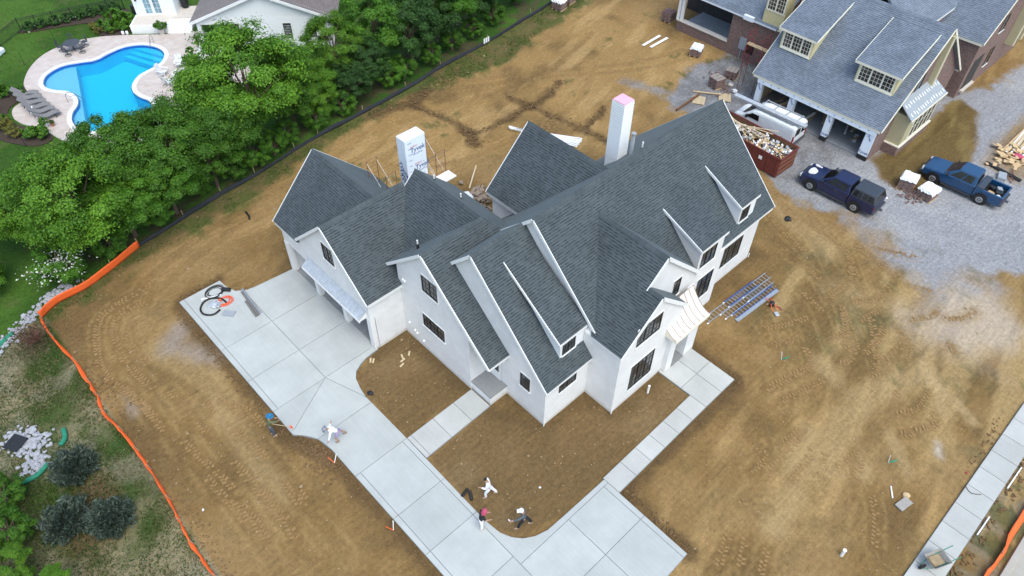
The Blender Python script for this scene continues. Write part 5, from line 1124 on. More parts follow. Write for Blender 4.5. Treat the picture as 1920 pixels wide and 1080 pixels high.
# bay on the gable end
MB().box(28.9,-10.55,-.1,34.5,-9.3,.75).build("bay_base", M[RB], bh); MB().box(29.1,-10.5,.75,34.3,-9.3,3.4).build("bay_wall", M["olive_soffit"], bh)
MB().box(28.95,-10.62,.72,34.45,-9.3,.84).build("bay_sill", M["cream_trim"], bh)
window(bh,'y',-10.5,30.2,34.1,.95,3.1,5,1,2,"cream_trim","window_glass",None,.10,bars="cream_trim")
mb = MB(); mb.add([(28.7,-10.72,3.4),(34.7,-10.72,3.4),(34.5,-9.35,4.35),(28.9,-9.35,4.35),(28.7,-10.72,3.3),(34.7,-10.72,3.3),(34.5,-9.35,4.25),(28.9,-9.35,4.25)],[(0,1,2,3),(7,6,5,4),(0,4,5,1),(1,5,6,2),(3,7,4,0)]); br = mb.build("bay_roof", M["pipe_grey"], bh)
for r_ in range(2):
    for k in range(15):
        x_ = 29.2+.37*k+g.uniform(-.06,.06); t = .2+.45*r_+g.uniform(-.04,.04); y_ = -10.72+1.37*t; z_ = 3.4+.95*t
        MB().obox((x_,y_,z_+.012),(.10,.28,.012),(math.atan(.69),0,.1)).build("label_strip", M["plastic_white"], br)
MB().box(28.65,-10.77,3.26,34.75,-10.72,3.42).build("fascia", M["cream_trim"], bh)
# right wing with its own gable
gable_roof_y(bh, -10.35, 12, 47.2, 10.7, .80, 40.4, 54.2, SB, rake1=False, trim="cream_trim")
wall_y(bh, -10.05, -9.5, [(40.75,-.1),(53.8,-.1),(53.8,5.2),(47.2,10.4),(40.75,5.25)], RB); MB().box(40.76,-9.55,-.1,41.1,12,5.3).build("wall", M[RB], bh)
MB().box(41.6,-10.08,.5,43.6,-10.04,3.2).build("doorway_shade_sheet", M["dark_interior"], bh); MB().box(41.4,-10.3,.3,43.8,-9.9,.5).build("door_sill", M["stone_pale"], bh)  # dark sheet on the wall stands for the shade inside a doorway
window(bh,'y',-10.05,45.0,46.0,1.4,3.0,1,1,2,"black_frame","window_glass","white_board",.05); window(bh,'y',-10.05,44.6,45.6,4.7,6.1,1,1,2,"black_frame","window_glass","white_board",.05)
for x_ in (48.8,50.6): MB().box(x_,-10.75,2.2,x_+.3,-10.05,7.4).build("gable_bracket", M["olive_soffit"], bh); MB().box(x_+.3,-10.8,2.1,x_+.38,-10.05,7.5).build("bracket_trim", M["cream_trim"], bh)
# connecting roof behind the main ridge
gable_roof_x(bh, 34.0, 43.5, -3.4, 9.3, .8, -6.7, 0.5, SB, rake0=False, rake1=False, fas_f=True)
MB().box(34.5,-6.4,-.1,42,.2,6.4).build("wall", M[RB], bh)
# left wing with open porch
wl = MB().box(32.6,1.5,-.1,33.0,8.2,4.2).build("wall", M[RB], bh); MB().box(32.6,8.2,-.1,33.0,14.0,.95).build("porch_wall", M[RB], bh); MB().box(32.5,8.2,.95,33.1,14.0,1.03).build("porch_coping", M["stone_pale"], bh)
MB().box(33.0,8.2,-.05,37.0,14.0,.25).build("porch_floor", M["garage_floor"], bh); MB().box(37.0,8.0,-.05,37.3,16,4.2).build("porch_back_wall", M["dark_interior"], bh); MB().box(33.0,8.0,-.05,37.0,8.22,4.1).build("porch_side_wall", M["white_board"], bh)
for y_ in (13.6,14.0): MB().box(32.6,y_-.12,.95,32.85,y_+.12,4.1).build("porch_post", M["white_board"], bh)
s_ = .75; k_ = math.hypot(1,s_)
slope(bh, (32.2,14.5,4.1), (0,-1,0), (1,0,s_), [(0,0),(11.0,0),(11.0,6*k_),(0,6*k_)], SB)
MB().box(32.22,3.6,3.9,32.27,14.4,4.08).build("fascia", M["wrap_white"], bh)
MB().box(32.1,5.9,3.85,32.6,6.9,4.25).build("eave_return", M["wrap_white"], bh)
MB().box(32.35,3.25,4.0,33.6,5.2,5.35).build("bay_wall", M["yellow_siding"], bh); MB().box(32.3,3.2,3.9,33.6,5.25,4.02).build("bay_sill", M["cream_trim"], bh)
window(bh,'x',32.35,3.35,5.1,5.35,6.9,2,3,4,"cream_trim","window_glass",None,.12,bars="cream_trim"); MB().box(32.4,3.25,5.35,33.6,5.2,6.95).build("bay_wall", M["yellow_siding"], bh)
MB().box(32.5,6.2,.9,32.6,6.9,2.0).build("meter_box", M["pipe_grey"], bh); MB().box(32.48,5.4,.8,32.6,6.1,1.9).build("meter_box", M["black_metal"], bh); MB().tube((32.52,6.6,0),(32.52,6.6,.95),.05,.05,8).build("conduit", M["pipe_grey"], bh)
# ------------------------------------------------------------------ scaffold towers
def scaffold(name, label, x, y, rz, w, d, h, lifts, planks, mat="red_steel", plank_z=None, z0=0.0):
    t = thing(name, label, "scaffold", (x,y,z0), rz)
    for sx in (-w/2,w/2):
        for sy in (-d/2,d/2): MB().tube((sx,sy,0),(sx,sy,h),.024,.024,6).build("standard", M[mat], t)
        for k in range(lifts*4+1): MB().tube((sx,-d/2,h*k/(lifts*4)),(sx,d/2,h*k/(lifts*4)),.014,.014,5).build("ledger_rung", M[mat], t)
    for k in range(lifts):
        z = h*k/lifts
        for sy in (-d/2,d/2): MB().tube((-w/2,sy,z+.2),(w/2,sy,z+h/lifts-.2),.011,.011,5).build("brace", M["aluminium"] if mat != "red_steel" else M[mat], t); MB().tube((w/2,sy,z+.2),(-w/2,sy,z+h/lifts-.2),.011,.011,5).build("brace", M["aluminium"] if mat != "red_steel" else M[mat], t)
    for k in range(planks): MB().box(-w/2-.3,-d/2+.05+.27*k,plank_z or h*.6,w/2+.3,-d/2+.28+.27*k,(plank_z or h*.6)+.05).build("plank", M["lumber_pale"], t)
    return t
scaffold("scaffold_tower", "red scaffold frame at the brick wall beside the left garage bay", 31.6, 4.6, R(90), 1.6, .9, 3.6, 2, 2)
scaffold("scaffold_tower", "rusty scaffold frame standing free before the left garage bay", 28.4, 2.9, R(90), 1.5, .8, 2.4, 1, 0, "steel_rust")
scaffold("scaffold_tower", "rusty scaffold frame left of the wrapped chimney", -6.2, 8.3, R(90), 2.0, .75, 6.6, 3, 0, "steel_rust")
scaffold("scaffold_tower", "rusty scaffold frame right of the wrapped chimney", -2.5, 8.0, R(90), 2.0, .75, 6.6, 3, 0, "steel_rust")
for k in range(3): o = MB().box(-6.6,6.05+.28*k,4.85,-2.0,6.3+.28*k,4.92).build("scaffold_plank", M["white_board"]); tag(o, ("nearest","middle","farthest")[k]+" pale plank of the platform at the wrapped chimney", "plank", "platform planks at the chimney")
# ================================================================== vehicles
def wheel(t, x, y, r=.40, w=.27):
    s = 1 if x > 0 else -1
    o = MB().lathe([(r*.62,-w/2),(r*.93,-w/2),(r,-w*.3),(r,w*.3),(r*.93,w/2),(r*.62,w/2)],22,(0,0,0),'x').build("wheel", M["tyre"], t, smooth=False); o.location = (x,y,r)
    rm = MB().lathe([(r*.64,-.03),(r*.64,.03),(r*.55,.055),(r*.2,.03),(r*.16,.07),(.01,.07)],18,(0,0,0),'x').build("rim", M["rim"], o); rm.location = (s*w*.38,0,0); rm.scale = (s,1,1)
    for k in range(6):
        a = k*math.pi/3; MB().obox((s*w*.46,math.cos(a)*r*.4,math.sin(a)*r*.4),(.03,.10*r*2,.22*r),(a,0,0)).build("spoke_gap", M["tyre"], o)
    return o
def panel4(t, name, q, mat, off=.008, parent=None):
    q = [Vector(p) for p in q]; n_ = (q[1]-q[0]).cross(q[2]-q[0]).normalized()*off
    return MB().add([tuple(p-n_*.4) for p in q]+[tuple(p+n_) for p in q], [(3,2,1,0),(4,5,6,7),(0,1,5,4),(1,2,6,5),(2,3,7,6),(3,0,4,7)]).build(name, M[mat], parent or t)
def lerp3(a,b,t): return Vector(a)*(1-t)+Vector(b)*t
def quad_in(A,B,C_,D_,u0,u1,v0,v1):
    f = lambda u,v: lerp3(lerp3(A,B,u),lerp3(D_,C_,u),v); return [f(u0,v0),f(u1,v0),f(u1,v1),f(u0,v1)]
def pickup(label, loc, rz, paint, topper, wb=3.5, scale=1.0):
    t = thing("pickup_truck", label, "pickup truck", loc, rz, "pickup trucks on the gravel"); t.scale = (scale,)*3; P = M[paint]; hw = .97
    body = MB()
    # lower body: front end, hood, doors sill up to belt line; bed separate
    body.loft([ring(hw-.10,.50,.86,.10,2.88),ring(hw-.02,.42,1.02,.12,2.72),ring(hw,.40,1.10,.13,2.2),ring(hw,.40,1.17,.12,1.35),ring(hw,.40,1.19,.06,1.25),ring(hw,.40,1.19,.06,-.98)])
    bo = body.build("body", P, t, smooth=False, bevel=.03)
    # cab
    b0, t0 = (-.92,-1.0,.92,1.38,1.15), (-.70,-.86,.70,.46,1.83)
    cab = MB().frus(b0,t0).build("cab", P, t, bevel=.06)
    cb = lambda i: [(b0[0],b0[1],b0[4]),(b0[2],b0[1],b0[4]),(b0[2],b0[3],b0[4]),(b0[0],b0[3],b0[4])][i]; ct = lambda i: [(t0[0],t0[1],t0[4]),(t0[2],t0[1],t0[4]),(t0[2],t0[3],t0[4]),(t0[0],t0[3],t0[4])][i]
    panel4(t,"windshield",quad_in(cb(2),cb(3),ct(3),ct(2),.06,.94,.10,.93),"car_glass",.012,cab); panel4(t,"rear_window",quad_in(cb(0),cb(1),ct(1),ct(0),.10,.90,.14,.86),"car_glass",.012,cab)
    for A,B,C_,D_ in ((cb(3),cb(0),ct(0),ct(3)),(cb(1),cb(2),ct(2),ct(1))):
        for u0,u1 in ((.17,.50),(.545,.86)) if A == cb(3) else ((.14,.455),(.50,.83)): panel4(t,"side_window",quad_in(A,B,C_,D_,u0,u1,.12,.84),"car_glass",.012,cab)
    # bed
    bed = MB(); bed.box(-hw,-2.95,.45,hw,-1.02,.80)
    for sx in (-1,1): bed.box(min(sx*hw,sx*(hw-.14)),-2.95,.80,max(sx*hw,sx*(hw-.14)),-1.02,1.20)
    bed.box(-hw+.14,-1.14,.80,hw-.14,-1.02,1.20); bed.box(-hw+.14,-2.95,.80,hw-.14,-2.84,1.18)
    bd = bed.build("bed", P, t, bevel=.025); MB().box(-hw+.15,-2.83,.80,hw-.15,-1.15,.815).build("bed_floor", M["plastic_black"], bd)
    MB().box(-.86,-2.97,.86,.86,-2.945,1.12).build("tailgate_panel", P, bd)
    MB().box(-hw-.0,-3.10,.48,hw,-2.92,.66).build("rear_bumper", M["chrome_dark"], t, bevel=.03); MB().box(-hw+.02,2.82,.45,hw-.02,2.98,.66).build("front_bumper", M["chrome_dark"], t, bevel=.04)
    MB().box(-.55,2.80,.70,.55,2.90,.93).build("grille", M["plastic_black"], t, bevel=.02)
    for sx in (-1,1):
        MB().box(sx*.76-.17,2.72,.72,sx*.76+.17,2.875,.94).build("headlight", M["lamp_clear"], t, bevel=.03); MB().box(sx*.91-.05,-2.965,.80,sx*.91+.05,-2.90,1.12).build("tail_light", M["lamp_red"], t)
        m_ = MB().box(min(sx*.95,sx*1.20),.98,1.18,max(sx*.95,sx*1.20),1.10,1.36).build("mirror", M["plastic_black"], t, bevel=.03)
        MB().box(min(sx*.94,sx*1.06),-1.0,.34,max(sx*.94,sx*1.06),1.25,.40).build("side_step", M["chrome_dark"], t)
        for y_ in (1.86,1.86-wb):
            MB().lathe([(.50,-.06),(.50,.012)],22,(sx*(hw),y_,.44),'x').build("wheel_arch", M["plastic_black"], t); wheel(t, sx*(hw-.08), y_)
        for y_ in (.20,-.95): MB().box(min(sx*hw,sx*(hw+.004)),y_-.006,.48,max(sx*hw,sx*(hw+.004)),y_+.006,1.16).build("door_gap", M["plastic_black"], t)
        for y_ in (.08,-1.05+.25): MB().box(min(sx*hw,sx*(hw+.03)),y_-.16,1.0,max(sx*hw,sx*(hw+.03)),y_-.02,1.04).build("door_handle", M["chrome_dark"], t)
    MB().box(-.12,-3.3,.5,.12,-3.08,.56).build("tow_hitch", M["chrome_dark"], t)
    if topper:
        b1, t1 = (-.95,-2.96,.95,-1.04,1.20), (-.72,-2.74,.72,-1.10,1.84); tp = MB().frus(b1,t1).build("topper", M["topper_grey"], t, bevel=.07)
        q0 = [(b1[0],b1[1],b1[4]),(b1[2],b1[1],b1[4]),(b1[2],b1[3],b1[4]),(b1[0],b1[3],b1[4])]; q1 = [(t1[0],t1[1],t1[4]),(t1[2],t1[1],t1[4]),(t1[2],t1[3],t1[4]),(t1[0],t1[3],t1[4])]
        panel4(t,"topper_window",quad_in(q0[0],q0[1],q1[1],q1[0],.08,.92,.1,.85),"car_glass",.01,tp)
        for a,b_ in ((3,0),(1,2)):
            for u0,u1 in ((.06,.42),(.47,.93)): panel4(t,"topper_window",quad_in(q0[a],q0[b_],q1[b_],q1[a],u0,u1,.16,.78),"car_glass",.01,tp)
        fp = [(.42*math.cos(a)*(1+.18*math.sin(3*a)),2.22+.34*math.sin(a)*(1+.15*math.cos(2*a))) for a in [2*math.pi*k/18 for k in range(18)]]
        MB().prism([(x_-.22,y_) for x_,y_ in fp],1.105,1.152).build("faded_paint_patch", M["paint_faded"], bo); MB().prism([(x_*.25+.62,y_) for x_,y_ in fp],1.105,1.15).build("faded_paint_patch", M["paint_faded"], bo)
    else:
        MB().box(-.93,-1.55,1.02,.93,-1.08,1.30).build("tool_box", M["topper_grey"], t, bevel=.02)
    return t
pickup("dark blue pickup truck with grey bed topper and bleached hood patch", (21.25,-10.0,0), R(1.5), "paint_navy", True)
tk = pickup("lighter blue pickup truck with open bed full of tools", (28.9,-15.85,0), R(2.0), "paint_blue", False)
for k,(x_,y_,sx,sy,sz,mm,nm) in enumerate(((28.55,-17.9,.55,.5,.12,"plywood","cardboard_sheet"),(28.9,-18.3,.45,.5,.3,"plastic_black","tool_bag"),(29.3,-18.2,.5,.35,.28,"pipe_grey","tool_crate"),(28.5,-18.45,.35,.3,.16,"wrap_white","plastic_bag"),(29.1,-17.75,.4,.3,.3,"black_metal","black_case"))):
    o = MB().obox((0,0,sz/2),(sx,sy,sz),(0,0,.3*k)).build(nm, M[mm], bevel=.05); o.location = (x_,y_,.82); tag(o, ("tan cardboard sheet in the open truck bed","black tool bag in the open truck bed","grey tool crate in the open truck bed","pale plastic bag in the open truck bed","small black case under the truck's toolbox")[k], nm.split('_')[-1])
# cargo van
vn = thing("cargo_van", "white cargo van with roof rack parked by the dumpster", "van", (24.35,-1.75,0), R(1))
vb = MB().loft([ring(.80,.45,.95,.12,2.72),ring(.96,.38,1.08,.16,2.5),ring(.99,.36,1.22,.16,1.9),ring(.98,.36,1.9,.30,1.15),ring(.98,.36,2.05,.30,.6),ring(.98,.36,2.07,.30,-2.55),ring(.93,.40,1.98,.28,-2.72)]).build("body", M["paint_white"], vn, smooth=False, bevel=.02)
panel4(vn,"windshield",[(.78,2.02,1.24),(-.78,2.02,1.24),(-.66,1.14,1.88),(.66,1.14,1.88)],"car_glass",.03,vb)
for sx in (-1,1):
    q_ = [(sx*.995,1.70,1.20),(sx*.995,.45,1.20),(sx*.985,.50,1.66),(sx*.985,1.12,1.66)]; panel4(vn,"side_window",q_ if sx < 0 else q_[::-1],"car_glass",.02,vb)
    panel4(vn,"rear_window",[(sx*.12,-2.735,1.2),(sx*.82,-2.735,1.2),(sx*.74,-2.725,1.75),(sx*.12,-2.725,1.75)] if sx > 0 else [(sx*.82,-2.735,1.2),(sx*.12,-2.735,1.2),(sx*.12,-2.725,1.75),(sx*.74,-2.725,1.75)],"car_glass",.02,vb)
    MB().box(sx*.90-.06,-2.75,.75,sx*.90+.06,-2.66,1.25).build("tail_light", M["lamp_red"], vn); MB().box(sx*.75-.15,2.5,.72,sx*.75+.15,2.70,.92).build("headlight", M["lamp_clear"], vn, bevel=.03)
    MB().box(min(sx*.97,sx*1.18),1.45,1.15,max(sx*.97,sx*1.18),1.58,1.40).build("mirror", M["plastic_black"], vn)
    for y_ in (1.75,-1.75): MB().lathe([(.44,-.05),(.44,.012)],20,(sx*.985,y_,.40),'x').build("wheel_arch", M["plastic_black"], vn); wheel(vn, sx*.90, y_, .35, .24)
    MB().box(sx*.80-.03,-2.4,2.10,sx*.80+.03,1.0,2.16).build("rack_rail", M["aluminium"], vn)
MB().box(-.96,-2.82,.42,.96,-2.68,.62).build("rear_bumper", M["chrome_dark"], vn); MB().box(-.93,2.62,.42,.93,2.78,.66).build("front_bumper", M["chrome_dark"], vn, bevel=.04)
for k in range(4): MB().box(-.86,-2.3+1.05*k,2.16,.86,-2.24+1.05*k,2.20).build("rack_bar", M["aluminium"], vn)
for k in range(9): MB().box(-.92,.2-.3*k,2.165,-.70,.24-.3*k,2.19).build("rack_rung", M["aluminium"], vn)
o = MB().box(-.22,-3.25,0,.22,3.15,.14).build("aluminium_plank", M["galvanised"]); o.location = (23.75,-1.75,2.22); o.rotation_euler = (0,0,R(2)); tag(o, "long grey aluminium plank carried on the white van's rack", "plank")
# dumpster
dp = thing("dumpster", "dark red roll off dumpster heaped with construction debris", "dumpster", (20.75,-2.4,0), R(-1.5))
L2, W2, H2 = 3.35, 1.18, 1.75
dm = MB()
dm.add([(-W2,-L2,.12),(W2,-L2,.12),(W2,L2,.12),(-W2,L2,.12)],[(0,1,2,3)])
dm.box(-W2,-L2,.10,W2,L2,.18)
for sx in (-1,1): dm.box(min(sx*W2,sx*(W2-.05)),-L2,.18,max(sx*W2,sx*(W2-.05)),L2,H2)
for sy in (-1,1): dm.box(-W2+.05,min(sy*L2,sy*(L2-.05)),.18,W2-.05,max(sy*L2,sy*(L2-.05)),H2)
dm.build("box", M["dumpster_red"], dp)
MB().box(-W2+.051,-L2+.051,.185,W2-.051,L2-.051,.2).build("box_floor", M["rust_brown"], dp)
for sx in (-1,1): 
    MB().box(min(sx*(W2-.055),sx*(W2-.06)),-L2+.06,.2,max(sx*(W2-.055),sx*(W2-.06)),L2-.06,H2-.02).build("inner_side", M["rust_brown"], dp); MB().box(min(sx*(W2-.02),sx*(W2+.06)),-L2-.04,H2-.06,max(sx*(W2-.02),sx*(W2+.06)),L2+.04,H2+.06).build("top_rail", M["dumpster_red"], dp)
    for k in range(9): MB().box(min(sx*W2,sx*(W2+.07)),-L2+.1+.80*k,.2,max(sx*W2,sx*(W2+.07)),-L2+.2+.80*k,H2-.06).build("rib", M["dumpster_red"], dp)
for sy in (-1,1): MB().box(-W2,min(sy*(L2-.02),sy*(L2+.06)),H2-.06,W2,max(sy*(L2-.02),sy*(L2+.06)),H2+.05).build("top_rail", M["dumpster_red"], dp)
for k in range(3): MB().box(-W2+.05,-L2-.06,.4+.45*k,W2-.05,-L2,.48+.45*k).build("rib", M["rust_brown"], dp)
MB().box(-W2-.075,-1.9,1.0,-W2-.071,-1.6,1.3).build("sign_plate", M["plastic_white"], dp)
for sy in (-2.6,2.6): MB().tube((-.8,sy,.09),(.8,sy,.09),.10,.10,10).build("roller", M["steel_rust"], dp)
g = random.Random(21)
db = MB()
for k in range(95):
    y_ = g.uniform(-3.0,2.2); z_ = 1.15+.5*(1-abs(y_+.6)/3)*g.random(); db.obox((20.75+g.uniform(-.95,.95),-2.4+y_,z_),(g.uniform(.05,.16),g.uniform(.3,1.1),g.uniform(.02,.10)),(g.uniform(-.5,.5),g.uniform(-.5,.5),g.uniform(0,3)))
tag(db.build("rubble", M["plywood"]), "tan rubble heaped in the dumpster", kind="stuff")
pile = MB().box(19.75,-5.6,.25,21.75,.6,1.05).build("rubble_core", M["rust_brown"]); tag(pile, "packed waste below the dumpster rubble", kind="stuff")
for nm,mm,n_,sz,lab in (("paper_scraps","plastic_white",100,.40,"white plastic and paper scraps in the dumpster"),("dark_scraps","pipe_grey",55,.55,"grey sheet scraps in the dumpster"),("blue_wrap_scraps","wrap_print",16,.35,"blue wrap scraps in the dumpster"),("cardboard_scraps","lumber",60,.5,"tan cardboard scraps in the dumpster"),("black_scraps","black_membrane",26,.5,"black membrane scraps in the dumpster")):
    db = MB()
    for k in range(n_):
        y_ = g.uniform(-3.0,2.0); x_ = g.uniform(-1,1); z_ = 1.35+.42*(1-abs(y_+.6)/3)*g.random(); a = g.uniform(0,3); s_ = sz*g.uniform(.3,1)
        vs_ = [(20.75+x_+s_*.5*(math.cos(a+j*math.pi/3)*g.uniform(.5,1)),-2.4+y_+s_*.5*math.sin(a+j*math.pi/3)*g.uniform(.5,1),z_+g.uniform(-.1,.12)) for j in range(6)]+[(20.75+x_,-2.4+y_,z_+.12*g.random())]
        db.add(vs_, [(j,(j+1)%6,6) for j in range(6)])
    tag(db.build(nm, M[mm]), lab, kind="stuff")
for k in range(6):
    o = MB().box(-.03,-1.3-.12*k,-.02,.03,1.3,.02).build("wood_strip", M["lumber_pale"]); o.location = (20.55+.08*k,-1.2-.2*k,1.95+.05*k); o.rotation_euler = (R(14-3*k),0,R(-18+9*k)); tag(o, "pale wood strip lying on the heap in the dumpster", "wood strip", "wood strips in the dumpster")
# ================================================================== neighbour's house and pool furniture
A39 = R(-39)
nh = thing("neighbour_house", "white neighbouring house with brown roof beside the pool", "house", (-3.1,41.3,0), A39)
# local frame: x along the wall (to the lower right in the picture), y away from the pool
MB().box(4.0,0,-.1,12.2,.3,2.9).build("wall", M["white_siding"], nh); MB().box(0,0,2.35,4.0,.3,2.9).build("porch_header", M["white_trim"], nh); MB().box(0,0,-.1,.35,.35,2.35).build("porch_post", M["white_trim"], nh); MB().box(3.75,0.0,-.1,4.0,.3,2.35).build("porch_post", M["white_trim"], nh)
MB().extr([(0,.01,2.9),(12.2,.01,2.9),(6.1,.01,5.3)], (0,.28,0)).build("gable_wall", M["white_siding"], nh, fixn=True)
for k in range(17): MB().box(4.02,-.02,.15+.16*k,12.2,.0,.165+.16*k).build("siding_course", M["white_siding"], nh)
MB().box(.35,.3,-.05,3.8,4.5,.30).build("porch_floor", M["concrete_joint"], nh); MB().box(.3,4.3,0,4.0,4.6,2.9).build("porch_back_wall", M["white_siding"], nh); MB().box(4.0,.3,0,4.2,4.4,2.8).build("porch_side_wall", M["white_siding"], nh)
s_ = .394; k_ = math.hypot(1,s_)
def loc_slope(P0, a, b_, poly, mat, name): return slope(nh, P0, a, b_, poly, mat, name)
loc_slope((-.45,9,2.72), (0,-1,0), (1,0,s_), [(0,0),(9.35,0),(9.35,6.55*k_),(0,6.55*k_)], M["shingle_brown"], "roof_slope"); loc_slope((12.65,-.35,2.72), (0,1,0), (-1,0,s_), [(0,0),(9.35,0),(9.35,6.55*k_),(0,6.55*k_)], M["shingle_brown"], "roof_slope")
MB().bar((-.45,-.37,2.62),(6.1,-.37,5.2),.06,.24).build("rake_board", M["white_trim"], nh); MB().bar((12.65,-.37,2.62),(6.1,-.37,5.2),.06,.24).build("rake_board", M["white_trim"], nh)
window(nh,'y',0,7.7,8.4,.85,2.3,1,1,2,"black_frame","window_glass","white_trim",.06); window(nh,'y',0,9.9,10.6,.85,2.3,1,1,2,"black_frame","window_glass","white_trim",.06)
MB().box(-.3,-2.2,-.1,.1,.1,.42).build("porch_kerb_wall", M["white_trim"], nh); MB().box(.1,-1.9,-.1,2.0,-.02,.40).build("planter_ledge", M["white_trim"], nh)
MB().box(5.0,-.08,2.25,5.15,-.02,2.6).build("wall_lamp", M["black_metal"], nh)
sfa = thing("garden_sofa", "tan cushioned sofa under the neighbour's porch roof", "sofa", (-.8,42.3,.3), A39)
MB().box(0,0,0,2.0,.8,.4).build("seat", M["cushion_tan"], sfa, bevel=.05); MB().box(0,.65,.4,2.0,.85,.85).build("backrest", M["cushion_tan"], sfa, bevel=.05)
for x_ in (0,1.8): MB().box(x_,0,.4,x_+.2,.65,.62).build("armrest", M["cushion_tan"], sfa, bevel=.04)
ctb = thing("porch_table", "dark low table with red flowers on the porch", "table", (-.3,40.9,.3), A39)
MB().box(0,0,.36,1.0,.7,.44).build("table_top", M["rust_brown"], ctb); 
for x_ in (.05,.9):
    for y_ in (.05,.6): MB().box(x_,y_,0,x_+.06,y_+.06,.36).build("leg", M["rust_brown"], ctb)
# door pavilion behind the steps
pv = thing("pool_pavilion", "white wall with glazed french doors and raised porch above the pool", "building", (-6.75,48.45,0), A39)
MB().box(0,0,-.1,3.4,2.2,.72).build("porch_base", M["white_trim"], pv); MB().box(.12,.12,.72,3.35,2.2,.74).build("porch_paving", M["stone_pale"], pv); MB().box(0,0,.72,.12,2.2,.80).build("porch_edge", M["white_trim"], pv); MB().box(.12,0,.72,3.4,.12,.80).build("porch_edge", M["white_trim"], pv)
for k in range(4): MB().box(3.4,-.25+.32*k,-.1,5.6,1.6,.15+.15*k).build("step", M["white_trim"], pv)
MB().box(3.4,1.6,-.1,6.0,4.0,.72).build("porch_base", M["stone_pale"], pv)
MB().box(.1,2.2,-.1,3.6,2.5,4.2).build("wall", M["white_siding"], pv); MB().box(3.6,2.2,.7,3.9,6.5,4.2).build("side_wall", M["white_siding"], pv)
for k in range(2):
    d_ = MB().box(1.0+.86*k,2.15,.75,1.83+.86*k,2.2,3.1).build("french_door", M["white_trim"], pv); 
    for r_ in range(4):
        for c_ in range(2): MB().box(1.12+.86*k+.31*c_,2.135,.98+.51*r_,1.39+.86*k+.31*c_,2.15,1.44+.51*r_).build("pane", M["door_glass"], d_)
MB().box(.4,2.08,2.2,.56,2.2,2.75).build("wall_lantern", M["black_metal"], pv)
tag(MB().lathe([(.28,0),(.34,.1),(.36,.5),(.38,.9),(.30,1.0)],16,(0,0,0)).build("covered_grill", M["black_metal"], loc=(-1.0,48.6,.72), smooth=True), "black covered grill on the porch behind the french doors", "grill")
# ------------------------------------------------------------------ loungers
def lounger(x0, y0, x1, y1, label):
    d = Vector((x1-x0,y1-y0,0)); L = 1.95; rz = math.atan2(d.y,d.x)
    t = thing("sun_lounger", label, "sun lounger", (x1-math.cos(rz)*L*.98,y1-math.sin(rz)*L*.98,.06), rz, "grey sun loungers in a row")
    prof = [(0,.86),(.28,.64),(.62,.40),(.95,.34),(1.35,.40),(1.65,.40),(1.95,.31)]; P = smooth_pts([(x,0,z) for x,z in prof],4); n = len(P)
    mb = MB(); mb.add([(p.x,-.30,p.z) for p in P]+[(p.x,.30,p.z) for p in P]+[(p.x,-.30,p.z-.04) for p in P]+[(p.x,.30,p.z-.04) for p in P],
        [(i,i+1,n+i+1,n+i) for i in range(n-1)]+[(2*n+i+1,2*n+i,3*n+i,3*n+i+1) for i in range(n-1)]+[(i,2*n+i,2*n+i+1,i+1) for i in range(n-1)]+[(n+i+1,3*n+i+1,3*n+i,n+i) for i in range(n-1)]); mb.build("sling", M["lounger_mesh"], t)
    for sy in (-.31,.31): MB().path([(p.x,sy,p.z-.03) for p in P],.022,5).build("side_rail", M["iron_dark"], t)
    for x_ in (.35,1.6):
        for sy in (-.31,.31): MB().bar((x_,sy,.36),(x_-.1,sy,0),.035,.035).build("leg", M["iron_dark"], t)
        MB().bar((x_-.1,-.31,.02),(x_-.1,.31,.02),.03,.03).build("foot_bar", M["iron_dark"], t)
LH = [(-18.7,44.4),(-18.9,43.6),(-19.1,42.6),(-19.1,41.5),(-19.0,40.5),(-18.8,39.4)]; LF = [(-17.2,43.4),(-17.2,42.6),(-17.2,41.7),(-17.1,40.9),(-17.0,40.1),(-16.9,39.3)]
for k in range(6): lounger(*LH[k],*LF[k],("topmost grey lounger next to the small terracotta pot","second grey lounger from the top of the row","third grey lounger from the top of the row","fourth grey lounger, with the side table behind its head","fifth grey lounger from the top of the row","lowest grey lounger next to the white flower pot")[k])
o = MB().lathe([(.22,0),(.22,.02),(.03,.03),(.03,.40),(.24,.41),(.24,.44)],16).build("side_table", M["pot_white"], loc=(-18.55,41.2,.06)); tag(o, "small round pale side table between the lounger heads", "side table")
# dining set
dt = thing("dining_table", "round dark iron table on the terrace by the lawn", "table", (-12.0,49.0,.06)); MB().lathe([(.72,.70),(.74,.72),(.72,.74)],24).build("table_top", M["iron_dark"], dt)
MB().tube((0,0,0),(0,0,.70),.05,.05,8).build("pedestal", M["iron_dark"], dt); 
for k in range(4): a = k*math.pi/2; MB().bar((0,0,.12),(math.cos(a)*.4,math.sin(a)*.4,.02),.03,.04).build("foot", M["iron_dark"], dt)
for k in range(5):
    a = R(75+72*k); t = thing("iron_chair", "iron swivel chair at the "+("far side","left side","near left side","near right side","right side")[k]+" of the dining table", "chair", (-12.0+math.cos(a)*1.05,49.0+math.sin(a)*1.05,.06), a+R(90), "iron chairs at the dining table")
    MB().box(-.24,-.24,.42,.24,.24,.46).build("seat", M["iron_dark"], t); bk = MB()
    for j in range(7): bk.box(-.24+.075*j,-.27,.46,-.215+.075*j,-.25,.95)
    bk.box(-.26,-.28,.93,.26,-.24,.98); bk.build("backrest", M["iron_dark"], t)
    for sx in (-1,1): MB().path([(sx*.26,-.26,.70),(sx*.28,.1,.68),(sx*.26,.2,.46)],.015,5).build("armrest", M["iron_dark"], t)
    MB().tube((0,0,.08),(0,0,.42),.035,.035,8).build("pedestal", M["iron_dark"], t); MB().path([(math.cos(b_)*.27,math.sin(b_)*.27,.03) for b_ in [2*math.pi*j/16 for j in range(16)]],.02,5,True).build("base_ring", M["iron_dark"], t)
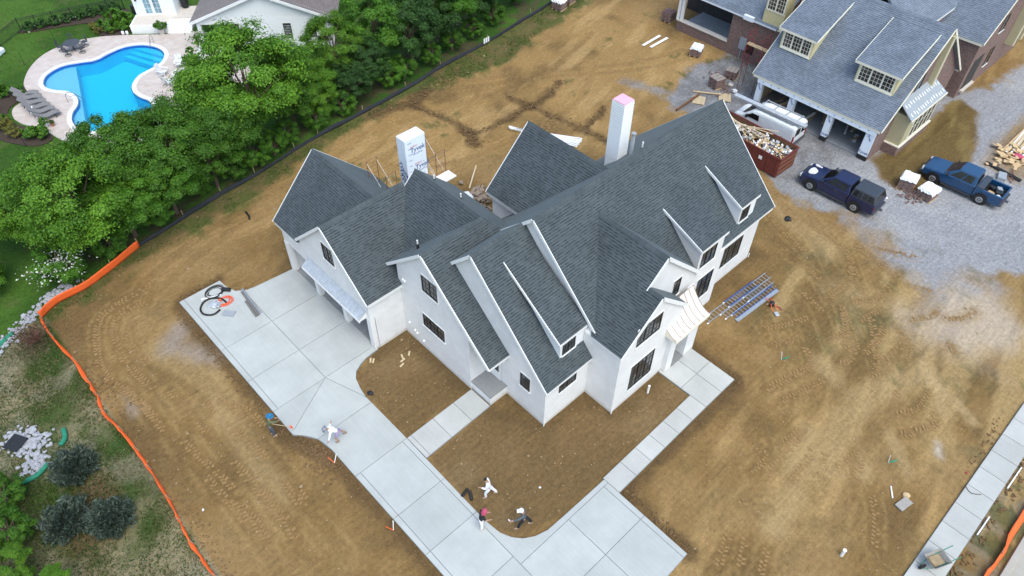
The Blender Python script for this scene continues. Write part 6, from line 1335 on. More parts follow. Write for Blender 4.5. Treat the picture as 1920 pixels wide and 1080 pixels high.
# fire pit and adirondack chairs
fp = thing("fire_pit", "round pale stone fire pit with dark bowl on the terrace", "fire pit", (-6.9,38.0,.06)); MB().lathe([(.72,0),(.72,.42),(.50,.42),(.48,.2)],24).build("stone_ring", M["coping"], fp); MB().lathe([(.49,.20),(.49,.30),(.02,.31)],20).build("bowl", M["black_metal"], fp)
for k,(x_,y_,lab) in enumerate(((-7.9,39.3,"white slatted garden chair left of the fire pit"),(-6.2,39.6,"white slatted garden chair above the fire pit"),(-8.3,37.5,"white slatted garden chair lower left of the fire pit"),(-7.3,36.7,"white slatted garden chair below the fire pit, half under the tree"),(-5.3,38.3,"white slatted garden chair right of the fire pit by the tree"))):
    rz = math.atan2(38.0-y_,-6.9-x_)+R(-90); t = thing("garden_chair", lab, "chair", (x_,y_,.06), rz, "white chairs round the fire pit")
    for j in range(5): MB().obox((-.24+.12*j,.0,.33),(.105,.55,.025),(R(10),0,0)).build("seat_slat", M["pot_white"], t); MB().obox((-.24+.12*j,-.42,.68),(.105,.03,.80-.05*abs(j-2)),(R(18),0,0)).build("back_slat", M["pot_white"], t)
    for sx in (-1,1):
        MB().box(sx*.38-.06,-.40,.55,sx*.38+.06,.32,.58).build("armrest", M["pot_white"], t); MB().box(sx*.34-.02,.24,0,sx*.34+.02,.30,.55).build("leg", M["pot_white"], t); MB().bar((sx*.34,.28,.34),(sx*.34,-.62,.03),.03,.10).build("leg", M["pot_white"], t)
# pool rails
for k,(x_,y_,rz,lab) in enumerate(((-6.3,45.1,R(230),"arched steel handrail at the pool steps"),(-15.35,40.5,R(-10),"arched steel handrail at the lower pool bend"))):
    t = thing("pool_handrail", lab, "handrail", (x_,y_,.06), rz, "steel pool handrails")
    MB().path(smooth_pts([(-.45,0,0),(-.42,0,.65),(-.2,0,.88),(.15,0,.75),(.6,0,.15),(.7,0,-.1)],5),.022,7).build("rail", M["steel_rail"], t); MB().path([(-.2,0,.45),(.15,0,.5),(.5,0,.25)],.018,6).build("rail", M["steel_rail"], t)
# pots and planters
def potplant(x, y, z, r, h, mat, leaf, label, s=1.0, cat="plant pot"):
    t = thing("potted_plant", label, cat, (x,y,z)); MB().lathe([(r*.7,0),(r,h*.9),(r,h),(r*.85,h)],14).build("pot", M[mat], t)
    garden(0,0,1,leaf,"x","x"); o_ = COL.objects[-1]; 
    o_.parent = t; o_.location = (0,0,h-.1); o_.scale = (s,)*3; o_.name = "foliage"
    for key in ("label","category","group"):
        if key in o_: del o_[key]
potplant(-4.65,46.45,.06,.30,.5,"pot_stone","leaf_mid","big fern in a stone pot at the foot of the porch steps",1.0)
potplant(-4.75,40.3,.06,.24,.6,"pot_white","leaf_mid","leafy plant in a pale pot at the porch kerb",.7)
potplant(-18.0,44.1,.06,.15,.3,"terracotta","leaf_shrub","small terracotta pot above the loungers",.35); potplant(-18.5,38.2,.06,.26,.4,"pot_white","leaf_mid","white pot with leafy plant below the loungers",.65); potplant(-18.0,38.0,.06,.17,.32,"terracotta","leaf_shrub","terracotta pot below the loungers",.4)
for k,(x_,y_) in enumerate(((-5.25,50.7),(-3.4,49.2))):
    t = thing("urn_planter", ("tall black urn left of the french doors","tall black urn right of the french doors")[k], "planter", (x_,y_,.74)); MB().lathe([(.18,0),(.20,.1),(.2,.6),(.22,.8),(.18,.82)],14).build("urn", M["black_metal"], t, smooth=False); 
o = MB().lathe([(.16,0),(.2,.06),(.2,.3),(.1,.36)],12).build("pool_heater", M["plastic_black"], loc=(-4.7,39.7,.06)); tag(o, "black pool equipment unit by the porch kerb", "equipment")
for k in range(2): tag(MB().lathe([(.13,0),(.13,.24),(.1,.28)],10).build("white_bucket", M["plastic_white"], loc=(-7.45+.3*k,48.85-.22*k,.07)), ("left white bucket at the edge of the mulch bed","right white bucket at the edge of the mulch bed")[k], "bucket", "white buckets by the bed")
cv_ = MB()
for k in range(9):
    t = k/8; cv_.obox((-19.2+1.9*t,51.4+1.5*t,.32),(.9,.8,.5+.1*math.sin(k*2)),(.1*math.sin(k),.1*math.cos(k),R(38)+.2*math.sin(k*3)))
tag(cv_.build("covered_pile", M["wrap_white"], bevel=.12), "grey white sheeted pile behind the picket fence at the left edge", "covered pile")
# ================================================================== tyre tracks, clods, pebbles (uncountable relief of the soil)
def gz(x, y):
    i = min(max(int(np.searchsorted(gx_, x)),1),len(gx_)-1); j = min(max(int(np.searchsorted(gy_, y)),1),len(gy_)-1); return float(Z[j,i])
g = random.Random(5); lug = MB()
for t in TRACKS+SWEEPS:
    P = smooth_pts(t, 8); acc = 0; w_ = g.choice((.20,.24))
    L_ = [0]
    for a,b_ in zip(P[:-1],P[1:]): L_.append(L_[-1]+(b_-a).length)
    s_ = .0; k = 0
    while s_ < L_[-1]:
        i = max(0,min(len(P)-2,int(np.searchsorted(L_,s_))-1)); u = (s_-L_[i])/max(1e-6,L_[i+1]-L_[i]); p = P[i].lerp(P[i+1],u); d = (P[i+1]-P[i]).normalized(); nn_ = Vector((-d.y,d.x,0)); a = math.atan2(d.y,d.x)
        for sd_ in (-1,1):
            if g.random() < .22 or (t in SWEEPS and vnoise(np.array([p.x*.55]),np.array([p.y*.55]),13)[0] < .60): continue
            c = p+nn_*sd_*w_*.52+d*(.11 if sd_ > 0 else 0); z_ = gz(c.x,c.y)
            lug.obox((c.x+g.uniform(-.02,.02),c.y+g.uniform(-.02,.02),z_+.002),(.12*g.uniform(.7,1.2),w_*g.uniform(.75,1.1),.05),(g.uniform(-.1,.1),g.uniform(-.1,.1),a+sd_*.35))
        s_ += .235; k += 1
tag(lug.build("tyre_tracks", M["track_lug"]), "lugged machine tyre tracks pressed in the soil", kind="stuff")
gn = np.random.default_rng(3)
P_ = []; S_ = []
def along(path, n, wdt, smin, smax):
    Q_ = [(p.x,p.y) for p in smooth_pts(path,10)]
    for k in range(n):
        q_ = Q_[gn.integers(len(Q_))]; P_.append((q_[0]+gn.normal()*wdt, q_[1]+gn.normal()*wdt)); S_.append(gn.uniform(smin,smax)**1.0)
for e in ([(-19.85,12),(-19.85,5),(-19.8,0)],[(-19.7,-.9),(-19.1,-2.4),(-18.8,-4),(-18.75,-12)]): along(e, 420, .16, .02,.075)
along([(-19.7,-1.2),(-19.1,-2.2),(-18.9,-3.6)],260,.42,.02,.10); along([(-8.6,-15.3),(-8.7,-19)],160,.15,.02,.07); along([(-8.7,-15.05),(1.4,-14.95)],240,.10,.015,.05); along([(1.65,-14.5),(1.6,-11.8)],60,.1,.015,.05)
along([(-25.6,17),(-25.7,10),(-25.7,2),(-25.9,-5)],520,.28,.015,.07); along([(-19.3,13.2),(-16.8,13.25)],120,.15,.02,.08); along([(-3,-28.75),(8,-28.75),(14,-28.8)],420,.22,.02,.10); along([(6,-26.6),(10,-26.5)],60,.2,.02,.06)
for pts,wd in TRENCH: along(pts, int(90*wd/.4), wd*.5, .03,.10)
along([(25.4,-12.0),(26.4,-13.7),(29.6,-15.2)],160,.25,.03,.12)
scatter("soil_clods", P_, S_, "clod", "dark soil clods along the paving edges and trenches", 4)
n = 3400; xs2 = gn.uniform(-26,22,n); ys2 = gn.uniform(-26.5,24,n); ok = (sdf(xs2,ys2,HOUSE) > .2) & (sdf(xs2,ys2,flat,9) > .1) | (sdf(xs2,ys2,BEDL) < -.15) | (sdf(xs2,ys2,BEDR) < -.15); ok &= ys2 < np.interp(xs2,fx,fy)
scatter("pebbles", list(zip(xs2[ok],ys2[ok])), gn.uniform(.012,.05,ok.sum())*(1+(gn.random(ok.sum()) > .97)*1.3), "pebble", "small stones scattered over the bare soil", 6)
n = 2600; xs2 = gn.uniform(15,42,n); ys2 = gn.uniform(-24,8,n); k_ = sdf(xs2,ys2,GRAVEL,9) < -.3; k_ &= ~inside(xs2,ys2,BROWN) & ~((xs2 > 26) & (ys2 > -11))
scatter("gravel_stones", list(zip(xs2[k_],ys2[k_])), gn.uniform(.02,.06,k_.sum()), "rock", "loose gravel stones on the construction driveway", 7)
# ================================================================== people
def skin_mesh(name, verts, edges, radii, mat, parent, sub=1):
    me_ = bpy.data.meshes.new(name); me_.from_pydata([tuple(v) for v in verts], edges, []); me_.materials.append(M[mat]); o = bpy.data.objects.new(name, me_); COL.objects.link(o); o.parent = parent
    bm_ = bmesh.new(); bm_.from_mesh(me_); ly = bm_.verts.layers.skin.verify()
    for i,v in enumerate(bm_.verts):
        r_ = radii[i]; v[ly].radius = r_ if isinstance(r_,tuple) else (r_,r_); v[ly].use_root = (i == 0)
    bm_.to_mesh(me_); bm_.free()
    s_ = o.modifiers.new("skin",'SKIN'); s_.use_smooth_shade = True
    u_ = o.modifiers.new("sub",'SUBSURF'); u_.levels = sub; u_.render_levels = sub; return o
def person(label, loc, rz, lean, arms, legs, shirt, trousers, shoes="shoe_brown", sleeve=1.0, shorts=False, hat=None, hair="hair_black", twist=0.0, head=(0,0)):
    t = thing("person", label, "person", loc, rz, "workers on the lot"); ml = Matrix.Rotation(lean,3,'X'); pel = Vector((0,0,.93))
    U = lambda v: pel + ml @ (Vector(v)-pel)
    sp, chst, nk = U((0,0,1.12)), U((0,0,1.36)), U((0,.0,1.50)); hb = U((0,.03+head[0]*.4,1.58)); hm = U((0,.05+head[0]*.8,1.66)); ht = U((0,.04+head[0],1.74))
    V = [pel,sp,chst,nk,hb,hm,ht]; E_ = [(0,1),(1,2),(2,3),(3,4),(4,5),(5,6)]; Rr = [(.10,.075),(.10,.075),(.115,.085),.055,.075,.095,.072]
    nose = U((0,.15+head[0]*.8,1.64)); V.append(nose); E_.append((5,7)); Rr.append(.018)
    for sx in (-1,1): V.append(U((sx*.105,.04+head[0]*.8,1.65))); E_.append((5,len(V)-1)); Rr.append(.016)
    AR = []; LG = []
    for sx,(el,ha) in zip((-1,1),arms):
        sh = U((sx*.19,0,1.42)); el = sh+Vector(el); ha = el+Vector(ha); i = len(V); V += [sh,el,ha]; E_ += [(2,i),(i,i+1),(i+1,i+2)]; Rr += [.062,.045,.032]; d = (ha-el).normalized(); pm_ = ha+d*.08; V.append(pm_); E_.append((i+2,i+3)); Rr.append((.034,.018))
        sd_ = d.cross(Vector((0,0,1))); sd_ = sd_.normalized() if sd_.length > .1 else Vector((1,0,0))
        for f_,(off,ln) in enumerate(((-.028,.075),(-.010,.085),(.010,.08),(.027,.065))):
            a = pm_+sd_*off+d*.035; b_ = a+d*ln*.6+Vector((0,0,-.02)); j = len(V); V += [a,b_]; E_ += [(i+3,j),(j,j+1)]; Rr += [.009,.008]
        j = len(V); V.append(ha+d*.05+sd_*.06); E_.append((i+2,j)); Rr.append(.010); AR.append((sh,el,ha))
    for sx,(kn,an) in zip((-1,1),legs):
        hp = pel+Vector((sx*.095,0,-.05)); kn = hp+Vector(kn); an = kn+Vector(an); toe = an+Vector((0,.16,-.045)); i = len(V); V += [hp,kn,an,toe]; E_ += [(0,i),(i,i+1),(i+1,i+2),(i+2,i+3)]; Rr += [.06,.05,.042,.035]; LG.append((hp,kn,an,toe))
    skin_mesh("body", V, E_, Rr, "skin", t)
    sv = [pel+Vector((0,0,-.04)),sp,chst,U((0,0,1.46))]; se = [(0,1),(1,2),(2,3)]; sr = [(.175,.135),(.165,.13),(.19,.14),.08]
    for sh,el,ha in AR:
        i = len(sv); e2 = sh.lerp(el,min(1,sleeve*2)); sv += [sh,e2]; se += [(2,i),(i,i+1)]; sr += [.085,.068]
        if sleeve > .6: sv.append(el.lerp(ha,(sleeve-.5)*2*.95)); se.append((i+1,i+2)); sr.append(.05)
    skin_mesh("shirt", sv, se, sr, shirt, t)
    tv = [pel+Vector((0,0,.06)),pel+Vector((0,0,-.03))]; te = [(0,1)]; trr = [(.165,.13),(.175,.14)]
    for hp,kn,an,toe in LG:
        i = len(tv); tv += [hp,kn if not shorts else hp.lerp(kn,.85)]; te += [(1,i),(i,i+1)]; trr += [.108,.085]
        if not shorts: tv.append(kn.lerp(an,.93)); te.append((i+1,i+2)); trr.append(.072)
    skin_mesh("trousers", tv, te, trr, trousers, t)
    for hp,kn,an,toe in LG: skin_mesh("shoe", [an+Vector((0,-.05,-.03)),an+Vector((0,.03,-.035)),toe+Vector((0,.03,-.015))], [(0,1),(1,2)], [.045,.05,.04], shoes, t)
    if hat is None: skin_mesh("hair", [hm+Vector((0,-.02,.03)),ht+Vector((0,.02,.02))], [(0,1)], [.128,.112], hair, t)
    else:
        kind, mm = hat; mh = ml.to_4x4()
        if kind == "brim": h_ = MB().lathe([(.20,0),(.205,.012),(.115,.02),(.11,.10),(.07,.14),(.01,.145)],18)
        elif kind == "scarf": h_ = MB().lathe([(.16,-.16),(.145,-.08),(.135,.02),(.11,.10),(.06,.14),(.01,.15)],16)
        else: h_ = MB().lathe([(.12,-.02),(.125,.03),(.10,.10),(.05,.13),(.01,.135)],16).obox((0,.15,-.005),(.19,.14,.02),(-.15,0,0))
        h_ = h_.build("hat", M[mm], t, smooth=False); h_.location = hm.lerp(ht,.45); h_.rotation_euler = (lean+head[0],0,0)
    return t
dn = (0,.02,-.29)
person("person in blue hat, olive shirt and jeans digging with a shovel beside the driveway", (-20.25,.45,0), R(-95), R(-14), [((-.06,.16,-.22),(.10,.20,-.10)),((.05,.22,-.16),(-.12,.20,-.14))], [((-.03,.06,-.42),(0,-.04,-.40)),((.03,.10,-.42),(0,-.06,-.39))], "cloth_green","cloth_denim","shoe_tan",1.0,False,("brim","cloth_blue"))
person("person in wide grey hat, white long sleeves and lilac shorts bending on the driveway", (-17.75,-2.35,.10), R(70), R(-48), [((-.10,.10,-.26),(-.05,.12,-.24)),((.10,-.05,-.20),(.12,-.10,.14))], [((-.04,.22,-.36),(0,-.14,-.38)),((.10,-.20,-.38),(.05,-.22,-.36))], "cloth_white","cloth_lilac","shoe_brown",1.0,True,("brim","straw_grey"))
person("person with black hair in white overalls walking across the soil bed", (-14.0,-10.3,0), R(50), R(-10), [((-.04,.10,-.26),(.02,.22,.10)),((.05,-.06,-.28),(0,.06,-.25))], [((-.02,.20,-.39),(0,-.02,-.43)),((.03,-.18,-.40),(0,-.22,-.37))], "cloth_white","cloth_white","shoe_tan",1.0,False,None)
person("person in pink head scarf, black tee shirt and white trousers at the driveway curve", (-15.5,-11.35,.10), R(-115), R(-12), [((-.05,.08,-.26),(.04,.22,-.10)),((.05,.06,-.27),(-.04,.22,-.12))], [((-.02,.05,-.43),(0,-.03,-.43)),((.02,.02,-.43),(0,-.05,-.43))], "cloth_black","cloth_white","shoe_tan",.45,False,("scarf","cloth_pink"))
person("person in white cap, grey shirt and black trousers striding with a spray can", (-13.85,-12.7,0), R(50), R(-8), [((-.10,.26,-.10),(-.06,.26,.02)),((.08,-.10,-.26),(.02,-.02,-.25))], [((-.03,.22,-.38),(0,.08,-.43)),((.03,-.24,-.37),(0,-.16,-.40))], "cloth_grey","cloth_black","shoe_tan",1.0,False,("cap","cloth_white"))
sh = thing("shovel", "shovel with pale handle held by the digging person", "shovel", (-19.55,.15,0), R(-95)); MB().tube((0,-.55,1.25),(0,.25,.18),.018,.018,8).build("handle", M["lumber_pale"], sh); MB().obox((0,.36,.09),(.22,.30,.02),(R(-38),0,0)).build("blade", M["hose_orange"], sh, bevel=.01)
sc1 = thing("spray_can", "white marking spray can in the striding person's hand", "spray can", (-14.58,-12.35,1.20)); MB().lathe([(.032,0),(.034,.02),(.034,.18),(.02,.21)],10).build("can", M["plastic_white"], sc1); MB().lathe([(.014,.21),(.014,.235)],8).build("nozzle", M["lamp_red"], sc1); sc1.rotation_euler = (R(150),0,R(40))
# ================================================================== ladders
def ladder(label, p0, p1, w_, rungs, mat, z, h=.09):
    a = Vector((p0[0],p0[1],0)); b_ = Vector((p1[0],p1[1],0)); d = b_-a; L = d.length; t = thing("ladder", label, "ladder", (a.x,a.y,z), math.atan2(d.y,d.x), "ladders stacked on the ground")
    for sy in (-w_/2,w_/2): MB().box(0,sy-.018,0,L,sy+.018,h).build("rail", M[mat], t)
    r0 = MB().box(-.016,-w_/2,h*.35,.016,w_/2,h*.35+.032).build("rung", M["aluminium"], t); r0.location = (.15,0,0)
    for k in range(1,rungs): inst(r0, t, (.15+(L-.3)*k/(rungs-1),0,0))
    for x_ in (0,): 
        for sy in (-w_/2,w_/2): MB().box(-.10,sy-.04,-.01,.05,sy+.04,.03).build("foot", M["plastic_white"], t)
ladder("longest aluminium ladder, nearest the house wall", (3.87,-10.76), (10.2,-11.19), .46, 21, "aluminium", .03); ladder("blue fibreglass ladder lying on the longest aluminium ladder", (5.9,-10.89), (8.85,-11.09), .44, 11, "blue_fibreglass", .14)
ladder("second aluminium ladder, in the middle of the stack", (4.98,-11.34), (8.9,-11.61), .42, 14, "aluminium", .06); ladder("short aluminium ladder on top at the right end", (7.2,-11.49), (9.75,-11.66), .40, 9, "aluminium", .16); ladder("aluminium ladder with blue rails, farthest from the house", (5.5,-11.80), (9.6,-12.08), .36, 14, "blue_fibreglass", .02)
pk = MB().box(0,-.14,0,4.2,.14,.07).build("walk_plank", M["aluminium"], loc=(5.3,-12.08,.02)); pk.rotation_euler = (0,0,R(-3.9)); tag(pk, "aluminium walk plank on the outer side of the ladder stack", "plank")
au = thing("post_auger", "red two handled post hole auger lying on the soil right of the ladders", "auger", (8.05,-12.85,0), R(-34))
MB().lathe([(.16,0),(.18,.1),(.16,.26),(.08,.32)],12,(0,0,.05)).build("engine", M["plastic_black"], au); 
for sx in (-.14,.14): MB().path([(sx,.62,.12),(sx*.9,0,.30),(sx*1.2,-.55,.12)],.022,6).build("handle", M["hose_orange"], au)
MB().tube((-.35,.05,.16),(.35,.05,.16),.02,.02,6).build("handle", M["lumber_pale"], au); MB().obox((0,-.80,.10),(.26,.34,.12),(0,0,0)).build("blade", M["galvanised"], au, bevel=.04); MB().path([(.18,-.1,.1),(.45,-.25,.05),(.5,-.5,.04)],.03,6).build("hose", M["red_steel"], au)
# ================================================================== things on the driveway
def coil(name, label, x, y, z, r0, r1, tr, turns, mat, cat, seed=0, tilt=0.0):
    pts = []
    for k in range(turns*22):
        a = 2*math.pi*k/22; r_ = r0+(r1-r0)*(.5+.5*math.sin(k*.13+seed)); pts.append((math.cos(a)*r_+.05*math.sin(k*.21+seed),math.sin(a)*r_*.85+.05*math.cos(k*.17),tr+tr*1.5*(k//44)+.01*math.sin(k)))
    o = MB().path(pts,tr,6).build(name, M[mat], loc=(x,y,z), smooth=True); tag(o, label, cat); return o
coil("hose_coil", "thin black hose coil nearest the driveway's upper corner", -17.4,12.25,.10,.42,.62,.022,5,"plastic_black","hose",1); coil("hose_coil", "orange hose coil beside the grey plastic bag", -17.3,11.05,.10,.30,.48,.018,7,"hose_orange","hose",3)
tag(MB().path(smooth_pts([(.65,-.55,.06),(.75,0,.06),(.5,.55,.06),(0,.75,.07),(-.55,.5,.06),(-.75,0,.06),(-.5,-.5,.06),(.0,-.6,.06)],6),.06,8).build("thick_hose", M["plastic_black"], loc=(-18.1,11.15,.10), rz=R(20), smooth=True), "thick black hose looped round the grey plastic bag", "hose")
bgm = MB()
for k in range(6): bgm.obox((.10*math.sin(k*2),.12*k-.3,.08+.03*math.cos(k*3)),(.45,.26,.14),(.2*math.sin(k),.2*math.cos(k*2),.3*math.sin(k*1.3)))
tag(bgm.build("plastic_bag", M["galvanised"], bevel=.05, loc=(-17.95,11.2,.10), rz=R(35)), "crumpled grey plastic bag inside the thick hose loop", "bag")
tag(MB().tube((0,0,.14),(.34,-.42,.14),.13,.13,14).build("black_pipe_roll", M["plastic_black"], loc=(-16.95,12.05,.10)), "black pipe roll beside the thin hose coil", "pipe"); tag(MB().bar((-18.35,12.2,.14),(-17.2,11.72,.14),.09,.05).build("white_strip", M["plastic_white"]), "white plastic strip between the hose coils", "strip")
tag(MB().obox((0,0,.05),(.42,.75,.08),(0,0,0)).build("vent_panel", M["pipe_grey"], loc=(-17.65,9.95,.10), rz=R(38)), "dark grey vent panel below the hoses", "panel")
for k,(a,b_,mm,lab) in enumerate((((-15.98,11.3),(-16.2,8.6),"aluminium","long aluminium gutter lying on the driveway"),((-16.12,11.1),(-16.36,8.55),"lounger_mesh","dark gutter beside the aluminium gutter"),((-16.35,10.2),(-16.52,8.55),"lounger_mesh","short dark gutter left of the aluminium gutter"))):
    mb = MB(); mb.bar((a[0],a[1],.12),(b_[0],b_[1],.12),.12,.03); mb.bar((a[0]-.06,a[1],.16),(b_[0]-.06,b_[1],.16),.012,.10); mb.bar((a[0]+.06,a[1],.16),(b_[0]+.06,b_[1],.16),.012,.10); tag(mb.build("gutter_length", M[mm]), lab, "gutter", "gutter lengths on the driveway")
for k,(x_,y_,a,lab) in enumerate(((-13.3,1.0,.9,"pale offcut pair at the bed corner by the garage"),(-13.2,.86,.8,"pale offcut lying next to the pair by the garage"),(-11.75,-.05,1.2,"pale offcut in the middle of the side bed"),(-11.9,-.3,.1,"pale offcut standing upright looking in the side bed"),(-12.15,-.55,.25,"lowest pale offcut in the side bed"),(-11.3,-.15,.75,"pale offcut nearest the house in the side bed"))): tag(MB().obox((0,0,.02),(.34,.10,.04),(0,0,a)).build("wood_offcut", M["lumber_pale"], loc=(x_,y_,.0)), lab, "offcut", "wood offcuts in the side bed")
for k,(x_,y_,a,lab) in enumerate(((-14.85,-9.35,.25,"longer black corrugated pipe at the driveway edge"),(-14.72,-9.68,1.05,"shorter black corrugated pipe at the driveway edge"))):
    t = MB()
    for j in range(9): t.lathe([(.07,.0),(.085,.02),(.085,.045),(.07,.06)],10,(-.27+.06*j,0,.09),'x')
    o = t.build("corrugated_pipe", M["plastic_black"], loc=(x_,y_,0), rz=a); tag(o, lab, "pipe", "black pipes at the driveway edge")
def crumple(name, x, y, s_, mat, lab, cat):
    b = bmesh.new(); bmesh.ops.create_icosphere(b, subdivisions=2, radius=s_); q_ = random.Random(int(x*100))
    for v in b.verts: v.co = v.co*q_.uniform(.65,1.2); v.co.z *= .5
    m_ = bpy.data.meshes.new(name); b.to_mesh(m_); b.free(); m_.materials.append(M[mat]); o = bpy.data.objects.new(name, m_); COL.objects.link(o); o.location = (x,y,s_*.35); tag(o, lab, cat)
crumple("paper_ball", -11.78,-11.76,.07,"plastic_white","white crumpled paper in the middle of the front bed","paper"); crumple("paper_ball", -25.1,-1.0,.07,"plastic_white","small white litter piece left of the lower driveway","paper"); crumple("black_lump", 16.1,-9.0,.28,"plastic_black","black lump on the soil between house and gravel","lump"); crumple("black_lump", -14.72,-.95,.18,"plastic_black","black lump at the curve of the side bed","lump"); crumple("blue_scrap", -13.0,-14.2,.05,"cloth_blue","tiny blue scrap on the driveway junction","scrap")
tag(MB().path(smooth_pts([(-12.15,17.1,.05),(-12.0,17.5,.08),(-11.95,18.0,.05)],5),.07,8).build("hose_piece", M["plastic_black"], smooth=True), "short black hose piece on the soil by the silt fence", "hose")
for x_,y_,h_,r_,lab in ((-3.0,-11.75,.55,.06,"white standpipe below the front gable windows"),(-3.6,-24.4,.5,.08,"white capped standpipe near the lower edge of the soil")):
    t = thing("standpipe", lab, "pipe", (x_,y_,0)); MB().tube((0,0,-.1),(.06,.02,h_),r_,r_,10).build("pipe", M["pvc_white"], t); MB().lathe([(r_*1.15,h_-.02),(r_*1.15,h_+.03)],10,(.06,.02,0)).build("cap", M["plastic_white"], t)
for x_,y_,lab in ((4.75,-15.7,"green sprinkler stake on the soil right of the entry pad"),(2.9,-23.5,"green sprinkler stake near the street sidewalk")):
    t = thing("sprinkler_stake", lab, "stake", (x_,y_,0), .6); MB().bar((0,0,.0),(.05,.12,.65),.03,.03).build("stake", M["pvc_white"], t); MB().obox((.12,-.25,.06),(.10,.24,.06),(0,0,.5)).build("valve", M["green_sock"], t, bevel=.03); MB().tube((0,0,.03),(.3,-.5,.03),.03,.03,6).build("pipe", M["green_sock"], t)
for x_,y_,a,lab in ((-18.75,-3.3,.3,"red flagged V of marker stakes at the driveway curve"),(-18.75,-8.45,.6,"white V of marker stakes by the lower driveway edge")):
    t = thing("marker_stakes", lab, "stakes", (x_,y_,0), a); MB().bar((0,0,.05),(.35,.1,.35),.03,.03).build("stake", M["plastic_white"], t); MB().bar((0,0,.05),(-.05,.35,.40),.03,.03).build("stake", M["orange_fabric"], t)
bd = MB().obox((0,0,.06),(.85,.45,.08)).build("concrete_block", M["concrete_side"], loc=(1.2,-25.2,0), rz=-.2); tag(bd, "flat pale concrete block near the sidewalk", "block"); crumple("paper_bag", 1.75,-25.05,.2,"lumber","torn tan paper bag beside the flat concrete block","bag"); tag(MB().obox((0,0,.03),(.7,.06,.05)).build("wood_stick", M["white_board"], loc=(1.4,-24.45,0), rz=.6), "white stick beside the flat concrete block", "stick")
for k,(x0_,x1_,lab) in enumerate(((2.3,3.7,"white form rod along the sidewalk's lower edge, left one"),(6.0,7.8,"white form rod along the sidewalk's lower edge, right one"))): tag(MB().bar((x0_,-28.5,.08),(x1_,-28.52,.08),.06,.06).build("form_rod", M["plastic_white"]), lab, "rod", "form rods by the sidewalk")
tag(MB().path(smooth_pts([(4.5,-26.9,.13),(4.3,-27.3,.13),(4.6,-27.7,.13)],5),.015,5).build("wire_piece", M["plastic_black"]), "thin black wire on the sidewalk", "wire"); tag(MB().obox((0,0,.02),(.16,.1,.04)).build("red_rag", M["red_steel"], loc=(5.4,-26.65,.0), bevel=.02), "red rag at the upper edge of the sidewalk", "rag")
wbw = thing("wheelbarrow", "mud stained wheelbarrow with green frame on the sidewalk", "wheelbarrow", (-.75,-27.65,.10), R(65))
tray = MB(); b0, t0 = (-.26,-.34,.26,.34,.30), (-.38,-.50,.38,.50,.60)
tray.add([(b0[0],b0[1],b0[4]),(b0[2],b0[1],b0[4]),(b0[2],b0[3],b0[4]),(b0[0],b0[3],b0[4]),(t0[0],t0[1],t0[4]),(t0[2],t0[1],t0[4]),(t0[2],t0[3],t0[4]),(t0[0],t0[3],t0[4])],[(0,1,2,3),(0,4,5,1),(1,5,6,2),(2,6,7,3),(3,7,4,0)]); tb_ = tray.build("tray", M["concrete_side"], wbw, bevel=.02); md = tb_.modifiers.new("s",'SOLIDIFY'); md.thickness = .02
MB().box(-.25,-.30,.31,.25,.30,.40).build("mortar_residue", M["pebble"], tb_)
for sx in (-.26,.26): MB().path([(sx*.4,.75,.22),(sx,.2,.28),(sx*1.1,-.6,.50),(sx*1.15,-1.1,.62)],.02,6).build("handle", M["green_sock"], wbw); MB().path([(sx,-.2,.3),(sx,-.35,0),(sx,-.5,.35)],.016,6).build("leg", M["black_metal"], wbw)
MB().lathe([(.05,-.05),(.19,-.05),(.19,.05),(.05,.05)],16,(0,.72,.19),'x').build("wheel", M["tyre"], wbw)
# ================================================================== pallets, lumber, debris round the brick house
def brick_cube(label, x, y, rz, s=(1.0,1.0,.95), top=None, n=(9,4)):
    t = thing("brick_pallet", label, "brick pallet", (x,y,0), rz, "pallets of bricks"); a,b_,h = s[0]/2,s[1]/2,s[2]
    for k in range(3): MB().box(-a,-b_+k*(2*b_-.1)/2,.0,a,-b_+.1+k*(2*b_-.1)/2,.10).build("pallet_runner", M["lumber"], t)
    gq = random.Random(int(x*10)); hh = (h-.1)/5
    for l in range(5): MB().box(-a+gq.uniform(0,.03),-b_+gq.uniform(0,.03),.10+hh*l,a-gq.uniform(0,.03),b_-gq.uniform(0,.03),.10+hh*(l+1)-.012).build("brick_layer", M["red_brick"], t)
    for k in range(2): MB().box(-a-.004,-.22+.4*k,.1,a+.004,-.20+.4*k,h+.004).build("strap", M["plastic_black"], t)
    if top: 
        b = bmesh.new(); bmesh.ops.create_grid(b, x_segments=10, y_segments=10, size=.5); q_ = random.Random(int(y*10))
        for v in b.verts:
            x2,y2 = v.co.x*2.35*a, v.co.y*2.35*b_; e = max(abs(x2)/a,abs(y2)/b_); v.co = Vector((x2*.99 if e < 1 else x2*.93,y2*.99 if e < 1 else y2*.93,h+.04+q_.uniform(0,.07)-(0 if e < 1 else .28*(e-1)/.18*q_.uniform(.4,1.2))))
        m_ = bpy.data.meshes.new("sheet"); b.to_mesh(m_); b.free(); m_.materials.append(M[top]); o = bpy.data.objects.new("sheet", m_); COL.objects.link(o); o.parent = t; sd2 = o.modifiers.new("s",'SOLIDIFY'); sd2.thickness = .01
    return t
brick_cube("white sheeted brick pallet nearest the brick house, between the trucks", 25.95,-13.0,R(10),(1.1,1.1,1.0),"plastic_white"); brick_cube("white sheeted brick pallet nearest the street, between the trucks", 25.95,-14.6,R(-6),(1.2,1.15,.85),"plastic_white")
brick_cube("brick pallet with white sheet beside the scaffolded wall", 30.0,9.6,R(20),(1.0,1.0,.9),"cloth_white"); brick_cube("open brick pallet nearest the garage's left corner", 26.9,5.1,R(-12),(1.05,1.05,.95)); brick_cube("broken open brick pallet behind the loose bricks", 29.2,5.1,R(15),(1.0,1.0,.8))
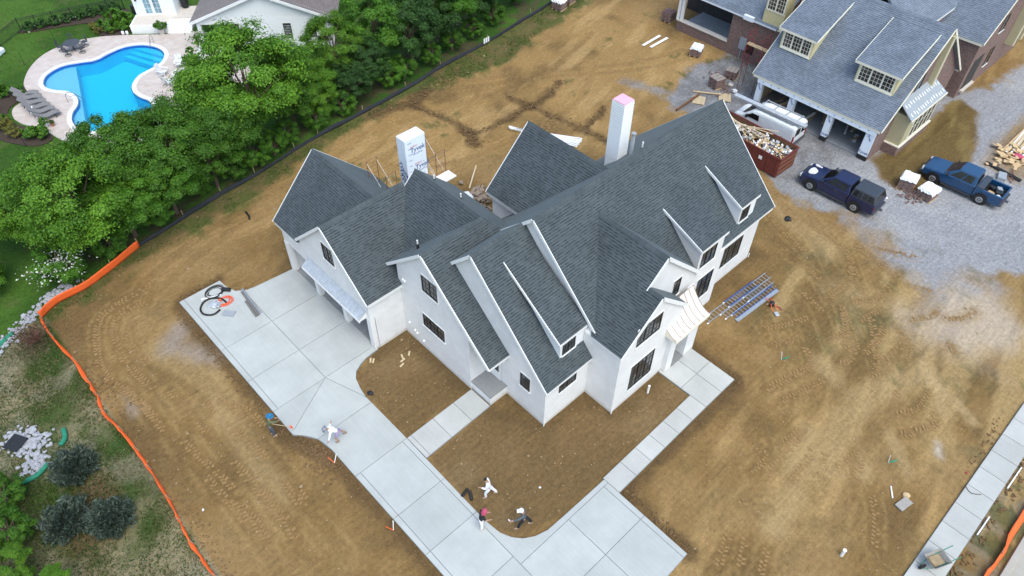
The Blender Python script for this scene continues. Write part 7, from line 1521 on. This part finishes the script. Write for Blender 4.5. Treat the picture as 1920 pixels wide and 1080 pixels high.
brick_cube("left of two strapped brick pallets at the top edge by the silt fence", 27.2,24.6,R(10),(1.15,1.15,1.0),"white_board"); brick_cube("right of two strapped brick pallets at the top edge by the silt fence", 28.9,25.0,R(10),(1.15,1.15,1.0),"white_board"); brick_cube("brick pallet by the porch at the top edge", 33.4,15.6,R(5),(1.1,1.1,1.0))
for k in range(3):
    lb = MB(); cx_,cy_,n_ = ((28.2,5.9,70),(26.9,4.0,35),(25.2,-13.9,60))[k]; q_ = random.Random(k)
    for j in range(n_): lb.obox((cx_+q_.gauss(0,.45),cy_+q_.gauss(0,.35),.04+q_.random()*.15),(.2,.1,.065),(q_.uniform(-.5,.5),q_.uniform(-.5,.5),q_.uniform(0,3)))
    tag(lb.build("loose_bricks", M["red_brick"]), ("heap of loose bricks by the broken pallet","scatter of loose bricks at the open pallet","scatter of loose bricks between the sheeted pallets")[k], kind="stuff")
def slat_pallet(label, x, y, rz):
    t = thing("wooden_pallet", label, "pallet", (x,y,0), rz, "empty wooden pallets")
    for k in range(3): MB().box(-.6,-.5+.46*k,0,.6,-.42+.46*k,.10).build("runner", M["lumber"], t)
    for k in range(8): MB().box(-.6+.157*k,-.5,.10,-.50+.157*k,.5,.12).build("slat", M["lumber_pale"], t)
slat_pallet("empty wooden pallet with the red beam across it", 23.9,4.7,R(30)); slat_pallet("empty wooden pallet right of the red beam, by the garage corner", 25.9,3.45,R(35))
tag(MB().bar((21.15,5.0,.2),(24.4,5.1,.28),.14,.16).build("steel_beam", M["rust_brown"]), "rust red steel beam lying across the pallet", "beam"); tag(MB().bar((24.7,5.9,.08),(26.0,3.9,.14),.12,.06).build("long_board", M["lumber"]), "tan board leading to the right pallet", "board")
for k,(a,b_) in enumerate((((27.6,14.0),(30.3,14.1)),((27.9,13.3),(30.5,13.35)))): tag(MB().bar((a[0],a[1],.08),(b_[0],b_[1],.08),.26,.06).build("white_plank", M["white_board"]), ("upper white plank on the back lot","lower white plank on the back lot")[k], "plank", "white planks on the back lot")
for k in range(9):
    o = MB().box(-3.0,-.05,0,3.0,.05,.05).build("white_trim_length", M["plastic_white"]); o.location = (10.2+.05*k,10.0+.04*(k%3),.08+.05*(k%3)); o.rotation_euler = (0,0,R(-63+1.6*(k-4))); tag(o, "long white trim length in the bundle behind the rear gable", "trim", "white trim bundle")
q_ = random.Random(9); db = MB()
for k in range(60): db.obox((1.2+q_.gauss(0,.8),7.6+q_.gauss(0,.9),.1+q_.random()*.4),(q_.uniform(.1,.6),q_.uniform(.1,.5),q_.uniform(.02,.15)),(q_.uniform(-.6,.6),q_.uniform(-.6,.6),q_.uniform(0,3)))
tag(db.build("scrap_heap", M["cushion_tan"]), "heap of tan packaging scraps in the rear court", kind="stuff"); crumple("tan_tarp", .6,8.3,.6,"cloth_white","pale crumpled tarp on the scraps in the rear court","tarp"); tag(MB().bar((1.4,8.9,.3),(3.4,10.4,.5),.10,.06).build("long_board", M["lumber_pale"]), "pale board sticking out of the scraps in the rear court", "board")
# lumber pile at the right edge
for k in range(16):
    l = q_.uniform(2.2,5.5); o = MB().box(0,-.07,0,l,.07,.05).build("lumber_length", M[("lumber_pale","lumber","white_board")[k%3]]); x_ = 35.6+q_.uniform(-.2,2.0); y_ = -16.1-.13*k+q_.uniform(-.1,.1); o.location = (x_,y_,.06+.05*(k%4)); o.rotation_euler = (0,R(-2),R(q_.uniform(-14,4))); tag(o, ("pale lumber length in the pile at the right edge","brown lumber length in the pile at the right edge","white lumber length in the pile at the right edge")[k%3], "lumber", ("pale lumber in the pile","brown lumber in the pile","white lumber in the pile")[k%3])
db = MB()
for k in range(45): db.obox((35.6+q_.gauss(0,.9),-16.9+q_.gauss(0,.7),.08+q_.random()*.25),(q_.uniform(.15,.6),q_.uniform(.15,.5),q_.uniform(.015,.05)),(q_.uniform(-.3,.3),q_.uniform(-.3,.3),q_.uniform(0,3)))
tag(db.build("plywood_scraps", M["lumber"]), "plywood scraps at the end of the lumber pile", kind="stuff")
tag(MB().lathe([(.30,0),(.30,.03)],18).build("plywood_disc", M["lumber_pale"], loc=(34.5,-16.4,.06)), "round plywood disc in front of the lumber pile", "disc")
for k in range(3): tag(MB().tube((33.55-.12*k,-15.9,.1),(33.15-.12*k,-18.7,.1),.06,.06,8).build("drain_pipe", M["plastic_black"]), ("first","second","third")[k]+" black drain pipe of the bundle behind the blue truck", "pipe", "black drain pipes")
tag(MB().obox((0,0,.15),(.9,.6,.3)).build("grey_block", M["pipe_grey"], loc=(32.4,-17.5,0), rz=.3, bevel=.04), "grey block beside the black drain pipes", "block"); crumple("red_wrap", 36.0,-17.3,.4,"cloth_pink","crumpled reddish wrap by the lumber pile","wrap")
for k in range(3): tag(MB().bar((32.2+.4*k,-18.3,.1),(33.0+.4*k,-17.7,.12),.05,.05).build("frame_bar", M["steel_rust"]), ("left","middle","right")[k]+" rusty frame bar by the grey block", "bar", "rusty frame bars")
crumple("white_litter", 28.0,4.3,.28,"stone_pale","pale stone slab piece left of the garage piers","slab"); crumple("white_litter", 27.4,3.5,.25,"plastic_white","white bag near the garage's left pier","bag")
tag(MB().obox((0,0,.03),(.5,.12,.05)).build("white_offcut", M["plastic_white"], loc=(23.5,-12.6,0), rz=-.5), "white offcut on the gravel behind the dark truck", "offcut")
